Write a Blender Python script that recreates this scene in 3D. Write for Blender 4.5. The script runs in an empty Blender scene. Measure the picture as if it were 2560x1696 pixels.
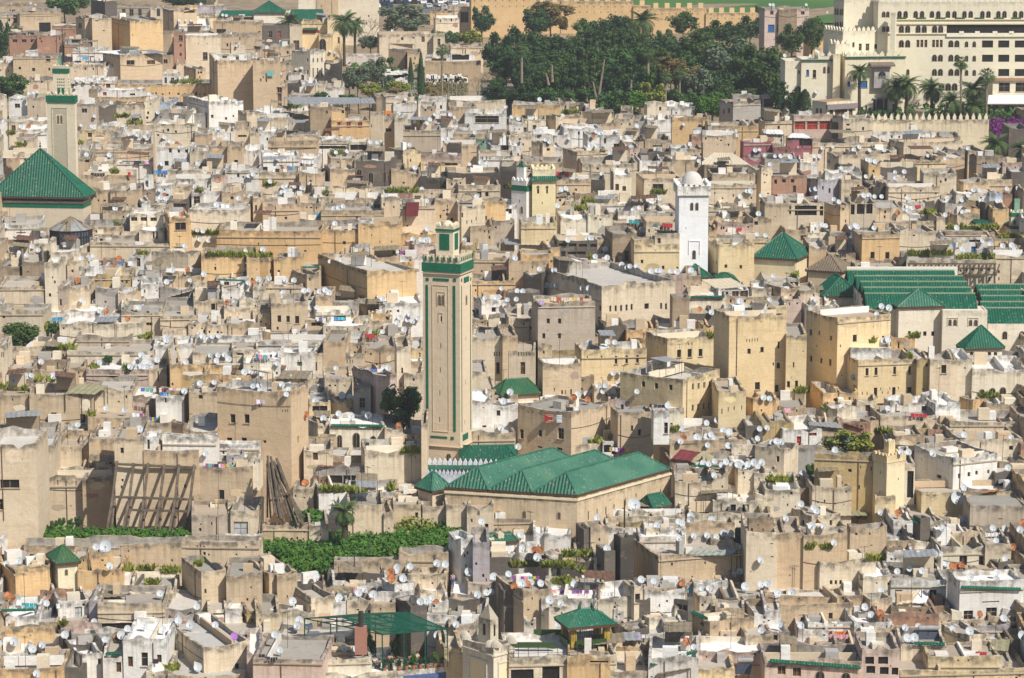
import bpy, math, random, bisect
from mathutils import Vector
R = random.Random(11)
S = bpy.context.scene
COL = S.collection
rad = math.radians
# ------------------------------------------------------------------ camera
FPX = 100.0 / 36.0 * 2560
PIT = rad(10.0)
CAM = Vector((0, 0, 100.0))
cam = bpy.data.cameras.new('camera'); camo = bpy.data.objects.new('camera', cam); COL.objects.link(camo)
camo.location = CAM; camo.rotation_euler = (rad(90) - PIT, 0, 0)
cam.lens = 100.0; cam.sensor_width = 36.0; cam.clip_start = 1; cam.clip_end = 6000
S.camera = camo
FW = Vector((0, math.cos(PIT), -math.sin(PIT))); UP = Vector((0, math.sin(PIT), math.cos(PIT)))

def ray(px, py):
    return FW * FPX + Vector((px - 1280, 0, 0)) - UP * (py - 848)

def at(px, py, d):                       # the point at forward distance d seen in that direction
    r = ray(px, py)
    return CAM + r * (d / r.y)

TAB = [(-120, 1010), (-50, 930), (0, 860), (50, 785), (150, 680), (250, 592), (300, 553), (450, 478), (600, 440), (900, 384),
       (1250, 334), (1450, 312), (1696, 288), (1900, 270), (2300, 245)]
def dref(y):                             # how far the town's roofs lie
    for (a, da), (b, db) in zip(TAB, TAB[1:]):
        if y <= b or b == 2300:
            t = (y - a) / (b - a)
            return 1 / ((1 - t) / da + t / db)
ZT = []
for yy in range(-120, 2300, 20):
    dd = dref(yy); ZT.append((dd, at(1280, yy, dd).z))
ZT.sort()
def zref(d):
    if d <= ZT[0][0]: return ZT[0][1] - (ZT[0][0] - d) * 0.2
    if d >= ZT[-1][0]: return ZT[-1][1] + (d - ZT[-1][0]) * .05
    i = bisect.bisect(ZT, (d, 1e9))
    a, b = ZT[i - 1], ZT[i]
    t = (d - a[0]) / (b[0] - a[0])
    return a[1] + t * (b[1] - a[1])
def goff(d):
    if d < 570: return 9.0
    if d < 620: return 9 - 6 * (d - 570) / 50
    if d < 760: return 3.0
    return 3 - 2.2 * min(1, (d - 760) / 60)
def zground(d): return zref(d) - goff(d)

# ------------------------------------------------------------------ materials
def nodes(name):
    m = bpy.data.materials.new(name); m.use_nodes = True
    nt = m.node_tree; nt.nodes.clear()
    out = nt.nodes.new('ShaderNodeOutputMaterial'); b = nt.nodes.new('ShaderNodeBsdfPrincipled')
    nt.links.new(b.outputs[0], out.inputs[0])
    b.inputs['Specular IOR Level'].default_value = .2
    return m, nt, b
class NT:
    def __init__(s, nt): s.nt = nt
    def n(s, t, **k):
        x = s.nt.nodes.new('ShaderNode' + t)
        for a, v in k.items(): setattr(x, a, v)
        return x
    def l(s, a, b): s.nt.links.new(a, b)
    def pos(s, scale=(1, 1, 1)):
        g = s.n('NewGeometry'); m = s.n('Mapping'); m.inputs['Scale'].default_value = scale
        s.l(g.outputs['Position'], m.inputs[0]); return m.outputs[0]
    def noise(s, scale, detail=4, vec=None, rough=.6):
        x = s.n('TexNoise'); x.inputs['Scale'].default_value = scale; x.inputs['Detail'].default_value = detail
        x.inputs['Roughness'].default_value = rough
        s.l(vec if vec is not None else s.pos(), x.inputs['Vector']); return x.outputs['Fac']
    def rng(s, v, a, b, c=0, d=1):
        x = s.n('MapRange'); s.l(v, x.inputs[0])
        for i, q in zip((1, 2, 3, 4), (a, b, c, d)): x.inputs[i].default_value = q
        return x.outputs[0]
    def mul(s, a, b, op='MULTIPLY'):
        x = s.n('Math', operation=op)
        for i, q in ((0, a), (1, b)):
            if isinstance(q, (int, float)): x.inputs[i].default_value = q
            else: s.l(q, x.inputs[i])
        return x.outputs[0]
    def mix(s, f, a, b, mode='MIX'):
        x = s.n('Mix', data_type='RGBA', blend_type=mode)
        for i, q in ((0, f), (6, a), (7, b)):
            if isinstance(q, (int, float)): x.inputs[i].default_value = q
            elif isinstance(q, tuple): x.inputs[i].default_value = q + (1,) if len(q) == 3 else q
            else: s.l(q, x.inputs[i])
        return x.outputs[2]
    def bump(s, h, bs, dist=.05, st=.5):
        x = s.n('Bump'); x.inputs['Distance'].default_value = dist; x.inputs['Strength'].default_value = st
        s.l(h, x.inputs['Height']); s.l(x.outputs[0], bs.inputs['Normal'])

def plaster(name='weathered_plaster', dirt=1.0):
    m, nt, b = nodes(name); t = NT(nt)
    oi = t.n('Attribute'); oi.attribute_name = 'paint'; base = oi.outputs['Color']
    uv = t.n('UVMap'); sx = t.n('SeparateXYZ'); t.l(uv.outputs[0], sx.inputs[0]); top = sx.outputs[1]
    n1 = t.noise(.22, 5); n2 = t.noise(.9, 6); n3 = t.noise(5.0, 3)
    c = t.mix(t.rng(n1, .35, .65, 0, .45 * dirt), base, t.mix(1.0, base, (.76, .70, .62), 'MULTIPLY'))
    c = t.mix(t.rng(n2, .5, .72, 0, .42 * dirt), c, t.mix(1.0, base, (.68, .63, .56), 'MULTIPLY'))
    pale = t.noise(.5, 5, t.pos((1, 1, 1.6)))
    c = t.mix(t.rng(pale, .56, .68, 0, .3 * dirt), c, t.mix(.5, base, (.66, .6, .5)))
    # bare earth where the render has fallen off
    fall = t.noise(.33, 7, t.pos((1.1, 1.1, .8)), .7)
    c = t.mix(t.rng(fall, .61, .64, 0, .6 * dirt), c, t.mix(.5, base, (.36, .28, .185)))
    # courses of the rammed earth
    co = t.noise(1.0, 3, t.pos((.25, .25, 3.2)))
    c = t.mix(t.rng(co, .53, .66, 0, .42 * dirt), c, t.mix(1.0, base, (.70, .64, .57), 'MULTIPLY'))
    c = t.mix(t.rng(n3, .3, .7, 0, .3 * dirt), c, t.mix(1.0, base, (.74, .70, .64), 'MULTIPLY'))
    # rain streaks below the coping and dark lichen on it
    st = t.noise(1.0, 4, t.pos((2.6, 2.6, .12)))
    reach = t.rng(top, 0.2, 4.0, 1, 0)
    c = t.mix(t.mul(t.rng(st, .46, .66, 0, .62 * dirt), reach), c, t.mix(.35, t.mix(1.0, base, (.5, .42, .34), 'MULTIPLY'), (.16, .14, .11)))
    li = t.mul(t.rng(t.noise(1.1, 5), 0.38, .62, 0, .85 * dirt), t.rng(t.mul(top, t.mul(t.noise(.9, 3), 1.6, 'MULTIPLY'), 'SUBTRACT'), -.35, .15, 1, 0))
    c = t.mix(li, c, (.10, .09, .075))
    fine = t.noise(1.0, 5, t.pos((3.2, 3.2, 6.5)), .75)
    c = t.mix(t.rng(fine, .5, .68, 0, .4 * dirt), c, t.mix(1.0, base, (.57, .53, .47), 'MULTIPLY'))
    # small holes
    vo = t.n('TexVoronoi'); vo.inputs['Scale'].default_value = .55; t.l(t.pos(), vo.inputs['Vector'])
    c = t.mix(t.rng(vo.outputs['Distance'], .045, .075, .7 * dirt, 0), c, (.07, .05, .035))
    t.l(c, b.inputs['Base Color']); b.inputs['Roughness'].default_value = .95
    t.bump(t.mul(n2, t.mul(n3, .4), 'ADD'), b, .12, .55)
    return m
def flat(name, col, rough=.8, var=.3, metal=0, scale=1.5, spec=.2):
    m, nt, b = nodes(name); t = NT(nt)
    n = t.noise(scale, 5)
    dk = tuple(x * (1 - var) for x in col)
    t.l(t.mix(t.rng(n, .35, .65), col, dk), b.inputs['Base Color'])
    b.inputs['Roughness'].default_value = rough; b.inputs['Metallic'].default_value = metal
    b.inputs['Specular IOR Level'].default_value = spec
    return m
def objcol(name, rough=.7, var=.35, scale=2.5):
    m, nt, b = nodes(name); t = NT(nt)
    oi = t.n('ObjectInfo')
    t.l(t.mix(t.rng(t.noise(scale, 5), .35, .7, 0, var), oi.outputs['Color'], t.mix(1.0, oi.outputs['Color'], (.5, .45, .4), 'MULTIPLY')), b.inputs['Base Color'])
    b.inputs['Roughness'].default_value = rough
    return m
def tiles(name, c1, c2, c3, moss, rough=.35, chips=.4):
    m, nt, b = nodes(name); t = NT(nt)
    n1 = t.noise(.35, 5); n2 = t.noise(6, 3); n3 = t.noise(1.3, 7, None, .75)
    c = t.mix(t.rng(n1, .38, .62), c1, c2)
    c = t.mix(t.rng(n2, .35, .65, 0, .7), c, c3)
    w = t.n('TexWhiteNoise'); v = t.n('Vector' + 'Math', operation='SNAP'); v.inputs[1].default_value = (.19, .19, .19)
    t.l(t.pos(), v.inputs[0]); t.l(v.outputs[0], w.inputs['Vector'])
    c = t.mix(t.rng(w.outputs['Value'], .955, .97, 0, chips), c, (.34, .29, .2))
    c = t.mix(t.rng(w.outputs['Value'], .0, .25, .35, 0), c, t.mix(1.0, c, (.45, .55, .5), 'MULTIPLY'))
    c = t.mix(t.rng(n3, .59, .67, 0, .75 * moss), c, (.075, .105, .022))
    t.l(c, b.inputs['Base Color']); b.inputs['Roughness'].default_value = rough + .15; b.inputs['Specular IOR Level'].default_value = .3
    t.bump(n2, b, .04, .5)
    return m
def leaf(name, c1, c2, sc=.35):
    m, nt, b = nodes(name); t = NT(nt)
    n = t.noise(sc, 3); n2 = t.noise(2.2, 2)
    c = t.mix(t.rng(n, .35, .65), c1, c2)
    c = t.mix(t.rng(n2, .4, .7, 0, .5), c, tuple(min(1, x * 1.6) for x in c2))
    t.l(c, b.inputs['Base Color']); b.inputs['Roughness'].default_value = .7
    return m
M = {}
M['pl'] = plaster()
M['clean'] = plaster('smooth_plaster', .35)
M['roof'] = plaster('cement_roof', .8)
M['oc'] = objcol('painted_surface')
M['glass'] = flat('dark_window_glass', (.028, .026, .024), .35, .5)
M['shut'] = flat('old_brown_shutter_wood', (.10, .055, .032), .8)
M['red'] = flat('red_painted_door', (.38, .035, .025), .6)
M['blue'] = flat('blue_painted_shutter', (.035, .13, .34), .6)
M['grn'] = flat('green_painted_door', (.05, .2, .16), .6)
M['paled'] = flat('pale_grey_door', (.5, .52, .52), .6)
M['frame'] = flat('faded_window_frame', (.34, .27, .19), .8)
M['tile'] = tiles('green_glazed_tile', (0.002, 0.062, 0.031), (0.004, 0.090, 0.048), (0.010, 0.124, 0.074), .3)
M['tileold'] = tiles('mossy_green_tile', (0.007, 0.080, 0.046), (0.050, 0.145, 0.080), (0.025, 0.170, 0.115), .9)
M['tilemoss'] = tiles('overgrown_green_tile', (.03, .075, .025), (.075, .095, .03), (.01, .16, .09), 1.0)
M['tilebrown'] = tiles('old_brown_tile', (.17, .13, .085), (.22, .17, .11), (.12, .095, .07), .45, .7)
M['band'] = tiles('green_mosaic_tile', (0.003, 0.096, 0.048), (0.004, 0.120, 0.060), (0.008, 0.152, 0.080), 0, .4, .12)
M['grey'] = flat('grey_metal_sheet', (.36, .37, .37), .5, .3, .2)
M['pole'] = flat('dark_steel', (.05, .045, .04), .6)
M['rust'] = flat('rusty_iron', (.19, .105, .07), .8, .6, 0, 3)
M['dish'] = flat('white_enamel', (.50, .53, .55), .45, .12, 0, 3)
M['dishrust'] = flat('rusted_enamel', (.52, .2, .08), .7, .75, 0, 2.2)
M['wood'] = flat('grey_weathered_timber', (.165, .13, .095), .9, .5)
M['canopy'] = flat('brown_corrugated_roof', (.27, .22, .15), .8, .35)
M['soil'] = flat('dry_earth', (.33, .25, .16), .95, .4, 0, .3)
M['asph'] = flat('grey_asphalt', (.16, .155, .15), .9, .2)
M['grass'] = leaf('meadow_grass', (.04, .11, .02), (.07, .145, .03), .02)
M['lf_dark'] = leaf('dark_evergreen_leaf', (.016, .046, .014), (.036, .075, .022))
M['lf_mid'] = leaf('green_leaf', (.03, .075, .018), (.055, .115, .025))
M['lf_olive'] = leaf('olive_leaf', (.07, .1, .06), (.11, .14, .08))
M['lf_brown'] = leaf('brownish_leaf', (.1, .085, .03), (.15, .11, .035))
M['lf_pine'] = leaf('pine_needle', (.03, .068, .016), (.06, .1, .024))
M['lf_bright'] = leaf('bright_herb_leaf', (.022, .085, .01), (.065, .14, .018), .5)
M['lf_weed'] = leaf('yellow_green_weed', (.13, .17, .03), (.2, .21, .03), .8)
M['lf_palm'] = leaf('palm_frond', (.045, .085, .025), (.085, .125, .04), .8)
M['lf_purple'] = leaf('purple_blossom', (.085, .01, .09), (.13, .015, .12), 1)
M['lf_rusty'] = leaf('dry_red_foliage', (.2, .055, .03), (.26, .09, .04), 1)
M['twig'] = flat('bare_grey_twig', (.2, .165, .12), .9)
M['bark'] = flat('pale_bark', (.3, .245, .18), .9, .45)
M['barkd'] = flat('dark_bark', (.09, .07, .05), .9, .45)

# ------------------------------------------------------------------ mesh builder
class MB:
    def __init__(s, paint=None): s.v = []; s.f = []; s.uv = []; s.m = []; s.paint = paint; s.pc = []
    def quad(s, pts, uv=None, m=0):
        i = len(s.v); s.v.extend([tuple(p) for p in pts]); s.f.append(tuple(range(i, i + len(pts))))
        s.uv.extend(uv if uv else [(0, 9)] * len(pts)); s.m.append(m)
        if s.paint is not None: s.pc.append(tuple(s.paint) + (1,))
    def box(s, c, ax, ay, az, hx, hy, hz, m=0, uv=None):   # centre, unit axes, half sizes
        c = Vector(c); X = Vector(ax) * hx; Y = Vector(ay) * hy; Z = Vector(az) * hz
        P = [c + X * a + Y * b + Z * d for d in (-1, 1) for b in (-1, 1) for a in (-1, 1)]
        for q in ((0, 2, 3, 1), (4, 5, 7, 6), (0, 1, 5, 4), (2, 6, 7, 3), (0, 4, 6, 2), (1, 3, 7, 5)):
            s.quad([P[k] for k in q], None, m)
    def bar(s, a, b, r, m=0, n=4, r2=None):
        a = Vector(a); b = Vector(b); d = (b - a)
        if d.length < 1e-5: return
        d.normalize(); x = d.orthogonal().normalized(); y = d.cross(x); r2 = r if r2 is None else r2
        A = [a + (x * math.cos(k * 2 * math.pi / n) + y * math.sin(k * 2 * math.pi / n)) * r for k in range(n)]
        B = [b + (x * math.cos(k * 2 * math.pi / n) + y * math.sin(k * 2 * math.pi / n)) * r2 for k in range(n)]
        for k in range(n): s.quad([A[k], A[(k + 1) % n], B[(k + 1) % n], B[k]], None, m)
        s.quad(A[::-1], None, m); s.quad(B, None, m)
    def ell(s, c, rx, ry, rz, m=0, nu=12, nv=8, half=False):
        c = Vector(c); lo = 0 if half else -math.pi / 2
        g = [[c + Vector((rx * math.cos(p) * math.cos(a), ry * math.cos(p) * math.sin(a), rz * math.sin(p)))
              for a in [2 * math.pi * k / nu for k in range(nu)]] for p in [lo + (math.pi / 2 - lo) * j / nv for j in range(nv + 1)]]
        for j in range(nv):
            for k in range(nu): s.quad([g[j][k], g[j][(k + 1) % nu], g[j + 1][(k + 1) % nu], g[j + 1][k]], None, m)
    def build(s, name, mats, parent=None, origin=None, smooth=False):
        me = bpy.data.meshes.new(name)
        o0 = Vector(origin) if origin is not None else Vector((0, 0, 0))
        me.from_pydata([(v[0] - o0.x, v[1] - o0.y, v[2] - o0.z) for v in s.v], [], s.f)
        uvl = me.uv_layers.new(name='UVMap'); fl = [x for p in s.uv for x in p]; uvl.data.foreach_set('uv', fl)
        for k in mats: me.materials.append(M[k] if isinstance(k, str) else k)
        if len(mats) > 1: me.polygons.foreach_set('material_index', s.m)
        if s.pc:
            ca = me.color_attributes.new('paint', 'FLOAT_COLOR', 'CORNER')
            ca.data.foreach_set('color', [x for f, c in zip(s.f, s.pc) for _ in f for x in c])
        if smooth: me.polygons.foreach_set('use_smooth', [True] * len(s.f))
        ob = bpy.data.objects.new(name, me); COL.objects.link(ob)
        if parent is not None: ob.parent = parent
        else: ob.location = o0
        return ob

THINGS = []      # (object, dict) for the labels
def thing(o, cat, px, py, desc, group=None, label=None, kind=None):
    o['category'] = cat
    if group: o['group'] = group
    if kind: o['kind'] = kind
    if label: o['label'] = label
    else: THINGS.append((o, cat, px, py, desc))
    return o
def empty(name, loc):
    o = bpy.data.objects.new(name, None); COL.objects.link(o); o.location = loc; o.empty_display_size = .5
    return o

# ------------------------------------------------------------------ picture tiles
TX = {'0': 0, '1': 640, '2': 1280, '3': 1920}; TY = {'A': 0, 'B': 424, 'C': 848, 'D': 1272}
K = 10 / 3.6984
CUR = [0, 0]
def tile(n): CUR[0] = TX[n[1]]; CUR[1] = TY[n[0]]
def sx(x): return CUR[0] + x * K
def sy(y): return CUR[1] + y * K

PAL = {"T": (.59, .465, .318), "S": (.69, .588, .437), "C": (.77, .70, .56), "W": (.80, .79, .76), "O": (.70, .495, .265), "Y": (.77, .625, .385),
       "B": (.36, .28, .195), "G": (.42, .405, .38), "P": (.60, .475, .41), "R": (.44, .255, .175), "L": (.46, .44, .48), "M": (.40, .14, .17),
       "K": (.07, .06, .053), "D": (.15, .13, .112), "V": (.55, .64, .76), "E": (.22, .38, .27), "H": (.74, .69, .57), "N": (.50, .39, .20), "Q": (.45, .40, .335)}  # K, D and other dark tones also paint shaded walls and voids as houses
CN = {'T': 'tan', 'S': 'sandy', 'C': 'cream', 'W': 'white', 'O': 'ochre', 'Y': 'yellowish', 'B': 'brown', 'G': 'grey', 'P': 'pinkish', 'R': 'red brick',
      'L': 'lilac grey', 'M': 'rose red', 'K': 'blackened', 'D': 'dark grey', 'V': 'pale blue', 'E': 'green', 'H': 'ivory', 'N': 'mustard', 'Q': 'greyish tan'}

class Fr: pass
def isect(px, C, e, py):                     # where the plan direction px meets the line C + t e
    r = ray(px, py); dx, dy = r.x, r.y
    # CAM.xy + s*(dx,dy) = C + t*e
    det = dx * (-e[1]) + dy * e[0]
    rx, ry = C[0] - CAM.x, C[1] - CAM.y
    return (dx * ry - dy * rx) / (-(dx * e[1] - dy * e[0]))
def frame(x0, xc, x1, yt, yb, depth=None, theta=None, d=None):
    """x0..x1, corner xc, top row and bottom row in source pixels -> a box standing in the place"""
    f = Fr(); f.d = d if d else dref(yb)
    P = at(xc, yt, f.d); f.zt = P.z; f.C = (P.x, P.y)
    a, b = xc - x0, x1 - xc
    if theta is None:
        if a > 1:
            q = a / max(b, 1)
            theta = math.atan(q * .8)
            if q < 1.7: theta = math.asin(min(.44, a / (min(9.0, max(3.0, 1.2 * b * f.d / FPX)) * FPX / f.d)))
            if q < 1.7: theta = min(theta, rad(25))
            theta = max(theta, rad(7)) if q < 1.7 else min(theta, rad(80))
        else: theta = rad(R.uniform(-4, 7))
    else: theta = rad(theta)
    f.e1 = (math.cos(theta), math.sin(theta)); f.e2 = (-math.sin(theta), math.cos(theta))
    f.w = max(.3, isect(x1, f.C, f.e1, yt)) if b > 1 else 3.0
    if a > 1: f.l = max(.3, isect(x0, f.C, f.e2, yt))
    else: f.l = depth if depth else 8.0
    if a > 1 and depth and theta > 1.2: f.w = max(f.w, .3)
    f.zb = zground(f.d) - .3
    f.cs = [(f.C[0], f.C[1]), (f.C[0] + f.e1[0] * f.w, f.C[1] + f.e1[1] * f.w),
            (f.C[0] + f.e1[0] * f.w + f.e2[0] * f.l, f.C[1] + f.e1[1] * f.w + f.e2[1] * f.l), (f.C[0] + f.e2[0] * f.l, f.C[1] + f.e2[1] * f.l)]
    f.px = ((x0 + x1) / 2, (yt + yb) / 2); f.box = (x0, x1, yt, yb); f.xc = xc; f.n = 0
    return f
def fpt(f, side, u, z, out=0.0):         # side 0: C along e1 (the right or front face), 3: C along e2 (the left face)
    if side == 0: e, n = f.e1, (f.e1[1], -f.e1[0])
    else: e, n = f.e2, (-f.e2[1], f.e2[0])
    return Vector((f.C[0] + e[0] * u + n[0] * out, f.C[1] + e[1] * u + n[1] * out, z))
def axes(f, side):
    if side == 0: return Vector((f.e1[0], f.e1[1], 0)), Vector((f.e1[1], -f.e1[0], 0))
    return Vector((f.e2[0], f.e2[1], 0)), Vector((-f.e2[1], f.e2[0], 0))
def f_uz(f, px, py, side=None):
    if side is None: side = 0 if px >= f.xc - .01 else 3
    e = f.e1 if side == 0 else f.e2
    u = isect(px, f.C, e, py)
    Y = f.C[1] + e[1] * u
    return side, u, at(px, py, Y).z
def facewall(mb, P, e, L, z0, zt, wins, jit=True, seed=0, step=1.3, n=None, ends=(0, 0)):
    """one wall with real openings; returns the jittered top line [(u, z)]"""
    us = {0.0, L}; k = max(1, int(L / step))
    for i in range(1, k): us.add(L * i / k)
    zs = {z0, zt}
    for (a, b, c, d, kind) in wins: us |= {a, b}; zs |= {c, d}
    if zt - z0 > 3: zs.add(zt - 1.4)
    us = sorted(us); zs = sorted(zs)
    rr = random.Random(seed)
    amp = .07 if jit else 0
    sag = rr.uniform(0, .3) if jit else 0; ph = rr.uniform(.3, .7); bump = rr.uniform(0, 1)
    def tz(i):
        q = us[i] / L; z = zt + ends[0] * (1 - q) + ends[1] * q
        if 0 < i < len(us) - 1:
            z += rr.uniform(-amp, amp) - sag * math.sin(math.pi * q) ** 1.5
            if jit and bump < .3 and abs(q - ph) < .13: z += .38
            if jit and bump > .86 and abs(q - ph) < .1: z -= .45
        return z
    top = [tz(i) for i in range(len(us))]
    V = lambda u, z: (P[0] + e[0] * u, P[1] + e[1] * u, z)
    for i in range(len(us) - 1):
        if us[i + 1] - us[i] < 1e-4: continue
        um = (us[i] + us[i + 1]) / 2
        for j in range(len(zs) - 1):
            if zs[j + 1] - zs[j] < 1e-4: continue
            zm = (zs[j] + zs[j + 1]) / 2
            if any(a < um < b and c < zm < d for (a, b, c, d, _) in wins): continue
            t = (top[i], top[i + 1]) if j == len(zs) - 2 else (zs[j + 1], zs[j + 1])
            mb.quad([V(us[i], zs[j]), V(us[i + 1], zs[j]), V(us[i + 1], t[1]), V(us[i], t[0])],
                    [(us[i], zt - zs[j]), (us[i + 1], zt - zs[j]), (us[i + 1], zt - t[1]), (us[i], zt - t[0])])
    if n:
        for (a, b, c, d, _) in wins:
            dp = .22
            q = lambda u, z, o: (P[0] + e[0] * u - n[0] * o, P[1] + e[1] * u - n[1] * o, z)
            for (p1, p2) in (((a, c), (a, d)), ((a, d), (b, d)), ((b, d), (b, c)), ((b, c), (a, c))):
                mb.quad([q(*p1, 0), q(*p1, dp), q(*p2, dp), q(*p2, 0)])
    return list(zip(us, top))
WM = {'': 'glass', 'd': 'shut', 'r': 'red', 'b': 'blue', 'g': 'grn', 'p': 'paled', 'k': 'glass', 'a': 'glass'}
def window(f, side, a, b, c, d, kind, parent, org, sink=None):
    e, n = axes(f, side)
    mb = MB(); o = -.2
    if sink is not None: mb = sink
    P = lambda u, z, q: fpt(f, side, u, z, q)
    if kind == 'a':                       # arched opening, its leaf set just inside a moulded surround
        w = (b - a) / 2; hs = d - w; N = 8; cx = (a + b) / 2
        arc = [P(a, c, .02), P(b, c, .02)] + [P(cx + w * math.cos(math.pi * k / N), hs + w * 1.15 * math.sin(math.pi * k / N), .02) for k in range(N + 1)]
        m0, m1 = (2, 3) if sink is not None else (0, 1)
        mb.quad(arc, None, m0)
        pts = [(b, c)] + [(cx + w * math.cos(math.pi * k / N), hs + w * 1.15 * math.sin(math.pi * k / N)) for k in range(N + 1)] + [(a, c)]
        for p, q in zip(pts, pts[1:]): mb.bar(P(p[0], p[1], .03), P(q[0], q[1], .03), .05, m1)
        mb.bar(P(cx, c, .03), P(cx, hs + w, .03), .03, m1)
        if sink is not None: return
        return mb.build('arched_window', ['glass', 'frame'], parent, org)
    mb.quad([P(a, c, o), P(b, c, o), P(b, d, o), P(a, d, o)], None, (4 if WM[kind] != 'glass' else 2) if sink is not None else 0)
    w, h = b - a, d - c
    t = .05
    fm = 1 if sink is None else 3
    if kind != 'k':
        for (u0, u1, z0, z1) in ((a, b, c, c + t), (a, b, d - t, d), (a, a + t, c + t, d - t), (b - t, b, c + t, d - t)):
            mb.box(P((u0 + u1) / 2, (z0 + z1) / 2, o + .03), e, n, (0, 0, 1), (u1 - u0) / 2, .03, (z1 - z0) / 2, fm)
        if w > .75: mb.box(P((a + b) / 2, (c + d) / 2, o + .03), e, n, (0, 0, 1), .025, .02, h / 2 - t, fm)
        if h > 1.2: mb.box(P((a + b) / 2, c + h * .6, o + .026), e, n, (0, 0, 1), w / 2 - t, .02, .025, fm)
        if h > 1.0 and kind in ('', 'b'):   # sill
            mb.box(P((a + b) / 2, c - .04, .04), e, n, (0, 0, 1), w / 2 + .1, .07, .035, fm)
    if sink is not None: return
    return mb.build('door' if kind in ('d', 'r', 'g', 'p') and h > 1.5 else 'window', [WM[kind], 'frame' if kind != 'b' else 'blue'], parent, org)
def boxhouse(f, name='house', mat='pl', col=(.5, .4, .3), wins=(), parent=None, par=.6, roofcol=None, jit=True, zb=None, org=None, roofmat='roof', seed=None, sink=None):
    """the walls with parapet (one mesh), its roof terrace and its windows"""
    if zb is not None: f.zb = zb
    if org is None: org = (f.C[0], f.C[1], f.zb)
    seed = seed if seed is not None else R.randrange(10 ** 6)
    mb = MB(col) if sink is None else sink; W = {0: [], 3: []}
    if sink is not None: sink.paint = col
    H = f.zt - f.zb
    for (px, py, pw, ph, kind) in wins:
        side, u0, z1 = f_uz(f, px, py); _, u1, z0 = f_uz(f, px + pw, py + ph, side)
        a, b = min(u0, u1), max(u0, u1); L = f.w if side == 0 else f.l
        if b - a < .12: b = a + .12
        a, b = max(.12, a), min(L - .12, b); z1 = min(z1, f.zt - .12); z0 = max(z0, f.zb + .2)
        if b - a < .1 or z1 - z0 < .1: continue
        if any(not (b < q[0] or a > q[1] or z1 < q[2] or z0 > q[3]) for q in W[side]): continue
        W[side].append((a, b, z0, z1, kind))
    t = .28; par = min(par, H * .5)
    tops = []
    E = [f.e1, f.e2, (-f.e1[0], -f.e1[1]), (-f.e2[0], -f.e2[1])]
    Ls = [f.w, f.l, f.w, f.l]
    co = [R.uniform(-.1, .14) if jit else 0 for _ in range(4)]
    for s in range(4):
        holes = [w for w in W[0]] if s == 0 else []
        P = f.cs[s]; e = E[s]; n = (e[1], -e[0])
        if s == 3: holes = [(f.l - b, f.l - a, c, d, k) for (a, b, c, d, k) in W[3]]
        tops.append(facewall(mb, P, e, Ls[s], f.zb, f.zt, [h for h in holes if h[4] != 'a'], jit, seed + s, n=n, ends=(co[s], co[(s + 1) % 4])))
    # coping
    inner = []
    tt = min(t, f.w * .3, f.l * .3)
    for s in range(4):
        P = f.cs[s]; e = E[s]; nin = (-e[1], e[0]); L = Ls[s]; us = tops[s]
        row = []
        for (u, z) in us:
            ui = min(max(u, tt), L - tt)
            row.append(((P[0] + e[0] * u, P[1] + e[1] * u, z), (P[0] + e[0] * ui + nin[0] * tt, P[1] + e[1] * ui + nin[1] * tt, z)))
        for a, b in zip(row, row[1:]): mb.quad([a[0], b[0], b[1], a[1]], [(0, .0)] * 4)
        inner.append([r[1] for r in row])
    ob = mb.build(name, [mat], parent, org) if sink is None else None
    rt = MB(roofcol or col) if sink is None else sink; rm = 0
    if sink is not None: sink.paint = roofcol or col; rm = 1
    zf = f.zt - par
    for s in range(4):
        for a, b in zip(inner[s], inner[s][1:]):
            if (a[0] - b[0]) ** 2 + (a[1] - b[1]) ** 2 < 1e-6: continue
            rt.quad([b[:2] + (zf,), a[:2] + (zf,), a, b], [(0, f.zt - zf), (0, f.zt - zf), (0, 0), (0, 0)], rm)
    cs = [inner[s][0][:2] + (zf,) for s in range(4)]
    rt.quad(cs, [(0, 9)] * 4, rm)
    if sink is None: rt.build('roof_terrace', [roofmat], ob, org)
    own = ob
    for side in (0, 3):
        for (a, b, c, d, k) in W[side]: window(f, side, a, b, c, d, k, own, org, sink); f.n += 1
    f.ob = ob; f.org = org; f.own = own; f.W = W
    return ob
def slope(mb, p0, p1, q0, q1, rib=.36, h=.07, m=0, cap=None):
    """a roof plane: eave p0-p1, ridge q0-q1, with raised ribs of tile"""
    p0, p1, q0, q1 = map(Vector, (p0, p1, q0, q1))
    if (q0 - q1).length < .01: mb.quad([p0, p1, q0], None, m)
    else: mb.quad([p0, p1, q1, q0], None, m)
    L = (p1 - p0).length; ue = (p1 - p0) / L
    up = ((q0 + q1) / 2 - p0); up = up - ue * up.dot(ue); V = up.length; uv = up / V; n = ue.cross(uv).normalized()
    a, b = (q0 - p0).dot(ue), (q1 - p0).dot(ue)
    k = max(2, int(L / rib)); s = L / k
    for i in range(k):
        u = (i + .5) * s
        vm = V * u / a if u < a else (V if u <= b or b >= L - .01 else V * (L - u) / (L - b))
        vm = min(V, vm)
        if vm < .1: continue
        for (c0, c1, c2, c3) in (((u - s * .42, 0), (u, h), (u, h), (u - s * .42, 0)), ((u, h), (u + s * .42, 0), (u + s * .42, 0), (u, h))):
            A = p0 + ue * c0[0] + n * c0[1]; B = p0 + ue * c1[0] + n * c1[1]
            mb.quad([A, B, B + uv * vm, A + uv * vm], None, m)
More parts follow.
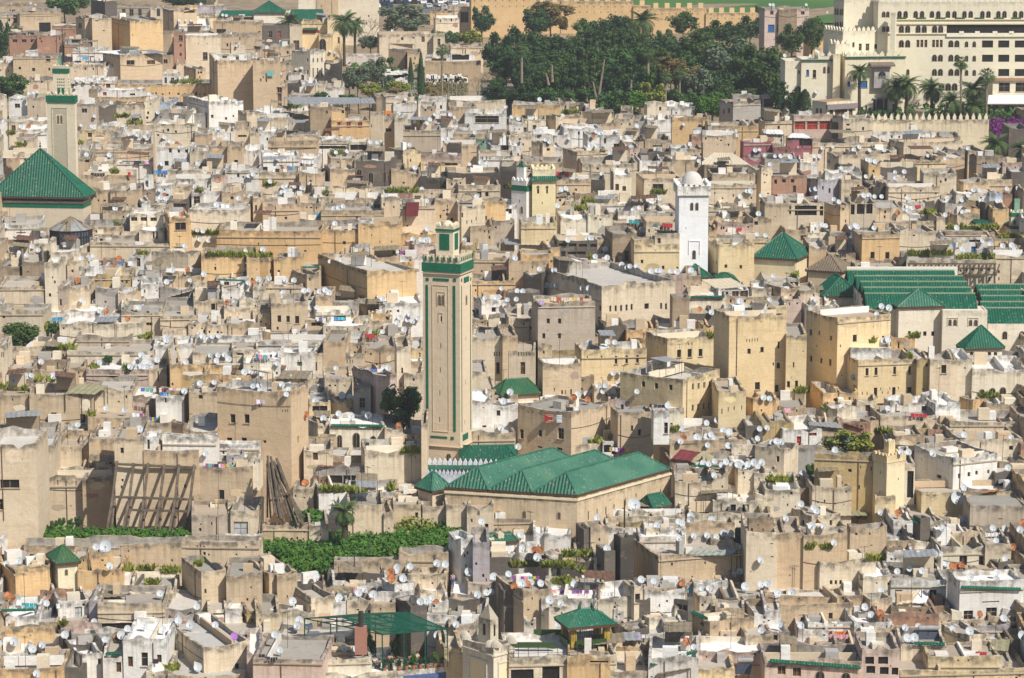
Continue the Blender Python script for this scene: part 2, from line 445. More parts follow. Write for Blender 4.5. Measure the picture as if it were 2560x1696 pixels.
def hiproof(f, zr, name='tiled_roof', mat='tile', over=.35, ridge=0.0, ridge_dir=1, parent=None, org=None, rib=.36, eave=None, capm='clean', z=None, alt=None):
    """pyramid (ridge=0) or hipped roof over a frame; ridge = share of the long side"""
    z = f.zt if z is None else z
    c = Vector((sum(q[0] for q in f.cs) / 4, sum(q[1] for q in f.cs) / 4, 0))
    E1 = Vector((f.e1[0], f.e1[1], 0)); E2 = Vector((f.e2[0], f.e2[1], 0))
    hw, hl = f.w / 2 + over, f.l / 2 + over
    cs = [c - E1 * hw - E2 * hl, c + E1 * hw - E2 * hl, c + E1 * hw + E2 * hl, c - E1 * hw + E2 * hl]
    for q in cs: q.z = z
    if ridge_dir == 1: r0, r1 = c - E1 * hw * ridge, c + E1 * hw * ridge
    else: r0, r1 = c - E2 * hl * ridge, c + E2 * hl * ridge
    r0.z = r1.z = zr
    mb = MB()
    if ridge_dir == 1:
        P = [(cs[0], cs[1], r0, r1), (cs[1], cs[2], r1, r1), (cs[2], cs[3], r1, r0), (cs[3], cs[0], r0, r0)]
    else:
        P = [(cs[0], cs[1], r0, r0), (cs[1], cs[2], r0, r1), (cs[2], cs[3], r1, r1), (cs[3], cs[0], r1, r0)]
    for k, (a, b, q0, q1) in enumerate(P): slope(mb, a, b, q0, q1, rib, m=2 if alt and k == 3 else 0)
    hips = [(cs[0], r0), (cs[1], r1 if ridge_dir == 1 else r0), (cs[2], r1), (cs[3], r0 if ridge_dir == 1 else r1)]
    for a, b in hips: mb.bar(a, b, .13, 0, 5)
    if ridge > 0: mb.bar(r0, r1, .14, 0, 5)
    for i in range(4):                    # eaves board
        a, b = cs[i], cs[(i + 1) % 4]; dz = Vector((0, 0, .28))
        mb.quad([a - dz, b - dz, b, a], None, 1)
    mb.quad([q - Vector((0, 0, .28)) for q in cs], None, 1)
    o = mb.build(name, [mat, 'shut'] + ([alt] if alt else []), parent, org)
    f.apex = (r0 + r1) / 2; f.r0, f.r1 = r0, r1
    return o
def merlons(f, mb, h=.9, w=.55, gap=.35, z=None, sides=(0, 3, 1, 2), point=True, t=.25, m=0, out=0.0):
    z = f.zt if z is None else z
    E = [f.e1, f.e2, (-f.e1[0], -f.e1[1]), (-f.e2[0], -f.e2[1])]; Ls = [f.w, f.l, f.w, f.l]
    for s in sides:
        P, e, L = f.cs[s], E[s], Ls[s]; n = (e[1], -e[0])
        k = max(1, int(L / (w + gap))); st = L / k
        for i in range(k):
            u = (i + .5) * st; c = Vector((P[0] + e[0] * u - n[0] * (t * .5 - out), P[1] + e[1] * u - n[1] * (t * .5 - out), z))
            ev, nv = Vector((e[0], e[1], 0)), Vector((n[0], n[1], 0))
            if not point: mb.box(c + Vector((0, 0, h / 2 - .02)), ev, nv, (0, 0, 1), w / 2, t / 2, h / 2, m)
            else:
                pts = [(-w / 2, -.03), (w / 2, -.03), (w / 2, h * .5), (0, h), (-w / 2, h * .5)]
                F = [c + ev * a + Vector((0, 0, b)) + nv * t / 2 for a, b in pts]; B = [q - nv * t for q in F]
                mb.quad(F, None, m); mb.quad(B[::-1], None, m)
                for q in range(5): mb.quad([F[q], B[q], B[(q + 1) % 5], F[(q + 1) % 5]], None, m)
def panel(mb, f, side, u0, u1, z0, z1, out=.04, m=0):
    e, n = axes(f, side)
    mb.box(fpt(f, side, (u0 + u1) / 2, (z0 + z1) / 2, out / 2), e, n, (0, 0, 1), (u1 - u0) / 2, out / 2 + .01, (z1 - z0) / 2, m)
def panelpx(mb, f, x, y, w, h, out=.04, m=0):
    s, u0, z1 = f_uz(f, sx(x), sy(y)); _, u1, z0 = f_uz(f, sx(x + w), sy(y + h), s)
    panel(mb, f, s, min(u0, u1), max(u0, u1), z0, z1, out, m)
# ------------------------------------------------------------------ the town, house by house
# x0, corner, x1, top, foot, colour[, depth in m] ; openings x, y, w, h  -- read off the photograph tile by tile; '+' is a room or wing of the house above it
TOWN = """
@A0
-3,-3,25,4,13,T,8
-3,-3,18.5,12.5,25,S;7.5,17.5,2,2.5;d12,14,4,7.5
18,18,55,10,27,T;26,8.5,7,3;k36,21,11,9
48,48,72,24,33,R
5,5,33.5,33,43,R;11.5,36.5,4.5,3;20,36.5,4.5,3;28,36.5,4,3
+6,6,33,29.5,34,G,4;7.5,31,10,2.3;20,30.8,4,2.3;25.5,30.2,6,2.4
34,34,58,32,46,R
59.5,59.5,84,41,47,R
+60,60,83,36,41.5,G,3;66,36.8,14,3
70,78.3,85,16.8,46,T;72.3,21,3.5,5.5
78.5,85,103,16.5,47,T;88,19,3,1;95,28,2,1
100,120,150.5,19,48,O;122,32,1,1.2
108,138.5,139.5,3.5,19,T;b112.5,8.5,3.5,8;119.5,8.5,4,8;127.5,8.5,3.5,7
84,97,108,2,17,D
139,139,150,7,20,T;a145,8,3,7
150.5,160.5,182,9.5,27,T;170,9.5,10,2.6
161,161,182,5,9,O
182,182,206,5.3,14,L
182,182,206,14,19.5,Y
206,206,238,15.5,20,C;225,12.5,12,6
162.5,165,195,24,33,W;173,28,4,3
151,158.5,160.5,29,60,T
160.5,160.5,170.5,30,68,R;165,33,4,5;166,41,2,2.5;166,49,2,3
163,171.5,204,33,66,T;187.5,48.5,4.5,7;183,40,1,1;191,40,1,1
197,197,238,20,34,T;200,27,9,4
204,204,238,32,51,T
+213.5,213.5,227,39,46.5,C
193.5,201,240,56.3,99,T;208,62,1,.8;214,75,1,.8
+195.5,195.5,238,50,56.5,W,3;205.5,52,4.5,3;218,52.5,3.5,4
67,67,96,46,60,W;77,54,3,5;83,52,4,8
95,111,150,51,77,T;117,56,7.5,4;d136,56,7.5,3.5
94.5,94.5,106,60,75,W;98.5,63.3,1,1.6
150,150,158.5,51,69,T;151,55,4,4
12,12,55,52,73,T;42.5,51.8,4,5;17,62,2.5,2.5;29.5,63,3,3;44.5,63,2,2.5
+23.5,23.5,34,47.5,52.5,W,3
-3,-3,12,58,72,S
62,62,94.5,60,76,S;78,63,1.5,2;85.5,63,1.5,2;69,66,1,1
25,25,50,74,91,S;37.5,75,2,2
65,65,106,74,83,W;b65.5,78,3.5,4;b98,77.5,4,4
106,106,201,77.5,92,O;143.5,85.5,1.5,2;149.5,86.5,1.8,1.6;156,85.5,1.3,2;164,86,2,2;170,86,1.5,2.4;176,86,1.5,2;180,85.5,2.5,3;184.3,86.5,1,1.8;188.5,86.5,1.5,2;195,86,2,2.4
+150,150,165,68,78,W,4;d152,71.8,2.4,5.5;158,72,3,2.5
170,181,190,63.5,77,T
163,163,171,58,71,T
89,89,138,89,98,O;107,93,2,.6
+90,90,133,82,89.5,W;r95,85.3,3.5,3.3;120,86.5,5,2
82,82,89.5,83,93,B
203,203,214.5,87,95,C;d204.5,89,2.8,5
24.5,25,42,90,113,T
8,8,25,90.5,112,W;19,91.5,2,1;13.5,96,5,4
71,71,89,95.5,121,T;75.5,100.5,5,4
89,89,103,97,117,D
103,103,134,98,114,S
+116,116,133.5,97,101.5,R,4
133,133,143,91.5,113,C
143,143,157.5,94,104,V
157,157,186,97.5,105,W;160,101.5,5,1.2
143,143,189,104.5,116,G
173,193,225,94.5,116,W;d195,106.3,2.5,3;208,108.5,2,2.5;215,106.5,1.5,2
220,228,240,104,119,S
85,85,94,112,119,W
94,94,118,117,122,W
118,118,143,116,122,T
73.5,73.5,97,120.5,132,Y;81,123,4,4
97,97,112,122,131,G
111,111,139,124.5,130,W
143,143,180,114.5,136,C
180,180,195,124,137,T
+180,180,194.5,120.5,125,W,5
194.5,194.5,217,121.5,134,W
217,217,231.5,117,129,S;220,125,8,2
77,77,112,131,137,S
145,145,175.5,135.5,156,W;156,137.5,2.8,4;164,138.5,2.5,3;171,138.5,2.8,3;162,148.3,3.3,2.8;152,149,4,4.5
175.5,175.5,191,140,158,T
+179.5,179.5,190,136.5,140.5,W,3
191,191,210,135,151,T;199,148,2,3;205.5,150,2.5,3
210,210,225,135.5,153,T;216.5,148,3.5,3
72.5,72.5,84.5,138,147,W
84,84,139.5,138,149,T;123,148.5,4,2
105,105,140,149.5,154.5,W;123.5,150.5,4.5,2
86,86,105,149,159,S;92,152,1.2,1
72,72,86,146,157,T;78.5,148,4,2.5
16,16,43,119.5,129,W;r33.5,123.5,4,1
4,4,42,112,120,T;g10.5,116,4,5
15,15,30,127.5,135,S
9,9,40,142,154,C
-3,-3,14,146,158,T
225,225,239,139,150,W
231,231,240,122,140,S
@A1
-3,-3,42.5,11.5,23,C;d6.5,15.5,3,5.5;d16.5,15.5,3.3,5.5
37,37,66.5,18.5,33,Y
42,42,66,20,43,Y;r42.5,28,15.5,2.8
58,58,71,32,46,Y;a58.5,36.5,6.3,10.5
66,66,80,16,44,Y;d75.5,34.5,2,6
-3,-3,6.5,20,44,T
6,6,31,23.5,44,D;11.5,29,3.5,6;r20,29,3,6
31,31,42,22,44,S;d34.5,37.5,5.5,10
39,39,53,-8,9.5,C
56.5,56.5,76,-8,31,T,9;60,4.5,.7,2.5
76,76,111.5,-8,31,C
161,161,177,10.5,17,O
166,166,188,16.5,25,C;180,17.3,1.5,2.8;170,18,1,3
177,177,198,6,23,S;d189,11,7.5,10
114,114,164,32,51,T;d134,34.5,2.3,3;144.5,34.5,2,1.5;d153,34,3,5;159,39,1,1.8
+164,164,174,31.5,51,S;d167.7,36,2.7,6
140,140,153,48,62,T
122.5,138,142,46,61,B
156.5,156.5,179,52,57.5,W,4;r162,54,14,3
180,180,202.5,49,57,W;k181.5,50.5,15.5,5
180,180,210,42.5,56,T
33,50,63.6,47.5,76,C*;52.3,54,1.3,4;56.4,54,1.3,4;60.3,53.5,1.3,4;52.3,63,1.3,8;56.4,63,1.3,8;60.3,63,1.3,8;47,54,1.5,3.5;47,65,1.5,4
63,63,78,58,79,K
13,13,33,42.5,61,T
-3,-3,14,45,58,T
-3,-3,18,56,101,T
10,10,27.5,57,83,T;d10.5,73,4,5;10.5,65,5,4
18,18,33,58,76,T;29,56,1.2,4
+30,30,46,67,77,W,4;d41.7,69.5,2.8,6
26,26,42,77,88,K
42,42,57,77,88,W
57,57,65,78,87,S
63,63,80.5,80.5,93,W
13,13,26,80,101,T;19.5,81,4.5,5;d20,87,3.8,12;d15.5,86,2,13;d12,88,1.8,12
30,30,55,87,92,P
111,111,120,89.5,98,B
120,120,146.5,90,104,T;139.2,97.3,1.3,2.6
+127,127,147,95,102,W
150,150,176,91,101,W;163.5,97,3,4;170,97.5,2,3.5
152,152,165.5,98,108,T
179,179,231,93,101,S
179,179,204,99,110,T;204,101,3,2
193,193,230,104.5,116,W;202.5,107.3,22,6.5
48.5,50,70,99,129,B
69.8,69.8,105.3,111.5,131,O;r75,113,3,3.3;r83.5,113,4,5.3;r94,113.3,4.3,5;76.5,125.3,2.5,1;92,128,2.5,.8
+70,70,82,100,108,O,5;79,102,2.5,3
105.5,117.5,118.5,103.5,136,S;106,115,1.2,3
117.5,117.5,128,109,126,S;119.7,118.8,5.5,3.2
128,128,137,109,129,C
136,136,171,120,141,T
137,137,160,115.5,123,W;d158,118,2.5,4;148,118,3,2
165,165,186,113.5,119,W
168,168,198,118.5,125,W
-3,-3,25,103,113,W
7,7,30,109,123,S;11,112,1,1.5
30,30,50,110,123,S;40,119.3,1,2;33,114,1,1.5
25,25,50,103,111,S
-3,-3,22,121.5,131,W
22,22,56,124,135,C;35,128,10,5;49.5,125.5,3.5,5.5
11,11,56,130.5,147,T;14,138,1,1.2
56,56,86,130,141,W;k58,135,25,3
86,86,103.5,131.5,142,C;87,134,15,5
103,103,119,135.5,147,T
122,136,152.5,139.5,158,Y;142.3,147.3,1.3,2.7
152.5,152.5,189,150,158,Y;174.5,151,12,2.3;166,150,3.5,2.5
+152,152,189,144,150.5,P,4
173,173,204,133,151,T
+178,178,190,133,141,K,3
204,204,216,128,137,E
189,189,199,134,151,T;190.7,136,1,2.2;193.7,136,1,2.2
200,200,207,138,146,D
217,217,239,134,145,W;226.5,134.5,10,5.5
206,206,239,144,158,W;209,145,1,3.5;212.5,144.8,1,3.5;215.7,144.5,1,3.5
182,182,215,124,133,T
225,225,239,124,135,T
6,6,40,144,158,W;b16,153,3,3
39,39,57,146,156,W
66,69,100,147,158,T
91,91,112,147.5,158,T
112,112,125,149.5,158,G
125,125,141,148,158,B
@A2
0,0,44,97,111,O
45,45,59,95,105,S
58.5,65.5,67,95,106,D
9,9,31.5,110,125,C;d10.6,118,3,6;b19,115.8,3.4,7.6;d27,117,3,6
-3,-3,10,112.5,125,W;2,119,1.2,1.5;6,119,1.2,1.5
31.5,40.5,47,108,123,S
46,46,66,107,114,S;52.5,110,4,3
65,76,80,104,113,B
68,68,85,99,107,W;75,101.2,1.4,2
100.5,100.5,112,102,111,T;101,103,5.5,4
122,125,143,96,110,S;136,99,2,3.5
143,143,169,99,109.5,W;151,103.5,1.5,2
47,47,100,114,121,T
94,94,112,110.5,118,S
112,112,125,111.5,118,G
125,125,148,110.5,119,W
148,148,182,109,119,O
48,48,83,119,128,W
18,18,55,124,131,W
70,70,112,125.5,136,W
82,82,100,127,136,W;85,128,2,5;94,133,5,4
183,183,228,116,129,O
192,204.5,230,94,116.5,G;207,111,3.3,3.6;216,111,2.8,3.6;224,110.5,3.8,4;199.5,100,2,5;195,101,1.5,5
+204,204,242,88,104,G;k221.5,91.5,10,7.5;k232.7,91.5,10,7.5
176,176,183,117,122,D
166,166,207,124.5,141,T
+166,166,175,126,131,R,3
-3,-3,18,125,139,S
-3,-3,9,135,150,W
18,28.5,38.5,132.5,147,T;32,137.3,3,2.4
38,38,47,136.5,146,W
47,60,88.5,140.5,152,S;d64,145,2.5,5.8;d71.2,144.8,3.6,6.4;80,145,2.5,5
+60,60,88,139,141.5,S,5
102,102,123,130.5,138,T
123,123,147,129,138,T;130,134.5,8,1.6
147,147,162,137.5,149,W;d152.8,143.2,4.8,5
118,118,147,141,149,D
162,162,178,138,149,T
211,214,240,131.5,143,M
182,182,209,126.5,138,T
107,107,118.5,136.5,147,P
65,65,116,151,159,S
27,27,47,150,159,T
118,118,139,149,156,W
-3,-3,30,150,159,T
139,139,150,150,157,S
147,147,178,148,156,T
178,178,219,152.5,159,B
@A3
-8,-3,38,8,50,P;2,10.5,3,3.3;30.5,10.5,3.3,3.3;b0,23,6,6.5;b8.5,23,5,6.5
+10,10,27,9,15,B,2
38,38,51,30,55,O
22,24,60,106.5,126,P;r24.7,112.3,9.7,7.6;r36.2,112.3,9.6,7.6;r47.7,112,9.6,7.8
59.5,59.5,69.5,110,126,D
69.5,69.5,97,109.5,132,S;d72,119,4.5,4;87,117.5,1.8,3.4;73.2,126.7,1.6,3;86.7,126,1.8,3.4;72.5,114.5,3,2
-3,-3,24,112,126,T;7.5,116.5,3.3,3.3
+28.5,28.5,41,103,107.5,W,2.5
97,97,121,114.5,123,W
97,97,155,122,132,W
135,135,155,113,122.5,T;134,114,11,6;146,115,8,6
142,142,158,127,133,R
160,160,178,126.5,135,T
223,223,241,118,146,D
5,5,40.5,136.5,146,M
+17.5,17.5,41,128,137,M;k29,128.5,11,6.5
-3,-3,15,124,134,C
41,41,112,132,144,T
111.8,125.5,180,131.5,147,T
54.5,65.5,118,143.5,156,S
30,30,46,149.5,153.5,W
100,100,119,139,147,C
113,113,165,149,158,Y
155,155,182,144,154,T
186,193,217,145,158,B
217,217,239,150,158,P
185,185,201,139.5,149,T
166,166,182,138.5,149,G;170,142,3,2.5
-3,-3,27,147,158,T
66,66,78,152.5,158,D
105,105,113,150,158,B
@B0
75,75,125,5.5,18,T
78,78,100,0,8,C
83,83,102,18.5,35,T
102,102,127,18.5,36,T;117,32,1.5,1.5
128,128,143.5,17.5,29,B
+133,133,140,6,18,W,2;a134.7,10.3,2.4,3.6;135,14.2,2,2
143,143,158,14.5,28,W
160,160,195,8,15,W;169,8,1,1.3;192,8.5,.8,1.3
195,195,210,6,16,P;r201,7,2,3
207,207,223,8,15,W;209.5,8,4,2.3
159,159,177.5,15,26,S
155,155,179,0,9,C;167,6,3.8,2
178,178,208,0,8.5,W
208,208,239,0,15,W;209.5,2,4.5,2.5;219,2.5,2.4,5;224,6.2,1.8,2
177,177,188,22.5,34,W;179,25,6,7
188,188,205,19.5,29,W;203.5,20,3,8
205,205,225,20.5,32,T;213,25,3,3
225,225,240,26,46,T;234,34,3,5;226,42,4,3
207,207,226,31,39,S;213,33.5,2.6,3.5;220.5,33.5,2.8,3.5
97,97,127,34.5,39,W
127,131,139,29.5,40,W;d128.5,33.5,1.2,4.5
140,140,156,33,42,T
155,155,174,28,36,D
95,95,120,38,47,T
78,78,121,46.5,54,G
82,82,112.5,53.5,61,T
83,83,103.5,63,68,W;92,64,3,2.4;84.5,64.5,1,1.5
103,103,128,60.5,67,T
112,112,128.5,57,63,S
128.5,128.5,151,56,68,C;141,57.5,2,7;144,57,2,7
152,156.5,176.5,46,77,O;161.8,49.3,10.2,6.8;153,53.5,2,6
120,120,151,40.5,58,C;121,44.2,6,3.6;130,44.2,6,3.6;139,44.5,6,3.4
+147,147,152.5,56,67,O,3
174,174,225,37.5,59,C;216.5,47,2.5,3.3
203,203,205,50,63,T
-3,-3,36,50.5,65,W;15,58,9,1;12,62,2,1.5
-3,-3,26,65,71,R
-3,-3,46,69,77,S
-3,-3,43,77,83,C;20,79.5,1,1;30,79.5,1,1
83,83,170,67.5,76,S;138,66.5,30,2
-3,-3,36,82.5,91,E
16,20.3,41,85.5,108,B;25,94.3,2,1.2
-3,-3,17.5,90,108,B
41,41,54,87,131,C
46.5,46.5,71,75.5,88,C
+46.5,46.5,50.5,64,77,C,2
-3,-3,48,108,131,S;9,126.8,1.2,1;14.5,126.8,1.2,1;20,126.8,1.2,1;25.5,126.8,1.2,1;31.5,126.8,1.2,1;37.5,126.8,1.2,1
-3,-3,40,131,159,S
119,119,132.5,80.5,91,W;r126.2,82,3.7,8
+95,95,108,84,88,R,3;101,86.5,3,1
62,62,77,84.5,99,T
73,73,98,90,99,W;77,92.5,2.8,3.5
100,100,115,90,98,T
140,174,186,78,97,T;145.5,98,2,2
186,186,226,80,104,O;198,90,2,3.3;198.5,87.5,1,1
226,228,240,82,107,O
73,73,120.5,98.5,111,N
88,88,112,110,125,G
+109,109,123,112.5,125,T,4
62,62,82,108.5,128,S;d53.8,120,3.4,6
53.5,53.5,62,108,131,T;d54,120,3.2,6
122,122,150,100,109,W
150,150,186,98,107,T
130,130,150,107,116,W
148,148,178,109,116,G
180,180,205,112,121,W
205,205,222,110,123,W
200,200,230,100,112,W;207,104,5,6
178,178,200,104,113,C;182,108,1.5,4
148,148,178,127,135,S;152,118,22,9.5
179,179,207,121.5,135,S;195,124,4,6
207,207,240,127.5,143,S;211,136,1,1;219,136,1,1
221,221,240,121,136,C
44,44,96,132,142,W;b50,137,8,3;77,138,4.5,2.5
55,55,131,143.5,159,C
112,112,150,131.5,149,T;135,141.5,6,3
148,148,183,135.5,151,S
133,133,148,127,132.5,R
174,174,192,141.5,158,S
191,191,211,144,159,T
211,211,240,143,159,T;228,150.5,11,2.5
96,96,112,139,147,W;r97.7,143,3.6,2.3
112,112,133,125,132,W;113,128,2.6,4
150,150,174,148,158,S
@B1
-3,-3,40,2.5,15,T;14,.5,12,2
40,40,63.5,3,16,T
63,68.5,92,0,16,T;78,11,1,.7
92,92,125,-8,15,D;a93,0,5,7;a104,3,4.6,9;a117.5,2,3,9;a121.5,5,3,6
125,125,140,0,16,T
140,140,152.5,4,15,T;144,5,1,2;149,5,1,2
152,152,176,6.5,17,K
177,177,226,2.5,17,K
+176,176,194,9,19,S
225,225,240,-3,13,K
52,52,108,15,23,S
67,67,107,22.5,29,C
107,107,145,22,29,R
123,123,188,18.5,26,T
187,187,226,15.5,28,S;194,20,2,4.3;d204.3,18.5,4.2,8;k212,21,3,4
6,6,40,32,56,T
-3,-3,6.5,26,49,T;-1,33,2,6
12,12,36,26,36,C
20,20,71,26,34,S
36,36,60,31,45,T
71,71,115,28,38,T
116,116,133.5,26.5,46,T
104,104,118,30.5,39,W;109,32,6,4
133,133,166,33,63,S
139.5,139.5,149,43,62,G
165,165,187,28,61,T
150,150,166,30,40,S
60,60,118,38,52,T
34,34,94,46,55,G;34.5,50,0,0
58,58,95.5,52.5,57,W
-36.5,-36.5,60,56,82,O,10
60,60,94.5,55.5,78,O;80,66.3,3,3.2
94.5,94.5,133,50,79,O;99.5,54,.9,1.8;105,52,.9,1.8;106.5,60,.9,1.8;114,66,.9,2.2;125,66,.9,2.2;99,68,.9,1.8
+94.5,94.5,109,47.8,50.6,W,3
133,133,168,60,71,O
137.5,146.5,167,69,80,P;142.2,72,2,5
100,100,107.5,73,80,W
130,130,154,79,86,W
106,106,132,80,87,T
79,79,106,79.5,87,S
187,187,212,33,69,S;d190,40,1.5,4.5;194.5,47.3,1,3.2;203,44,.9,3.2;199,46.5,.9,3.3
205,208,231,29,54,O;211.2,43,2.3,4
230,230,241,33,51,W;230.5,36.5,6,4.5
198,198,220,53.5,71,T
219,219,239,47,57,T
190,190,202,70,83,N
201,201,226,75.5,84,N
+212,212,240,72,76,W,3
-14,11,16.5,82.5,104,O
+16.4,16.4,41,80.5,103,O;19.8,93,2.5,5.2;21,85,.8,1
34,47,58,97,114,T
41,41,60,91,99,S
57.5,102.8,148.5,94.5,123,O;79.8,110,1.3,3.2;88,114.5,1,3.5;98.5,116,1.4,3.6;60,108,1.3,3
77,77,106.5,87.5,96,O
106,106,146,86,95,O
61,72,73,77.5,90,T
-3,-3,8,109,123,C
6,6,42,106,116,S
41,41,56,117,124,W;48,119.5,3.5,1.8
55,55,69.5,117,134,T;62,123,1.2,1
12,14,48,123,151,T;19.8,135,3.5,6.3;28,135.5,3.3,6;36,135.5,4,7.2;47.3,136.5,1.5,3;19,145.5,2,3
-3,-3,13,120,128,G
-3,-3,13,132,147,S
91,102,114,124.5,133,O
+104,104,124,133,140,O,4;120,136,2,3
114,114,154,124,136,W
69,69,95,123,132,G
91,91,125,139,148,T;103.3,140.5,1.3,2.4
55,55,88,131.5,144,W;k72,134.5,11,8;k57,137,9,5
82,84.5,92,134,142,S;d86.5,134.7,1.5,6
62,62,100,144,158,C
33,33,47,147,158,W
46,46,63,139,150,T;51,141.5,9,3.5
-3,-3,34,151.5,159,B
200,200,240,82,101,T
200,200,240,103,121,O
201,208.5,233,121.5,138,W;217.8,127.5,4,4.3;203,128,3,7
230,230,241,126,138,G
200,200,212.5,138.5,148,T
212,212,240,140,148,O;213.5,141,9.5,7;227,142,10,6.5
200,200,240,147,159,T
229,229,240,112,124,R
@B2
41,41,73,9.5,26,T
41,41,57,24,36,S
8.5,8.5,41,50,71,Y,8;12.5,55.5,.8,1.2;32,65,1,1.3
94,94,110.5,4.5,20,C;g95.5,13.5,3.4,6;g102,15.5,3.4,4.5
122,122,157,8.5,22,S;130,13.5,10,6;r142.5,4,3.5,4
72,72,86,10,24,K
78,78,98.5,27,32,S
49,49,63,29,39,S
58,58,78,22,31,B
69,69,116,31,39,W;71,34,.7,1
126,126,142,31,39,W;r142.5,34,1.8,3
112,112,122,33,40,S
41,41,68,37,44,T
68,68,101,39,45,T
45,45,70,44.5,64,C;53.5,53.5,.8,1.2
70,70,93,41.5,64,C
93,93,131,50,59,B
98,98,142,39.5,49,W;121,45,4,4.5;110.5,46,9,3
129,129,155,38.5,48,T
95,95,130,59,63,W
124,124,155,48,66,S
42,42,79,66,84,D;k43,68.5,7,2.4;k52.5,68.5,7,2.8;k62,69,7.3,2.6;k72.5,69,6,2.8;45,75.5,4.5,5.5;51,76,17,3
78.5,78.5,92,65.5,81,S
93,93,115.5,60,88,B;d104,75,4,10
113,113,155,69.5,100,Y;119,83.5,2.4,3.5;138.5,89,2.4,3.5;152,90,1.8,3
+113,113,133,65,71,Y
+132,132,155,59.5,70,S;d134.5,63.5,3,5
181,191,224,69.5,98,Y;186,84,.7,4;188.7,84,.7,4;196.5,88,2.6,3.2;210.5,88.5,2.2,3.4
+181,181,239,64,70,Y
182,182,226,35.5,46,S;r193.5,46.5,4.6,3.4
182,182,223,43.5,51,T;183,46.3,1.2,1.2;203,47,2.4,1.2
190,190,223,49.5,60,P
182,182,190,54.5,65,O;184.5,61.7,1.2,1.8
190,190,226,60,65,G
223,223,240,46,60,T;224,48,3.5,3.5
182,182,226,14,36,T
185,185,225,4.5,28,T;199,11.5,2.5,3.3
218,230.5,241,-2,28,T
207,207,226,37,44,B
34,57,72,84.5,97,P;44,91.5,2.5,3
71,71,95,87,100,S
-3,-3,34,84,113,T
+8,8,38,78,84.5,O,4
34,34,44,72,85,O
28,28,62,97,107,N;k32,99,28,5
10.5,27,32,96,118,K
-6,24,26,114,137,D
26,83,151,108,147,S;90,126,1.8,5.6;95,125.8,1.8,5.6;100,125.5,1.8,5.6;105,125,1.8,5.6;109.7,124.5,1.8,5.6;122.5,124,4,5;137,123.5,1.8,5.6;141.5,124,1.8,5.6;146.2,123.5,1.8,5.6;80.5,125.5,3.5,6;79.5,136,2.3,6.5;92.5,143,.8,1
24,24,77,124,178,Q,7;32,138,3,4.6;42.5,138,3,4.8;28,151.5,2.8,5;42.5,151.5,2.8,5
-3,-3,20,126,138,W;r10,132,3.7,4
-3,-3,24,137,160,S
128,161,162,97.3,117,P
161,161,174.5,98,116,T
191,191,219,111,125,W;r203.5,112.5,6,7.5;r211,111.5,8.3,15;r194,113,6,6
163.5,163.5,199,117.5,134,C;180,126,4,3.5
199,199,240,117,128,T
196,196,227,126,137,W
162,162,187,133,146,D
146,148.5,164,118,149,B;160,141,3,3
106,106,134,148.5,166,O
86,86,106,146,163,D
134,134,178,147,160,T
177,177,187,145,160,O
63,63,85,92,98,C
92,92,120,86,95,B
222,222,240,109,120,C
@B3
4,4,36,5,27,R;5.7,9.5,2.6,4;13,9,3.3,3.4;21,9,3.3,3.4;d23,15,2.8,6.5
-3,-3,4,4,26,T;1,10.5,2,3.5
26,46,68,9.5,29,L;50,15.5,1.4,3.3;56,17.5,1.8,4.4
+53,53,70,2,10,W,4
9,9,28,22.5,28,W
68,68,87,9.5,29,T
86,86,99,15,28,T
69,69,87,2,10,W
93,93,104,-5,10,O
104,104,138,-2,8,D
99,99,129,9,17,W;109,12.5,3,4;d119.7,13.5,2.5,3
97,97,111.5,16,29,K
111.5,111.5,159,16.5,33,T
144,144,174.5,3.5,25,S
174,181,205,11,25,T
196,196,226,9,23,T;d196,14.5,3,3.5
225,225,241,2,23,D
160,160,174,24,32,W
174,174,196,22,35,C
193,193,212,21.5,30,W
205,205,217,22,31,V
216,216,226,23,29,R
183,183,195,28.5,36,B;r192,29,3,5
-3,-3,19,31.5,59,T
19,19,52,31,59,T;k19,34,2.3,7.6;k25,33.5,20,9;k48,34,3,8.8
52,67,76,33,59,T
76,76,100,31,58,T;k76.3,32.5,3.7,9.3;k82.3,32,7,9.4;k91,31.2,5.6,9.8
100,100,124,35,50,S
124,124,145,31,40,W;126,33,7,5
145,145,154,30,37,D
142,142,158,41.5,48,C
112,112,142,38,48,C
100,100,164,48.5,61,T;95,55.5,2,1.3
+115,115,130,52,61,C,2
164,164,183,31.5,40,G
183,183,196,36,45,O
195,201,209,31,46,D
208,208,223,36,51,O;212,32.5,9,4
175,175,196,42,48,T
164,164,210,58,64,B
156,156,164,44,60,S
80.5,87,122,60.5,91,O;94.8,76.3,3.7,6.3;108.5,76.5,3.7,6.3;82,79.5,2,2.5;94.5,85.5,3.5,.7
+81,81,122,58.3,60.8,L,6
122,122,155,57,82,T
155,155,166,64,76,W
163,163,209,62.5,74,W;b188,71.3,5.3,6.5;186,65,12,2.5
209,209,222,62,72,O
222,222,240,70,80,T
210,210,241,79,106,S
37,37,57,58.5,68,C;r30,61,5.3,5
16,16,37,56,70,T;r30,61,5.3,5
57,57,80.5,58.5,71,G
38,38,54,70,89,T
53,53,80.5,70.5,79,W;a57.7,71,6.5,6
56,56,81,78,92,T
81,81,122,90,104,T
128,128,211,83.5,107,S;133.5,92,2,2.4;152.5,91,2,2.6;164,91,1.6,4;177,92.5,2,2.4;188.5,91,2,2.6;203,91,1.2,3;152.5,99,2,1.4;177.5,102,2,1.5;203.5,99.5,2,4
121,128.3,129,81,106,K
-3,-3,29.5,101.5,111,W;r13.5,106.3,2,4;g20,104,8,5.6
-3,12,30,110,124,T
12,12,31,120,129,P
30,30,48,112,126,S
37,37,65,126,134.5,W
37,37,75,133,138.5,G
65,65,90,128,138,S
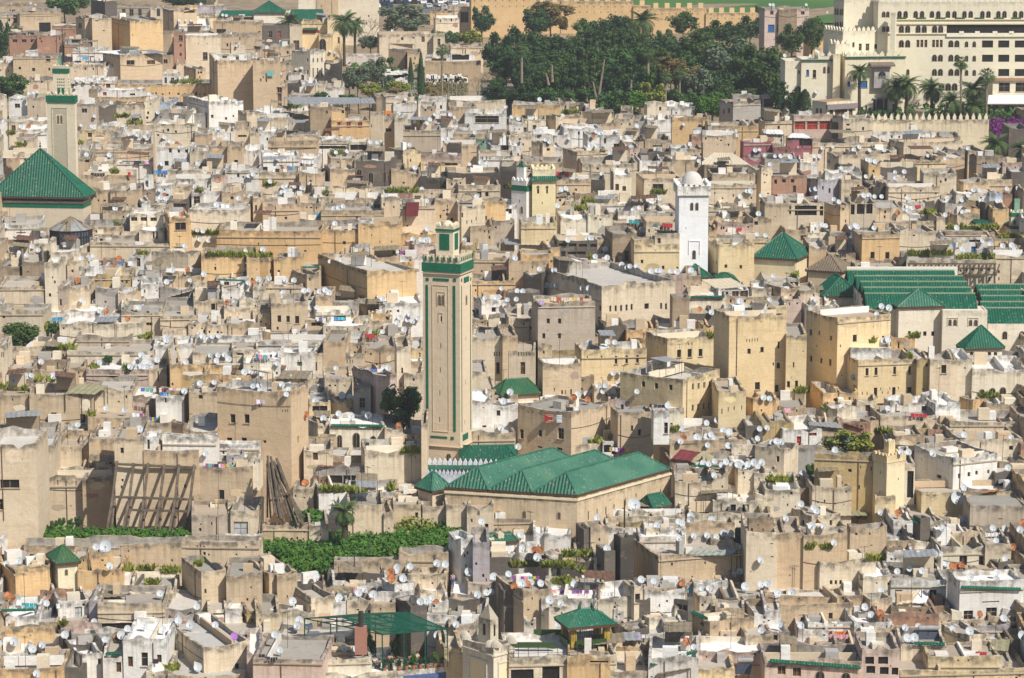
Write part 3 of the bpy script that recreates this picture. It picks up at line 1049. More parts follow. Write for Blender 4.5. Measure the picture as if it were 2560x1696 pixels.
36.5,64.5,113.5,137,205,Y;38,147.5,2.6,6.5;46.5,149,1.6,4.3;57,153.5,2,5;78.5,153,3.5,6.5;97,145,.7,1;105.5,154,2,3;38.5,171.8,2.3,6.4;48,174,2.2,5.5;56.3,175,2.2,7;38.3,197.8,2.4,5;47.5,199,2.2,5;58.2,200.2,3.4,3.2;44.8,162,1,2.5;66.5,162,1,2.5
113,113,121,128,149,G
113.5,113.5,130,149,166,Y;121,159.8,1.8,5.5
0,0,17.5,125,160,Y
@C0
-3,-3,6.2,5.5,42,S;1,12,.7,5;2.5,12,.7,5;1,32,.7,4
6,6,40,7,17,S
39,39,70,9.5,19,T
70,70,120,-3,9,T;97,6,8,4;117,6,8,4.5
62,62,142,11,25,C;126,8,10,2.5
142,142,178,5,21,W;161,10,1,3.5
180,180,240,-4,8,W
215,215,239,11,25,C;219,13,6,2.2
178,178,216,12,25,S
31,31,63,19,30,B;40,11.5,.5,.5
5,5,31,27,39,T;17.5,20.5,9,3.5
30,30,61,29,41,T
61,61,79.5,26.5,41,T
79.5,79.5,137,28,42,P;100.5,32,10.5,5.3;122.3,35.5,4.8,5
137,137,154,27,39,S;145.5,30,1.5,8
154,157,167,22.5,52,O
+159.5,159.5,162.5,19.5,23,O,1.2;160.3,20.5,.6,2;161.3,20.5,.6,2
167,167,230,24.5,34,O;187.5,26.5,.8,2.5;189.5,26.5,.8,2.5;191.5,26.5,.8,2.5
166,166,190,33,48,N;176.5,35,1.5,1
188,188,231,33.5,47,O
193,193,225,28,34,W
225,225,240,22,40,C
28,28,43,44,50,B;35,46,2.5,2.6
42,42,62,42.5,50,W;k49,44,5,4
-3,-3,27.5,50,83,T;10.8,55,1.5,2.5;0,59.5,6,.6
27,27,87,50.5,85,T;47,68,5.5,8.7;74,69.5,5,8
87,87,122,47.5,75,T
122,122,143,53.5,73,P;134.5,59.5,3.2,3.4
143,167,174.5,49,80,T;170.5,62,.7,5;172.5,62,.7,5
+144,144,170,53,61,W,5;152,54.5,2,4.5
174.5,174.5,201,48.5,84,T;183.5,51.8,4,3.8;182,71.5,3.4,3.3;197,50.5,2,1
201,201,240,48,57,S
200.5,209,240,45,53,W
81,81,136,72.5,97,T;93.3,81.5,2.3,5;104.3,81.8,2.2,4.6;99,80,.8,2;110,80.5,.8,2.5;119.5,83,.8,2
136,136,158,77.5,90,S
158,169,174,79,92,B
-3,-3,82,79,89,W;38.5,83,2.5,3
-3,-3,54,88,106,T
33,33,50,99,143,S
50,50,74,99,121,S;60,105,1,1.3
55,55,83,85.5,101,T
82,82,105.5,91.5,121,T;101,112,2.4,4
72,72,83,98,117,T;76.8,105.5,.8,5;72,102,.8,2.5
-10,-10,33.5,97,200,S,9;0,130,18,8;-1,148,4,10;34,99,0,0
105.5,105.5,132.5,90.5,160,T,10;111.2,100.5,3.3,5.4;112.2,129.3,2,2.8;111.5,135.5,1.8,3.2
132.5,132.5,183.5,103,160,T,9;170,134.5,2.3,3.3;125,121.5,9,.5
+133,133,146.5,91,103.5,W,4;d136,93,2.6,9;d146,88.5,5.5,12
+150,150,200,89,103,W,2;165,92.5,1,.8;176.5,93.2,1,.8;187,93,1,.8
183.5,183.5,233,118,160,T,7;202.3,139.5,5.2,9
+194,194,240,96.5,111,W,2
+209.5,209.5,226,107,118.5,L,3
+193,193,209,113.5,118.5,B,3
+226,226,240,110,119,C,3
50,50,104.5,119.5,129,C;92,121.5,12.5,8
34,34,104,128.5,143,S;39,130,5,3;52.7,130.3,1.3,4.8;69.6,131.3,1.2,4.8;93,140.5,1,3.6;98,140.8,1,3.2
76,76,104,129,146,T
@C1
-15,-15,62,2,14,W
20,20,54,12.5,31,W;g37.8,21,4.8,4
62,62,82.5,2,31,T
54,54,62,12.5,31,S;d54.5,21.5,2,8
82,82,100,2,21,T
82,82,100,12.5,31,S;84,19,.7,3.5;86.5,19,.7,3.5;89,19,.7,3.5
98,98,130,8.5,29,T
100,100,112,-3,10,B
113,113,142,-1,8,P
130,130,143,8,58,C;134.2,26.5,1.8,5.5;133.5,40.5,1.2,4
142,142,154,8,22,Y
138,138,154,21,32,W;142.6,22,1,4.6;145.3,24.3,1,6.3;148,24,1,6.3
137,137,154,32,60,C
-3,-3,22,18,38,W
20,20,64,37,47,S
32,32,63.5,42,51,W
-15,-15,32,41,50,W;14,37,5,7
0,0,20,37,42,S
63.5,63.5,89,36,60,S
90,111,130,33,75,P;106.5,58.5,1.3,3.2
90,90,106,44,75,G;95.5,54.5,5.5,9.3
88,88,93,35,45,S
50,50,64,49,60,W
69,84.5,93.5,56.5,76,Y
49,49,69,59,80,Y;52,62,14,5
-36,32,48,49,141,T;-27,91,5,4.5;-13.5,91,5,5;-24,69.3,5,8.7;-11,69.5,5,8.7;38.3,90,1.6,6;6.5,93.5,3,3;24,65,1,3;26.5,65,1,3;28.5,65,1,3
-66,-66,-36.3,84,141,T
68,68,119,80,103,C;a75,89.2,4.6,13;a89.5,87.2,6.5,15.3;a105.8,90,5.2,12
119,119,136,83,104,C;d126.3,92,6.2,10.3
135,135,158,88,104,S
44,57,68,78,100,S
43.5,43.5,74,90,105,T
44,44,71,103,136,T;d52.5,105,4.8,7
53,53,100.5,118,136,G,6;k66,126,14,8;k80.5,126,7,8;k88,126,12,9
+53,53,66,126,134.5,R,.3
60,60,100,107,119,N,5
97,100.5,155,103.5,139,S;146.5,108.5,1.5,1.5;107.5,116.5,.8,1
152.5,152.5,158.3,79,143,S;154,101,1,1
+152.8,152.8,157,79,86,S,1
34,34,53,138,152,S
51,58,98,138.5,157,W;82.5,138,2,1.5
85,85,127,143,162,W;93.5,147,5.6,5;104.5,149.5,2.4,2.8;115.8,150.3,2.6,2
53,53,85,136,146,W
127,127,151.5,142.5,160,S;131,145.5,1.2,4;135.8,145.8,1,3.4;142.7,145.8,1.2,4
200,200,228.5,-3,34,S;222,21.5,3.4,10.6;208,20,2.3,10;219.8,12,1,4;222.2,12,1,4;224.6,11.7,1,4;227,11.5,1,4
228,228,242,-3,37,T
199,199,214,31,60,S;a200.5,48,1.8,7
207,207,222,47,59,C;209.5,52,.7,4;212,52,.7,4;214.5,52,.7,4
198.5,198.5,218.5,57.5,87,W;d209.2,79.8,3.8,4.8;d215,81.5,6,3.2;209.5,63,1.3,1.2
217,218.5,242,61.5,86,W;222.5,66,3.5,5.2
198,198,240,86.5,105,T
218,218,242,52,63,S
@C2
-3,-3,21,11,37,S;5.6,12,.9,4;8.1,12,.9,4;10.5,11.8,.9,4;12.9,11.6,.9,4;15.2,11.5,.9,4;d7.8,21.3,4.4,11.5
24,24,82,-1,9,T
24,24,37,6.5,24,S
36,36,62,10.5,22,N
24,28.5,64,23,60,T;45.5,47.3,1.6,5;53.8,46.5,1.6,5;38.8,45,.9,3.6;49,47,.8,4
62,62,76,34.5,50,B
58,64.3,124.5,10.5,46,Y;95,15.8,2.4,7.5;104.8,15.2,2.4,7.6;114.8,14.9,2.4,7.4;69,15.5,1.1,2.2;82.3,15.5,1.3,2.4
108,108,120,24.5,33,O
76,76,109,45,60,S
123.5,143.7,187,.5,33,Y;152.7,10,3.6,7;162.5,9.3,3.7,7.6;172.6,9.3,3.5,6.8;157,25,2.6,3.8;163,3.7,1,2.3;165.8,3.4,1,2.3
+109,109,124.5,-1,11,O
100,158,192,37.5,81,Y;119.7,39,3.3,5.6;131.7,40.5,3.3,6;145,42,3.3,5.6;166.5,41.5,2,5.3;171.6,41,2,5.2;176.9,40.2,2,5.2;182,39.3,2,5.2;186.8,38.7,1.8,5.2;166.2,61,2,5.4;171.3,60.3,2,5.4;176.5,59.6,2,5.4;181.3,58.8,2,5.4;186.3,57.6,2,5.4
191,191,216.5,47.5,88,Y;193.6,64.5,1,5;199.5,63,.8,4;205,62,.9,4;212,61.5,.8,4
145,145,159,64,86,C;146.5,77.5,2,5
216,223,241,56,81,O;222.8,66,1.3,2.2;230,65,1.3,2.2;231.5,69.5,1.8,3
-3,-3,60,58.5,69,W
+19.5,19.5,50,60,70,Y,3
+55,55,73,61,70,Y,3;d65,62.5,3,5.5
-15,5,6,59,80,W;0,59.5,3.5,4
89,89,97,56.5,69,P
95,95,116,56.5,69,L;d100.5,60.5,2.7,8
+89,89,124,53.3,58,W,4
115,115,129,57.5,68.5,W;120.6,61.5,2.7,5
5.3,54.8,91,68,108,T*;7.3,83.3,3.4,9.2;24.5,84,3.2,6.5;42.3,82,5.6,11;23.5,98.8,4.5,2.5;41.5,100,5,3.5
91,98,131,68,108,T;110,80,2,5.4;116.5,83.5,2.8,6
+131,131,145.8,66.5,122,W;140.7,77.2,3.4,10.4;141,97.3,3,9.3;136,99,1,1
56,56,82,97.5,106,S
84,84,115,95,107,W;k92,99.5,11,7;k84.5,98,7,7
146,146,180,112,122,B
146,146,217,94.5,112,T;156,97,15,.8
178,178,217,86.5,97,T
146,146,180,84,96,T
203,203,227,97,113,C
192,192,203,105,112,D
225.5,233,242,98.5,120,D;230.5,106.5,3.3,6
231,231,242,78,99,N;235,84.5,.5,.5
216,216,232,81,100,D
150,150,178.5,118.5,127,T
178,178,209,118,135,T
150,150,185,124,133,W
209,209,226,120,142,C
224,224,242,124,143,C;228,128,.8,3.5
151,151,185,131,157,S
184,184,200,124.5,157,S
186,186,232,149.5,162,H;202,153,5,8;213,153,6,7
225,225,242,143,160,C
@C3
-50,-35.7,17,-21,62,Y;-20,0,.7,3;-17.5,0,.7,3;-15,-.5,.7,3;-12.5,-.7,.7,3;-10,-.9,.7,3;9,2.3,1.8,6.6;4.3,21.5,1.2,3.3;8,22,3.3,5.3;6.5,42.5,3.5,6.5;-19,9,3,5;-7,7.5,3,5;-12,40,4.5,7;-30,25,.8,1.5
17,17,36,-4,62,Y;23,21.3,1.3,5.2;17.5,39,2.8,6;25,38.5,2.7,6;34,41,1.5,4
71,83.5,138,19,58,Y;90.3,27,2.6,7;98.6,26.4,2.6,7.2;115.9,25.5,2.4,7.3;129.9,25,2.4,7.2;98,45,2.9,8;114.9,44.6,2.9,8;128.9,44.5,4.2,5.2;86.8,48.7,.8,3;91.2,48.7,.8,3;103.8,45,.7,2.4;105.3,48.4,.7,2.4;110.6,48.2,.7,2.6;112.3,44.6,.7,2.4;120.2,44.2,.7,2.4
+76.5,76.5,114.5,8.5,19,W,5
137.8,137.8,150.2,19.5,58,N
150,150,175,19,60,T;160.3,24,4.5,8
136,136,162,1,17,C;140,9.2,1.3,4.5;148.9,8.2,1.3,4;155.3,11.3,.9,3.5;157.2,11,1.2,4
114,114,136,-1,19,O;120,3,1.5,6
175,175,189,19,58,C;181,26.2,2,1.4
189,189,240,28,60,C;a195.5,46.8,4.8,8;a205,45.7,5.2,8;a214.4,45,5.4,9.4
+175,175,240,17.8,29,H
226,226,242,42.5,60,C;a230.8,51,7,8
25,25,34,48,63,B
51,51,67,50,62,O;d60.5,54.8,4.4,6.6
66,66,83.5,48.5,62,O
-3,-3,10.2,57,76,O
10,10,35,61,76,T
54,64,82,63.5,78,C;57.2,74,5,3;67.5,74.6,5.3,2.8
82,82,100,57,68,C;d90,61,4.5,6.2
+55,55,82,61,64,D,4
107,113,156,58,73,W;d142,62,10.3,4.3;118,66.5,4,3
155,155,178,60,81,W;163.5,73.6,2.3,4.4
177,189.5,202.5,56.5,67,O;190,62,1,1
202,202,240,60,72,T
104,104,156,71,85,T;103.5,71,2.5,12
85,93,104,76,86,T
67,67,95,76.5,86,R
13.5,13.5,50,82.5,101,W;r26.6,90,4,10.2;r38,86.7,7,3
+31,31,47.5,100,103.5,R,3
-3,-3,24,77.5,98,N
27,28,50,100,116,G
50,50,70,82.5,99,T
37,37,70,77.5,84,G
-12,15,28,101.5,134,T;7.7,108,2.7,6
107,107,150,82,91,N
148,148,171,84,92,R
168,168,242,76.5,92,S;178,73.5,20,3
157,157,182,80,88,T
118,118,145,90,106,T
142,142,180,99,116,T
160,160,180,93,106,N
178,178,236,93,114,T;182.7,103.3,2.2,3.5;189,103.3,2,3.5;r204,104,5,4;223,98.8,3.6,4
220,220,235,80.5,90,R
232,234,242,97,115,R
43,98,99,109,150,N;74,120,3.3,3.4;66.9,131.5,2,2.6;83.5,135,1.4,4;94.8,118,1.3,4;85,117.6,1,2;48.5,132,2.6,2.8
126.5,126.5,136,115,150,C;k129,122,6,25
135,171.5,212,110.5,142,W;156,124.8,4.2,5;175.8,124.5,2.2,4.4;184.6,123.2,2.4,4;191.7,122,2.2,3.5;202.8,121,1.9,3.4;202.8,134.6,1.9,3.5;156,140.2,1,1
110,110,150,98,110,D
210,210,242,124,139,D;k212,133,8,6;k225,133,10,6
142,142,242,141.5,158,Y;146,144,3,1;152.5,144,3,1
185,185,242,139,150,P;200,144,3.5,5
41,41,77.5,137,160,S
-3,-3,30,139,160,C
30,30,42,139,150,B
99,99,118,146,158,Y;d97.5,149,3,6;120,146,4,4
-3,-3,9,120,138,C;3,126.5,1.8,5.5
212,214,242,114,126,B
@D0
22,22,172,34,56,T,3
177,177,213,5.5,30,T
213,213,238,3,30,S;p216,12,13.5,15.5
168,168,240,29.5,52,S,2.5
207,207,242,27.5,44,C,2
-3,14,46,57,84,O;12.5,65,1,4
+-3,-3,13,44.3,56,O,3
+15,15,46,53.5,58.5,Y,3
71.5,71.5,112,56,78,O
+81,84.5,105,41.2,56.5,O,4
+66,66,81,44,55,O,4
168,186,209,58,92,T;189,74.5,2,4
209,209,242,62,93,T
209,209,229,52.5,62,S
36,37,68,76,88,R
45,53.5,82,86,106,W;76,87.8,2.8,2.8;p69,91,7.2,14;48,90,2.5,4
82,82,91,85,106,L
90,90,152.5,87.5,111,T
87,87,120,78.5,88,D
119,119,162,77,87,C
56,56,78,105.5,118,P
78,78,146,105,115,P;k94,105,30,8
146,160,207,104,116,R
5,5,35,98.5,118,W
35,35,46,97,106,L
31,31,53,105,116,T
3,5,51,110,132,O
51,66,145,116,126,G
+66,66,144,112,116.5,W,3
162,162,242,114,129,W
152,152,183,92,106,G
190,192,210,94,107,C;k193,97,15,9
208,208,222,93,107,W
222,228,242,94,108,N
-3,-3,26,132.5,149,W;d5.7,136.5,4.7,10.5
24,24,62,136,149,G
34,34,51,126,140,D
50,62.5,95,126,140,K
62.5,76,95,135,152,W;90.5,138.8,3,5
95,95,113,138,153,W;d107.3,142,5,9.5
113.5,113.5,153.5,121,153,W;d118,136.7,5,9.8;130.5,133,6.4,13;d145,135,4.6,7.5
153.5,188,231,128,159,S;217.3,143.3,4.2,7
+165,165,200,121,128,C,5
59,59,76,148,166,D
-3,-3,59,147.5,170,O,7
135,135,155,151,168,C
155,155,228,153,170,S
228,228,242,132,165,P
@D1
6,6,53,15.5,35,T,2
49,49,67,16,36,S
85,85,118.5,-3,29,S;101.5,19.5,1.3,1.2;111,21.5,.8,2
118,118,127,4,29,S
127,127,152.5,-3,22,T;147,3.5,3,5;154,6,.8,2
152,154,176,-2,21,T;155,12,2.5,5.2
176,176,195.5,-3,24,S
195,195,219.5,-3,26,T;198.5,9.5,1.8,3.3;211.5,14,3.4,5.6;a205,2,1.9,3.6
207,209,219,9.5,12,D
72,72,140,48,60,T,2
132,132,178,40,58,T,2
178,189.5,201,27.5,64,W
200.5,200.5,216,31.5,70,L
201,217,242,31.5,52,W
-12,12,38,60.5,88,T
12,19.5,38,62,90,T
-3,-3,12,51,66,S
23,51,73,82.5,104,S
26,38,62,71,83,K
12,51,60,97,108,C
71,71,122,66.5,77,W
62,62,122,74.5,82,T
75,75,110,78,85,G
116,128,145,70.5,92,W
109,109,145,77,92,W
66,66,118,60,68,D
71.5,71.5,85,87,100,W
84,84,108,86,100,S
106,106,129,88,103,T;114.5,92,1.3,2.3
129,143,158,91,112,D
140,140,176,60.5,74,S
138,138,175,54,62,S
148,148,178,87,97,W
158,158,212,97,109,W
178,203,207,84,96,D
180,180,202,79,87,C;183,82,5,2;193,82,6,2.5
152,152,175,74.5,87,C;r155,71,10,3
196,196,242,69.5,82,T
205,205,242,45,69,D
206,206,222,61,68,O;212,63,5,4
216,216,242,42,56,W
+222,222,234,44,49,W,3
224,229,242,76,98,D
174,174,191,130,150,Y;173,144,8,14
175,175,209,118,130,C
178,178,207,106,118,T
176,176,192,112,117,C
0,0,22,97,118,S;3,102,1.2,2.5
-3,-3,24,113,122,W
17,17,92,124,138,W
+18,18,91,119,124.5,G,5
-3,-3,16,126,140,W
61.5,61.5,107,139.5,165,H;74.3,143.6,1.7,1.9;78.9,143.3,1.7,1.9;103.5,142,1.8,2
-3,-3,61.5,138,180,P
62,62,130,153,172,H
@D2
-20,-20,40,10,26,T;a.8,18.5,2,5.5;a5.3,18.7,2,5;a17.6,19.3,2.2,5;a-16,18,2.2,5;a-11.8,18,2,5
20,20,30,22.5,40,W
30,30,54,23.5,42,W
-15,-15,22,31,42,W;d17,45,2.5,2
-3,-3,60,40,50,W
37,37,44,39.5,47,R
59,66.5,73,19,44,D
66.2,72.7,89,17,44,T;80,27.4,1.6,2.8
60,60,79,45.5,64,S
20,34,45,50,66,C
+30.5,34,44,51,60,C,4
22,45,78,52,70,K
77.5,85.5,95.5,39.5,72,D
94,100.5,113,28,72,K
113,135.3,217.5,44,73,T
+100,100,117,28.5,42,W,5;102.5,34,5.4,6
+116,116,178,35.5,45,W,3;142.5,38.5,6.5,6
+118,118,160,26.5,36,W,5
+137,137,161,19,27,W,4;152.5,19,1.5,4
+124,124,160,17.5,27,C,4;150,16.5,0,0
217.3,217.3,253,22,73,T
+217.5,219,242,10,22,B,4
206,217,218,20,45,K
184,184,206,28,43,S
88,88,125,17.5,29,W
88,88,160,6.5,18,S
100,100,150,13.5,20,N
98,98,141,2,13,H
156,156,206,13,29,T
165,165,220,5,16,C
200,200,213,3,13,D
27,27,78,82.5,104,W
60,60,86,69,79,S
-15,10.5,37,77,106,T;18,82,1.2,2.5;14,93,2,1.5
37,37,111,83.5,105,C
26,34,51.5,91.5,110,C
94,94,103.5,93.5,104,W
11,11,22,103,111,W
103,113,121,72,106,T;113.3,79,5,8
117,122.5,160,75,101,W
+122,122,162,72,77,T,4
138,150.5,163,90,101,C
150,163,169,86,103,D;152,88,10,7
168,173.5,188.5,82,92,C
186,186,242,91,100,S
196,196,242,83.5,98,B
+187,187,242,77,85,W,3
166,183,224,104.5,127,T;174,104,3.4,5.4
+188,188,215,92,98,T,4
224,224,242,97,118,W
216,216,242,117,136,S
137,137,200,68.5,76,W
168,168,195,68,79,W
117.5,127,144,101,111,C
142,142,161,110.5,123,W
126,126,143,116,124,W;k136,114,6,3
112,112,183,119,133,T
99,107,127,112,125,D
95,104,112,110,121,S
94,94,120,104,110,G
198,198,222,119,131,G;203,123,3.2,5.6;212.3,124.5,3.2,5.6
172,172,233,131,150,P
172,172,206,148,170,Y
51,51,91,139.5,172,O;72,139.5,17,3.5
+72,72,90,139,143,O,3
97,97,131,127,139,O
126,126,172.5,138,172,W
71,71,126,151,172,S
90,90,126,143,152,T
-3,-3,97,138.7,172,C,10;k-1,149,21,12;k28,146,16,14
112,112,128,84,105,D
@D3
19,40.5,67,6.5,17,S;57,10.7,2.3,5;21,9,3,7;31,10,2.5,7
-3,-3,7,10.5,24,N;-2,12,8,6
7,7,73,17,25,S
-20,-20,9,22,78,T;2,32,2.5,1.2;2.5,44,2.5,1.2
9,9,33,24,76,T
+33,33,73.5,24.5,40,T
73,76,110,16.5,45,T;80.5,22.3,2.3,2.6;93.5,22,1.3,2.5;94.7,33.5,2,1
40,40,67,38,49,S;43,42.3,2.2,2.6;d58.5,43.3,6.3,3.6
33,48,100,50.5,79,T;57.2,66.3,2.4,4;61.7,66.3,2.2,4;66,66.2,2.3,4.2;82.8,63,1.8,4.5;87,62.5,1.5,4;42,64,3,4
67,76,98,45,51,W
110,110,134.5,41,54,W
110,110,134,31,42,T
109,109,134,24.5,30,W
116,116,134,12,22,W;k118,20,14,3
134,141,150,10,38,D
146,153,161,22,34,D
140,140,163,12,22,C
161,161,201,23,36,S
134,134,160,30,40,C
160,160,201,36.5,55,C;177,43.7,7,9;195,44,6,9.7
+158,158,162,40,50,W,3
201,201,225,34,55,S
222,222,242,33,47,V;b234,36.5,4,7
187,187,242,-3,23,T;213,9,4,1
199,199,225,28,36,C
110,110,125,37,48,B
137,137,160,44,57,B;150,47,7,9
205,213,227,50,62,D
88,88,115,61.5,84,C
113.5,113.5,165,66,84,W;117.4,75.2,6.6,7.3;149.5,75,6.3,8
114,114,190,55.5,62,T
+92,92,183,57.5,62,G,3
183,183,212,56,66,T
212,212,242,60,68,T
166,177.5,237,68,106,W;181,94.5,8.4,10;201.8,91.7,9.6,10.4;195.5,77.5,1.2,1.5;198,86,16,.6
217,217,242,92,104,W
204,204,242,99,108,S
86,94.5,115,83.5,99,T;97.6,90.5,3.2,4.6
154,154,162,82,92,R
114,114,168,90,100,B
100,100,158,98,113,R
154,154,170,100,111,S
-3,-3,88,78.5,92,T
-3,11.5,79,90,106,T;56,96.5,3.8,5.6;d30.2,100.5,5.7,7
+-3,-3,38,83,92,S,4
-3,-3,12,94,115,W
37,37,80,105,117,W
80,80,115,106,119,W;75,113,3,3
170,170,224,107,120,L;b195.5,113,6,2.3;b214,114.6,6,2.3
158,158,200,102,110,S
223,223,242,105,118,S;225,108,14,3
98,98,118,109,121,T
28,28,56,113,125,W
55,55,97,117.5,124,G
45,45,63,124.5,134,P
62,62,123,125,138,P;70,126.5,6,7
84,84,123,123,130,T
123,123,165,126,150,C
160,186.5,204,117.5,140,C;172.3,131,4.6,7
204,204,224,123,140,N
224,224,242,121,138,B;233,121,8,10
-3,-3,20,115,133,P;0,117,9,5
122,122,242,150,172,Y
+148,148,215,137,149,Y,6;175,139.5,1.5,2;184.5,139.5,1.5,2
+196,196,226,141,151,C,4
-3,-3,87,142,175,P,7;d9,145.5,7.2,8;d23,147,7.5,8.3;a44,150.5,8,9;a68,152,8,9
-3,-3,87,131.5,142,P,8;k0,133,4,5;k8,133,10,5;k21,133.5,11,5;k34.5,134,10.5,5;k48,134,10,5.5;k61,134.5,10,5.5;k75,135,9.5,5
87,87,122,130,175,P,7;k90,137,8,7;k102,137,9,7;k91,145.5,8,7;k103.5,146.5,8,7;k114.5,147,8,7
"""
# ------------------------------------------------------------------ build the town
HOUSES = []
def jcol(c, k=.09):
    q = 1 + R.uniform(-k, k); w = R.uniform(-.03, .03)
    return (min(.86, c[0] * q * (1 + w)), min(.86, c[1] * q), min(.86, c[2] * q * (1 - w)))
ROOFC = [(.42, .39, .345), (.36, .335, .295), (.47, .43, .37), (.56, .54, .5), (.44, .375, .295)]
def parse_town(txt):
    L = []
    for ln in txt.split('\n'):
        ln = ln.strip()
        if not ln: continue
        if ln[0] == '@': tile(ln[1:]); cur = None; continue
        h = Fr(); h.room = ln[0] == '+'
        parts = ln.lstrip('+').split(';')
        a = parts[0].split(',')
        x0, xc, x1, yt, yb = [float(v) for v in a[:5]]; c = a[5]; lit = c.endswith('*'); c = c[0]; dep = float(a[6]) if len(a) > 6 else None
        h.wins = []
        for p in parts[1:]:
            k = ''
            if p[0].isalpha(): k = p[0]; p = p[1:]
            w = [float(v) for v in p.split(',')]
            if w[2] < .1: continue
            h.wins.append((sx(w[0]), sy(w[1]), w[2] * K, w[3] * K, k))
        if dep is None: dep = R.uniform(3.2, 4.5) if h.room else R.uniform(7, 10)
        dd = None
        if h.room and cur and yb <= cur.yt + 5:          # a room stands on the roof it belongs to
            r = ray((sx(x0) + sx(x1)) / 2, sy(min(yb, cur.yt + 1))); dz = (cur.f.zt - .15 - CAM.z) / r.z * r.y
            F0 = cur.f; fy = []
            for xx in (sx(x0), sx(x1)):
                side = 0 if xx >= F0.xc - .01 else 3; e = F0.e1 if side == 0 else F0.e2; u = isect(xx, F0.C, e, sy(cur.yt)); u = min(max(u, 0), F0.w if side == 0 else F0.l); fy.append(F0.C[1] + e[1] * u)
            fy.append(F0.d); lo = max(fy) if not (x0 < cur.xc < x1) else max(fy)
            dd = min(max(dz, lo + .5), lo + 12)
        elif h.room and cur and yt > cur.yt - 1: dd = min(dref(sy(yb)), cur.f.d - .4)
        h.f = frame(sx(x0), sx(xc), sx(x1), sy(yt), sy(yb), dep, d=dd, theta=(max(50, math.degrees(math.atan((xc - x0) / max(.1, x1 - xc)))) if lit else None)); h.yt = yt; h.xc = xc
        h.given = len(h.wins)
        if not h.wins and (x1 - x0) > 9 and (yb - yt) > 7 and c not in 'KD' and R.random() < .85:
            for q in range(R.randint(1, 3 + int((x1 - x0) / 18))):          # small plain openings, as most of these walls have
                wx = R.uniform(max(x0, xc) + 1.5, x1 - 3.5); wy = R.uniform(yt + 2, max(yt + 2.1, yb - 3.5))
                h.wins.append((sx(wx), sy(wy), R.uniform(1.0, 2.4) * K, R.uniform(1.3, 3.2) * K, R.choice(['', 'd', 'k', ''])))
        h.c = c; h.col = jcol(PAL[c]) if c != 'T' or R.random() > .4 else jcol(tuple(a * .5 + b * .5 for a, b in zip(PAL['T'], R.choice([PAL['C'], PAL['G'], PAL['S'], PAL['C']])))); h.dep = dep
        h.rc = jcol(PAL['W'], .12) if c in 'WCHP' and R.random() < .55 else jcol(R.choice(ROOFC))
        h.par = R.uniform(.45, 1.05)
        vx0, vx1 = max(sx(x0), 0), min(sx(x1), 2560); vy0, vy1 = max(sy(yt), 0), min(sy(yb), 1696)
        h.area = max(0, vx1 - vx0) * max(0, vy1 - vy0)
        h.cur = cur; h.kids = []
        if h.room and cur: cur.kids.append(h)
        else: h.room = False; cur = h; L.append(h)
    L.sort(key=lambda h: -(h.area + sum(k.area for k in h.kids)))
    big = L[:300]; rest = []
    for h in L[300:]:
        b = h.f.box; best = None
        for g in big:
            q = g.f.box
            ov = min(b[1], q[1]) - max(b[0], q[0]); w = b[1] - b[0]
            if ov < .6 * w or w > 1.05 * (q[1] - q[0]): continue
            if not (0 < h.f.d - g.f.d < 13): continue
            if not (-18 < q[2] - b[3] < 26): continue
            s = abs(q[2] - b[3]) + abs(h.f.d - g.f.d)
            if best is None or s < best[0]: best = (s, g)
        if best and len(best[1].kids) < 3: best[1].kids.append(h); h.room = True
        else: rest.append(h)
    for h in big:
        boxhouse(h.f, 'house', 'pl', h.col, h.wins, None, h.par, h.rc)
        h.f.c = h.c; h.f.kids = len(h.kids); HOUSES.append(h.f)
        thing(h.f.ob, 'house', h.f.px[0], h.f.px[1], h)
        for k in h.kids:
            zb = h.f.zt - 3 if k.f.zt > h.f.zt + .4 else None
            boxhouse(k.f, 'room_or_rear_house' if zb else 'wing_or_rear_house', 'pl', k.col, k.wins, h.f.ob, min(k.par, .4), k.rc, zb=zb, org=h.f.org)
            k.f.ob.location = (0, 0, 0)
            k.f.c = k.c; k.f.kids = 1; HOUSES.append(k.f)
    for h in HOUSES: clutter(h, h.ob, h.org)
    sink = MB()
    for h in rest:
        for k in [h] + h.kids:
            boxhouse(k.f, 'house', 'pl', k.col, k.wins, None, k.par, k.rc, sink=sink); k.f.c = k.c; HOUSES.append(k.f); clutter(k.f, None, None, sink)
    y = 262.0                                        # the town goes on beyond both edges of the view
    while y < 1740:
        st = 26 + 26 * (y - 250) / 1450
        for x in (-330, -215, -100, 2575, 2690, 2805):
            w = R.uniform(75, 125); xa = x + R.uniform(-14, 14)
            if xa < 0 and xa + w > -4: w = -4 - xa
            if xa > 1000 and xa < 2564: xa = 2564
            f = frame(xa, xa, xa + w, y - R.uniform(1.0, 2.0) * st, y, R.uniform(7, 10)); f.c = R.choice('TTTSSCWWO')
            boxhouse(f, 'house', 'pl', jcol(PAL[f.c]), [(xa + w * q, y - st * .8, 9, 14, '') for q in (.25, .6)] if R.random() < .6 else (), None, R.uniform(.4, 1), jcol(R.choice(ROOFC)), sink=sink)
        y += st
    if rest:
        o = sink.build('small_house_mass', ['pl', 'roof', 'glass', 'frame', 'shut', 'grey', 'canopy', 'rust', 'pole'])
        thing(o, 'houses', 0, 0, None, None, 'small tan and white houses packed between the larger ones across the old town', 'stuff')
    print('houses', len(big), 'mass', len(rest))


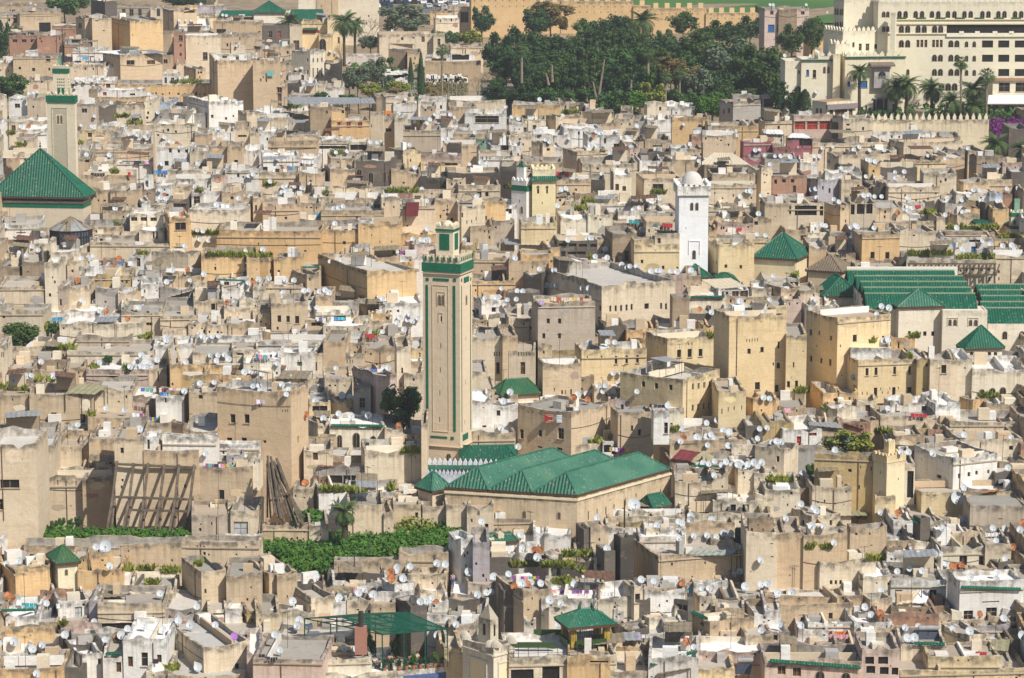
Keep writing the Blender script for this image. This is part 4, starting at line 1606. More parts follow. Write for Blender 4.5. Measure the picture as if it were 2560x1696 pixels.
def clutter(f, ob, org, sink=None):
    """the odds and ends of a lived-in roof and wall: lean-tos, blocks, pipes, copings, cables"""
    rr = random.Random(int(f.px[0] * 7 + f.px[1] * 13)); e1 = Vector((*f.e1, 0)); e2 = Vector((*f.e2, 0)); C0 = Vector((*f.C, 0)); zf = f.zt - .6
    def P(u, v, z): return C0 + e1 * u + e2 * v + Vector((0, 0, z))
    def mk(): return MB((.5, .5, .5)) if sink is None else sink
    def done(mb, nm, mats):
        if sink is None: mb.build(nm, mats, ob, org)
    def mi(k): return 0 if sink is None else k
    big = f.w > 4 and f.l > 4
    if big and not getattr(f, 'kids', 0) and rr.random() < .45:                       # lean-to of sheet roofing on posts, some with a wall below
        w = rr.uniform(1.8, min(4.5, f.w * .6)); l = rr.uniform(1.5, min(3, f.l * .5)); u = rr.uniform(.4, f.w - w - .3); v = rr.uniform(f.l * .35, max(f.l * .36, f.l - l - .4)); h = rr.uniform(1.5, 2.3); tl = rr.uniform(-.35, .35)
        if sink is None or True:
            mb = MB() if sink is None else sink; a, b, c, d = P(u, v, zf + h), P(u + w, v, zf + h + tl), P(u + w, v + l, zf + h + tl + .3), P(u, v + l, zf + h + .3); m = mi(5 + rr.choice([0, 1, 1, 2]))
            k = rr.choice(['grey', 'canopy', 'rust', 'canopy'])
            n = max(3, int(w / .3)); dz = Vector((0, 0, .05))
            for i in range(n):
                q0, q1 = i / n, (i + 1) / n; z = dz if i % 2 else dz * 0
                mb.quad([a.lerp(b, q0) + z, a.lerp(b, q1) + dz - z, d.lerp(c, q1) + dz - z, d.lerp(c, q0) + z], None, m)
            done(mb, 'lean_to_roof', [k])
            mb = MB() if sink is None else sink
            for q in (a, b):
                if sink is None: mb = MB()
                mb.bar(Vector((q.x, q.y, zf - .3)), q, .05, mi(8)); done(mb, 'lean_to_post', ['wood'])
            if rr.random() < .6:
                if sink is None: mb = MB(jcol(rr.choice([PAL['W'], PAL['S'], PAL['D'], PAL['B']])))
                else: mb = sink; sink.paint = jcol(PAL['S'])
                mb.box(P(u + w / 2, v + l - .15, zf + h / 2 - .1), e1, e2, (0, 0, 1), w / 2 - .1, .1, h / 2 - .1, mi(0)); done(mb, 'lean_to_wall', ['pl'])
    for q in range(rr.choice([0, 1, 2, 3]) if f.w > 3 and f.l > 2.5 else 0):
        cc = jcol(rr.choice([PAL['W'], PAL['S'], PAL['G'], PAL['T'], PAL['C'], PAL['W']])); hw, hl, hh = rr.uniform(.25, .9), rr.uniform(.25, .7), rr.uniform(.35, .95)
        if sink is None: mb = MB(cc)
        else: mb = sink; sink.paint = cc
        mb.box(P(rr.uniform(1, max(1.1, f.w - 1)), rr.uniform(.9, max(1, f.l - .9)), zf + hh - .3), e1, e2, (0, 0, 1), hw, hl, hh, mi(0)); done(mb, 'roof_block', ['pl'])
    if f.w > 4.5 and f.l > 4 and rr.random() < .45:          # a low wall dividing the terrace
        cc = jcol(rr.choice([PAL['W'], PAL['S'], PAL['T'], PAL['C']])); hh = rr.uniform(.5, 1.1)
        if sink is None: mb = MB(cc)
        else: mb = sink; sink.paint = cc
        if rr.random() < .5: mb.box(P(rr.uniform(1.5, f.w - 1.5), f.l / 2, zf + hh / 2 - .1), e1, e2, (0, 0, 1), .12, f.l / 2 - .3, hh / 2 + .1, mi(0))
        else: mb.box(P(f.w / 2, rr.uniform(1.4, f.l - 1.2), zf + hh / 2 - .1), e1, e2, (0, 0, 1), f.w / 2 - .3, .12, hh / 2 + .1, mi(0))
        done(mb, 'terrace_wall', ['pl'])
    L, s = (f.w, 0) if f.w > f.l * .7 or f.xc - f.box[0] < 2 else (f.l, 3)
    if L > 4 and rr.random() < .4:
        mb = MB() if sink is None else sink; u = rr.uniform(.3, L - .3); mb.bar(fpt(f, s, u, f.zt - .3, .07), fpt(f, s, u, max(f.zb, f.zt - 9), .07), .05, mi(8), 4); done(mb, 'drain_pipe', ['rust'])
    if L > 4 and rr.random() < .45:
        mb = MB() if sink is None else sink; z = f.zt - rr.uniform(1.2, 4); sg = rr.uniform(.1, .5); pts = [fpt(f, s, L * i / 8, z - sg * math.sin(math.pi * i / 8), .06) for i in range(9)]
        for a, b in zip(pts, pts[1:]): mb.bar(a, b, .03, mi(8), 3)
        done(mb, 'cable', ['pole'])
    if L > 3 and f.zt - f.zb > 3:                     # mended and fallen patches of render
        base = PAL[f.c]
        for q in range(rr.choice([0, 1, 2, 2, 3])):
            u0, z0, ru, rz = rr.uniform(.8, L - .8), f.zt - rr.uniform(.6, 4.2), rr.uniform(.4, 1.7), rr.uniform(.3, 1.0); ru = min(ru, u0 - .1, L - .1 - u0); rz = min(rz, f.zt - .25 - z0)
            if rz < .15 or ru < .2 or any(u0 - ru - .1 < w[1] and u0 + ru + .1 > w[0] and z0 - rz < w[3] + .1 and z0 + rz > w[2] - .2 for w in f.W[s]): continue
            k = rr.random(); cc = tuple(min(.84, x * rr.uniform(1.06, 1.18)) for x in base) if k < .35 else tuple(x * rr.uniform(.7, .85) for x in base) if k < .65 else PAL['R'] if k < .76 else PAL['G'] if k < .9 else PAL['C']
            if sink is None: mb = MB(cc)
            else: mb = sink; sink.paint = cc
            N = rr.randint(7, 12); o = .014 + .005 * q
            mb.quad([fpt(f, s, u0 + ru * math.cos(t) * g, z0 + rz * math.sin(t) * g, o) for t, g in ((2 * math.pi * i / N * (1 if s == 0 else -1), rr.uniform(.6, 1)) for i in range(N))], [(0, 9)] * N, mi(0)); done(mb, 'render_patch', ['pl'])
    if L > 5 and rr.random() < .38 and f.c not in 'KD':
        q = rr.uniform(.6, .85); cc = tuple(x * q for x in PAL['S']); e, n = axes(f, s); z = f.zt - rr.choice([.55, .8, 1.1])
        if sink is None: mb = MB(cc)
        else: mb = sink; sink.paint = cc
        mb.box(fpt(f, s, L / 2, z, .05), e, n, (0, 0, 1), L / 2 - .02, .09, .07, mi(0)); done(mb, 'string_course', ['pl'])
parse_town(TOWN)
mb = MB()
ds = [150 + 10 * i for i in range(45)] + [600 + 20 * i for i in range(40)] + [1400, 1600, 2000, 3000]
xs = [-1600, -700, -400] + [-300 + 20 * i for i in range(31)] + [400, 700, 1600]
V = [[(x, d, zground(d) + (0 if d < 860 else (d - 860) * .10) + .25 * math.sin(x * .13 + d * .21)) for x in xs] for d in ds]
for i in range(len(ds) - 1):
    for j in range(len(xs) - 1): mb.quad([V[i][j], V[i][j + 1], V[i + 1][j + 1], V[i + 1][j]])
g = mb.build('ground', ['soil']); g['kind'] = 'structure'
# ------------------------------------------------------------------ landmarks
def Fp(t, x0, xc, x1, yt, yb, **k):
    tile(t); return frame(sx(x0), sx(xc), sx(x1), sy(yt), sy(yb), **k)
def W(*l): return [(sx(a), sy(b), c * K, d * K, k) for (a, b, c, d, k) in l]
def zat(x, y, Y): return at(sx(x), sy(y), Y).z
def centre(f): return Vector((sum(q[0] for q in f.cs) / 4, sum(q[1] for q in f.cs) / 4, 0))
def onplane(px, py, z):
    r = ray(px, py); s = (z - CAM.z) / r.z
    return CAM + r * s
def shaft(f, name, col, wins=(), parent=None, org=None, mat='clean', zb=None, par=.3, jit=False):
    return boxhouse(f, name, mat, col, wins, parent, par, col, jit=jit, org=org, zb=zb, roofmat='clean')
def px_lantern(f, z, k=.42, h=3.0):      # a smaller turret on the top of a tower, on the same axes
    c = centre(f); g = Fr(); g.e1, g.e2 = f.e1, f.e2; g.w = f.w * k; g.l = f.l * k; g.zt = z + h; g.zb = z; g.d = f.d; g.n = 0
    E1 = Vector((*f.e1, 0)); E2 = Vector((*f.e2, 0))
    g.cs = [tuple((c + E1 * a * g.w / 2 + E2 * b * g.l / 2)[:2]) for a, b in ((-1, -1), (1, -1), (1, 1), (-1, 1))]
    g.C = g.cs[0]; g.px = f.px; g.xc = 0; g.box = f.box
    return g
def finial(parent, org, c, z, h=1.6, mat='pole'):
    mb = MB(); mb.bar((c.x, c.y, z - .1), (c.x, c.y, z + h), .035)
    for q, r in ((.35, .2), (.65, .15), (.88, .1)): mb.ell((c.x, c.y, z + h * q), r, r, r, 0, 8, 6)
    return mb.build('finial', [mat], parent, org)
def dome(parent, org, c, z, r, col, rz=None, mat='clean'):
    mb = MB(col); mb.ell((c.x, c.y, z), r, r, rz or r, 0, 20, 8, True)
    return mb.build('dome', [mat], parent, org, True)
STONE = (.62, .50, .36); CREAM = (.74, .65, .48); WHITE = (.83, .82, .79)
LM = []          # (name in a label, source px, py)
def lm(name, t, x, y): tile(t); LM.append((name, sx(x), sy(y)))

# --- the tall minaret with green mosaic
f = Fp('B1', 154.3, 188.3, 199.8, 82.5, 272, theta=70)
tile('B1')
mw = W((168.6, 116.5, 2.4, 9, 'a'), (172, 116.5, 2.4, 9, 'a'), (170.5, 136, 1.4, 4.6, 'k'), (170.2, 160.8, 1, 5, 'k'), (169.8, 182.8, 1, 5, 'k'), (169.4, 204.3, 1, 5, 'k'),
       (169.2, 229, 1, 5, 'k'), (193.8, 117, 1.2, 8, 'a'), (193.6, 155, .7, 4, 'k'), (193.3, 195, .7, 4, 'k'), (192.8, 232, .7, 4, 'k'), (176.3, 263, 4, 6.5, 'a'))
t = shaft(f, 'minaret', (.68, .555, .40), mw, jit=False)
f.ob = t; org = f.org
thing(t, 'minaret', *f.px, None, None, 'tall square beige minaret striped with green mosaic, a small green turret on top')
mb = MB()
def strip(x, y, w, h, out=.05): panelpx(mb, f, x, y, w, h, out)
E = [f.e1, f.e2]
for s, L in ((3, f.l), (0, f.w)):
    z1 = zat(170, 87.6, f.C[1]); z0 = zat(170, 95.8, f.C[1]); panel(mb, f, s, -.12, L + .12, z0, z1, .16)
mb.build('mosaic_band', ['band'], t, org)
def strips(L, nm='mosaic_strip'):
    global mb
    for q in L:
        mb = MB(); strip(*q); mb.build(nm, ['band'], t, org)
strips([(157.2, 100, 2.6, 3), (163.8, 100.3, 14.6, 3.2), (182.4, 100.8, 2.6, 3), (192, 100.2, 4.6, 3), (189.6, 101, .8, 2.6), (198, 100, .7, 2.6), (157.0, 106.6, 2.7, 127.5), (182.2, 107.5, 2.6, 135),
        (189.7, 107.5, .7, 135), (197.9, 106.5, .7, 134), (161.7, 246, 15.2, 3), (180.2, 247, 2.7, 3), (191, 245.5, 4.8, 3)])
mb = MB((.60, .48, .34))
for (x, y, w, h) in ((163.2, 107, 15, .5), (163.2, 107, .45, 135), (177.8, 107, .45, 135), (163.2, 242, 15, .5), (167.2, 113.2, 7.6, .5), (167.2, 113.2, .45, 13), (174.5, 113.2, .45, 13), (168.8, 132.5, 3.8, .4), (168.8, 132.5, .35, 9), (172.4, 132.5, .35, 9)):
    panelpx(mb, f, x, y, w, h, .06)
for y in (97, 257):
    for s, L in ((3, f.l), (0, f.w)): panel(mb, f, s, -.15, L + .15, zat(170, y + .6, f.C[1]), zat(170, y, f.C[1]), .2)
mb.build('moulding', ['clean'], t, org)
mb = MB((.66, .58, .44)); merlons(f, mb, .72, .5, .2, f.zt - .3, out=.1, point=False); mb.build('merlon', ['clean'], t, org)
mb = MB(); merlons(f, mb, .5, .3, .4, f.zt - .28, t=.3, out=.16); mb.build('merlon_inlay', ['band'], t, org)
g = px_lantern(f, f.zt - .6, .47, zat(175, 51.5, centre(f).y) - f.zt + .6)
l = shaft(g, 'turret', CREAM, (), t, org)
mb = MB()
for s, L in ((3, g.l), (0, g.w)):
    panel(mb, g, s, L * .22, L * .78, g.zb + 1.4, g.zt - .95, .05); panel(mb, g, s, -.06, L + .06, g.zt - .62, g.zt - .36, .1)
mb.build('mosaic_panel', ['band'], l, org)
mb = MB(CREAM); merlons(g, mb, .5, .4, .22, g.zt - .1); mb.build('merlon', ['clean'], l, org)
c = centre(g); dome(l, org, c, g.zt - .1, g.w * .36, (.66, .58, .44), g.w * .36); finial(l, org, c, g.zt + g.w * .34, 1.9)
mb = MB(); a = Vector((*g.cs[1], g.zt - 2.5)); a.x += .25
mb.bar(a, a + Vector((0, 0, 5.6)), .05)
for k in range(8):
    p = lambda q: a + Vector((.75 - .75 * math.cos(q), 0, 5.6 + .75 * math.sin(q)))
    mb.bar(p(k * .4), p(k * .4 + .4), .045)
mb.build('lamp_pole', ['pole'], l, org)
lm('tall green striped minaret', 'B1', 177, 160)

# --- the latticed minaret by the great pyramid roof
f = Fp('A0', 43.2, 68.6, 70.6, 88, 172, theta=80); tile('A0')
t = shaft(f, 'minaret', (.68, .60, .45), W((53, 107, 1.8, 7.5, 'a'), (56, 107, 1.8, 7.5, 'a'))); org = f.org
thing(t, 'minaret', *f.px, None, None, 'pale minaret with a diamond lattice of green tile, behind the big pyramid roof')
mb = MB()
for s, L in ((3, f.l), (0, f.w)): panel(mb, f, s, -.15, L + .15, zat(56, 95.3, f.C[1]), zat(56, 88.8, f.C[1]), .16)
mb.build('mosaic_band', ['band'], t, org)
mb = MB((.5, .46, .34)); s, u0, z1 = f_uz(f, sx(47.5), sy(99.5)); _, u1, z0 = f_uz(f, sx(63.3), sy(158), 3)
a, b = min(u0, u1), max(u0, u1)
for (p, q, r, v) in ((a, b, z1 - .1, z1), (a, a + .1, z0, z1), (b - .1, b, z0, z1)): panel(mb, f, 3, p, q, r, v, .07)
mb.build('moulding', ['clean'], t, org)
mb = MB(); n = 9; st = (b - a - .3) / n; rows = int((z1 - z0 - .5) / (st * .62)); e, nn = axes(f, 3)
zw0, zw1 = zat(55, 116, f.C[1]), zat(55, 105.5, f.C[1])
for r in range(rows):
    for k in range(n - (r % 2)):
        u = a + .15 + (k + .5 + .5 * (r % 2)) * st; z = z1 - .35 - r * st * .62
        if abs(u - (a + b) / 2) < (b - a) * .24 and zw0 < z < zw1: continue
        P = [fpt(f, 3, u, z - st * .34, .03), fpt(f, 3, u + st * .24, z, .03), fpt(f, 3, u, z + st * .3, .03), fpt(f, 3, u - st * .24, z, .03)]
        mb.quad(P)
mb.build('lattice_panel', [flat('olive_green_lattice_tile', (.16, .19, .11), .6)], t, org)
mb = MB((.66, .6, .46)); merlons(f, mb, .7, .6, .3, f.zt - .25); mb.build('merlon', ['clean'], t, org)
g = px_lantern(f, f.zt - .4, .54, zat(56, 61.5, centre(f).y) - f.zt + .4)
l = shaft(g, 'turret', CREAM, (), t, org)
mb = MB()
for s, L in ((3, g.l), (0, g.w)):
    panel(mb, g, s, -.08, L + .08, g.zt - 1.1, g.zt - .35, .1)
    for k in range(4):
        for j in range(5): panel(mb, g, s, L * (.24 + .14 * k), L * (.30 + .14 * k), g.zt - 2.2 - .5 * j, g.zt - 2.0 - .5 * j, .03)
    panel(mb, g, s, L * .28, L * .44, g.zb + .4, g.zb + 1.5, .04); panel(mb, g, s, L * .56, L * .72, g.zb + .4, g.zb + 1.5, .04)
mb.build('mosaic_panel', ['band'], l, org)
c = centre(g); mb = MB(CREAM); merlons(g, mb, .4, .35, .2, g.zt - .1); mb.build('merlon', ['clean'], l, org)
q = px_lantern(g, g.zt - .2, .3, 2.0); cap = shaft(q, 'lantern_cap', (.2, .4, .3), (), l, org)
finial(l, org, c, g.zt + 1.8, 2.2)
mb = MB(); a = Vector((*g.cs[1], g.zb)) + Vector((-.9, -.35, 0)); mb.bar(a - Vector((0, 0, .5)), a + Vector((0, 0, 11.5)), .09); mb.build('mast', ['pole'], l, org)
lm('latticed minaret', 'A0', 56, 120)

# --- the great pyramid roof
f = Fp('B0', -7, 76.5, 84, 30, 43, theta=83); tile('B0')
t = shaft(f, 'mosque_hall', (.66, .56, .42), ()); org = f.org
thing(t, 'mosque hall', sx(40), sy(5), None, None, 'hall under a great green pyramid roof, in front of the latticed minaret')
mb = MB()
for s, L in ((3, f.l), (0, f.w)): panel(mb, f, s, 0, L, zat(40, 36, f.C[1]), zat(40, 32, f.C[1]), .05)
mb.build('mosaic_band', ['band'], t, org)
hiproof(f, zat(40.3, -19.5, centre(f).y), mat='tile', over=.7, parent=t, org=org, rib=.42, z=zat(76, 25.5, f.C[1]))
finial(t, org, f.apex, f.apex.z - .1, 1.3, 'rust')
lm('great green pyramid roof', 'B0', 40, 5)

# --- the glazed kiosk
tile('B0'); d = dref(sy(72)); c = at(sx(63), sy(70.5), d); Rr = (sx(82.5) - sx(43.5)) / 2 * d / FPX; c.y += Rr
org = (c.x, c.y, c.z); zt = at(sx(63), sy(57), d + Rr * .1).z; za = at(sx(63), sy(43.5), d + Rr).z; N = 12
P = lambda k, r, z: Vector((c.x + r * math.cos(k * 2 * math.pi / N + .13), c.y + r * math.sin(k * 2 * math.pi / N + .13), z))
mb = MB()
for k in range(N): mb.quad([P(k, Rr * .97, c.z - 1), P(k + 1, Rr * .97, c.z - 1), P(k + 1, Rr * .97, zt), P(k, Rr * .97, zt)])
t = mb.build('glazed_kiosk', [flat('grey_blue_glazing', (.085, .095, .12), .3, .5, 0, .8)], None, org)
thing(t, 'kiosk', *[sx(63), sy(58)], None, None, 'round glazed grey kiosk under a patched conical roof, in front of the great pyramid')
mb = MB()
for k in range(N):
    for j in range(3):
        a, b = P(k, Rr, c.z - 1), P(k + 1, Rr, c.z - 1); q = a.lerp(b, j / 3); mb.bar(q, Vector((q.x, q.y, zt)), .07 if j else .11)
    mb.bar(P(k, Rr, zt), P(k + 1, Rr, zt), .1); mb.bar(P(k, Rr, c.z + 1.2), P(k + 1, Rr, c.z + 1.2), .06)
mb.build('glazing_bar', ['pole'], t, org)
mb = MB()
for k in range(N):
    A, B, T = P(k, Rr * 1.06, zt), P(k + 1, Rr * 1.06, zt), Vector((c.x, c.y, za))
    for j in range(3):
        a, b = A.lerp(B, j / 3), A.lerp(B, (j + 1) / 3)
        mb.quad([a, b, b.lerp(T, .45), a.lerp(T, .45)], None, R.choice([0, 0, 1])); mb.quad([a.lerp(T, .45), b.lerp(T, .45), T], None, R.choice([0, 1, 2]))
    mb.bar(A, T, .09, 1)
mb.build('kiosk_roof', ['grey', 'canopy', 'pole'], t, org)
lm('glazed round kiosk', 'B0', 63, 58)

# --- the white minaret with a dome
f = Fp('B2', 154.6, 154.6, 181.8, 24, 98, theta=2, depth=6.3); tile('B2')
t = shaft(f, 'minaret', (.80, .815, .83), W((165.0, 31, 2.5, 7, 'a'), (169.8, 31, 2.5, 7, 'a'), (167, 75, 2.8, 8, 'a'), (160.5, 53.7, .6, 1.6, 'k')), par=.05); org = f.org
thing(t, 'minaret', *f.px, None, None, 'plain whitewashed square minaret with a grey dome and two keyhole windows')
g = Fr(); g.__dict__.update(f.__dict__); g.C = (f.C[0] - f.e1[0] * .3 - f.e2[0] * .3, f.C[1] - f.e1[1] * .3 - f.e2[1] * .3); g.w, g.l = f.w + .6, f.l + .6
g.cs = [g.C, (g.C[0] + g.e1[0] * g.w, g.C[1] + g.e1[1] * g.w), None, (g.C[0] + g.e2[0] * g.l, g.C[1] + g.e2[1] * g.l)]
g.cs[2] = (g.cs[1][0] + g.e2[0] * g.l, g.cs[1][1] + g.e2[1] * g.l); g.zb = f.zt; g.zt = zat(168, 15.5, f.C[1])
l = shaft(g, 'gallery', WHITE, (), t, org, mat='pl')
mb = MB(WHITE); merlons(g, mb, .55, .5, .3, g.zt - .1); mb.build('merlon', ['clean'], l, org)
c = centre(g); dome(l, org, c, g.zt, f.w * .37, (.62, .62, .60), f.w * .43, 'pl')
mb = MB((.8, .8, .8)); 
for (x, y, w_, h_) in ((163.3, 65.8, 10.5, .5), (163.3, 65.8, .5, 12.5), (173.4, 65.8, .5, 12.5)): panelpx(mb, f, x, y, w_, h_, .1)
mb.build('moulding', ['clean'], t, org)
mb = MB(); mb.bar((c.x + 1.4, c.y, g.zt), (c.x + 1.4, c.y, g.zt + 9.5), .09); mb.build('mast', ['pole'], l, org)
lm('white domed minaret', 'B2', 168, 55)

# --- the yellow minaret and the white one beside it
f = Fp('B2', 18.7, 18.7, 40.4, 9, 52, theta=3, depth=5); tile('B2')
t = shaft(f, 'minaret', (.73, .63, .38), W((23.2, 17.8, 1.9, 4.6, 'k'), (31.6, 17.8, 1.6, 4.6, 'k'), (27.6, 30, .6, 2.2, 'k'), (23, 15.2, 2.2, 2.2, 'a'), (31.4, 15.2, 2.2, 2.2, 'a')), par=.1); org = f.org
thing(t, 'minaret', *f.px, None, None, 'mustard yellow square minaret with a green tile eave and two small windows')
g = px_lantern(f, f.zt, .96, zat(30, .5, f.C[1]) - f.zt); l = shaft(g, 'gallery', (.73, .66, .45), (), t, org)
mb = MB((.73, .66, .45)); merlons(g, mb, .5, .4, .25, g.zt - .1); mb.build('merlon', ['clean'], l, org)
h = px_lantern(f, f.zt - .2, 1.04, 0); h.zt = f.zt - .15
mb = MB(); E1 = Vector((*f.e1, 0)); E2 = Vector((*f.e2, 0)); cs = [Vector((*q, f.zt + .45)) for q in g.cs]; c = centre(f)
for k in range(4):
    a, b = cs[k], cs[(k + 1) % 4]; o = lambda p: Vector((c.x + (p.x - c.x) * 1.22, c.y + (p.y - c.y) * 1.22, f.zt - .25))
    slope(mb, o(a), o(b), a, b, .3)
mb.build('tile_eave', ['tile'], t, org)
lm('yellow minaret', 'B2', 30, 30)
f = Fp('B2', -.5, 13.3, 18.6, 11, 52, theta=55); tile('B2')
t = shaft(f, 'minaret', (.77, .74, .71), W((6.2, 28, 1.1, 2.8, 'k'), (2.5, 34.5, 2.2, 6, 'a'), (8, 34.5, 2.2, 6, 'a')), par=.1); org = f.org
thing(t, 'minaret', *f.px, None, None, 'small white minaret with a green tile band, close behind the yellow minaret')
mb = MB()
for s, L in ((3, f.l), (0, f.w)): panel(mb, f, s, -.06, L + .06, zat(9, 20.4, f.C[1]), zat(9, 15.3, f.C[1]), .08)
mb.build('mosaic_band', ['band'], t, org)
mb = MB(WHITE); merlons(f, mb, .6, .45, .25, f.zt - .1); mb.build('merlon', ['clean'], t, org)
g = px_lantern(f, f.zt - .2, .45, zat(9, -3.5, centre(f).y) - f.zt); l = shaft(g, 'turret', WHITE, (), t, org)
c = centre(g); mb = MB(); zz = g.zt
for k in range(4):
    a, b = Vector((*g.cs[k], zz)), Vector((*g.cs[(k + 1) % 4], zz)); slope(mb, a, b, Vector((c.x, c.y, zz + 1.1)), Vector((c.x, c.y, zz + 1.1)), .3)
mb.build('turret_roof', ['tile'], l, org); finial(l, org, c, zz + 1, 1.2)
lm('small green banded minaret', 'B2', 8, 25)

# --- the little cream minaret
f = Fp('C3', 97.5, 110, 126.5, 115, 157, theta=36); tile('C3')
t = shaft(f, 'minaret', (.74, .63, .42), W((103.5, 121.5, .8, 3, 'k'), (103, 140.5, .8, 3, 'k'), (120, 128.5, .8, 2, 'k')), par=.1); org = f.org
thing(t, 'minaret', *f.px, None, None, 'little cream minaret with a battlemented top and small turret, among the houses')
g = px_lantern(f, f.zt, 1.07, zat(110, 108.5, f.C[1]) - f.zt); l = shaft(g, 'gallery', (.74, .6, .36), (), t, org)
mb = MB((.74, .6, .36)); merlons(g, mb, .38, .34, .2, g.zt - .1, point=False); mb.build('merlon', ['clean'], l, org)
h = px_lantern(f, g.zt - .3, .36, zat(112, 94.5, centre(f).y) - g.zt + .3); q = shaft(h, 'turret', (.74, .62, .38), (), t, org); q.parent = l
mb = MB((.7, .58, .36)); merlons(h, mb, .25, .22, .12, h.zt - .05, point=False, t=.15); mb.build('merlon', ['clean'], q, org)
c = centre(h); dome(q, org, c, h.zt - .05, h.w * .36, (.62, .56, .44)); finial(q, org, c, h.zt + h.w * .3, .8)
lm('little cream minaret', 'C3', 112, 125)

# --- the minaret at the foot of the picture
f = Fp('D1', 191, 219.6, 239, 128, 176, theta=42); tile('D1')
t = shaft(f, 'minaret', (.70, .65, .54), (), par=.5, jit=True, mat='pl'); org = f.org
thing(t, 'minaret', *f.px, None, None, 'squat weathered grey minaret with a hooded turret, beside the green terrace awning')
mb = MB((.62, .57, .46))
for s, L in ((3, f.l), (0, f.w)):
    panel(mb, f, s, 0, L, zat(219, 137.2, f.C[1]), zat(219, 135.8, f.C[1]), .12)
    z1 = zat(219, 143, f.C[1])
    for (a, b, p, q) in ((.2, .26, z1 - 4, z1), (.76, .82, z1 - 4, z1), (.26, .76, z1 - .2, z1)): panel(mb, f, s, L * a, L * b, p, q, .1)
mb.build('moulding', ['clean'], t, org)
mb = MB((.74, .63, .42))
for s, L in ((3, f.l), (0, f.w)): panel(mb, f, s, L * .26, L * .76, z1 - 4, z1 - .2, .015)
mb.build('blind_panel', ['clean'], t, org)
mb = MB((.55, .52, .45))
for k in range(4):
    for j in (k, k + 1):
        a = Vector((*f.cs[j % 4], 0)); 
    a, b = Vector((*f.cs[k], 0)), Vector((*f.cs[(k + 1) % 4], 0)); e = (b - a).normalized()
    for q in (.12, .88):
        mb = MB((.55, .52, .45)); m = a.lerp(b, q); mb.ell((m.x, m.y, f.zt - .1), .55, .25, .75, 0, 10, 5, True); mb.build('scallop', ['pl'], t, org)
g = px_lantern(f, f.zt - .8, .38, zat(217, 100.5, centre(f).y) - f.zt + .8)
l = shaft(g, 'turret', (.60, .55, .43), (), t, org, mat='pl'); c = centre(g)
mb = MB((.40, .36, .28)); zz = g.zt
for k in range(4): mb.quad([(*g.cs[k], zz), (*g.cs[(k + 1) % 4], zz), (c.x, c.y, zz + 1.5)])
mb.build('turret_roof', ['pl'], l, org)
mb = MB()
for s, L in ((3, g.l), (0, g.w)): panel(mb, g, s, L * .42, L * .6, g.zb + 1.4, g.zb + 2.6, .03)
mb.build('slit_window', ['glass'], l, org)
lm('squat grey minaret', 'D1', 217, 140)

# --- the shrine tower with a mossy pyramid roof
f = Fp('D0', 46.3, 53.3, 71.3, 50.2, 79, theta=22); tile('D0')
t = shaft(f, 'shrine_tower', (.75, .68, .48), W((60.2, 56.5, 2.4, 5, 'a'), (49.5, 57, 1.2, 4, 'k')), par=.1); org = f.org
thing(t, 'tower', *f.px, None, None, 'cream shrine tower with a mossy green pyramid roof, by the yellow wall')
hiproof(f, zat(59.5, 33.5, centre(f).y), mat='tilemoss', over=.35, parent=t, org=org)
lm('mossy roofed shrine tower', 'D0', 58, 60)

# --- pavilions under pyramid roofs
def pavilion(t_, x0, xc, x1, ye, yb, ax, ay, name, label, col, mat='tile', theta=None, ridge=0, rdir=2, wins=(), over=.35, rib=.36, d=None):
    f = Fp(t_, x0, xc, x1, ye, yb, theta=theta, d=d); tile(t_)
    o = shaft(f, name, col, W(*wins), par=.1)
    hiproof(f, zat(ax, ay, centre(f).y - (ridge * f.l / 2 if rdir == 2 else 0)), mat=mat, over=over, parent=o, org=f.org, ridge=ridge, ridge_dir=rdir, rib=rib)
    thing(o, name.replace('_', ' '), *f.px, None, None, label); return f, o
pavilion('B3', -13, 25.5, 39, 83, 99, 11.5, 58, 'pavilion', 'yellowish pavilion with a bright green pyramid roof, facing the white domed minaret', (.73, .62, .40), theta=68)
lm('green pyramid pavilion', 'B3', 12, 75)
pavilion('B3', 37, 67, 78, 94.5, 103, 59, 79, 'pavilion', 'low building with an old brown pyramid roof and weeds, beside the shored walls', (.62, .5, .34), 'tilebrown', theta=66)
lm('brown pyramid roof', 'B3', 59, 88)
f, o = pavilion('B3', 45, 52.5, 83.5, 117, 128, 68, 99, 'prayer_hall', 'steep green hipped roof on a cream hall, its gable towards the flat houses', (.74, .66, .5), theta=9, ridge=.62)
lm('steep green hipped roof', 'B3', 63, 106)
pavilion('C3', 176.5, 183, 216.5, 9, 36, 194, -12.8, 'pavilion', 'cream pavilion with five small windows and a half mossy green pyramid roof', (.76, .7, .56), 'tile', theta=14,
         wins=((186.8, 12, 3, 3.2, ''), (192.3, 12.2, 3, 3.2, ''), (197.8, 12.2, 3, 3.2, ''), (203.3, 12.2, 3, 3.2, ''), (208.8, 12.2, 3, 3.2, '')), over=.3)
lm('half mossy pyramid roof', 'C3', 195, 0)
pavilion('B2', 160.5, 160.5, 184, 100, 106, 170.5, 87.5, 'fountain_kiosk', 'small green pyramid roof at the foot of the white domed minaret', CREAM, theta=3, over=.2)
pavilion('B2', 192.5, 192.5, 209, 104, 109, 199.5, 95.5, 'fountain_kiosk', 'smaller green pyramid roof beside a long green strip of tile', CREAM, theta=3, over=.2)
pavilion('B2', 112, 112, 127, 98, 102, 119, 88, 'fountain_kiosk', 'small green roof behind a cluster of dishes, below the banded cream hall', CREAM, theta=3, over=.2)
pavilion('B2', 66, 66, 79, 65.5, 70, 72.5, 59, 'lantern_roof', 'small green pyramid roof on the dark roof of the open loggia house', CREAM, theta=3, over=.2)
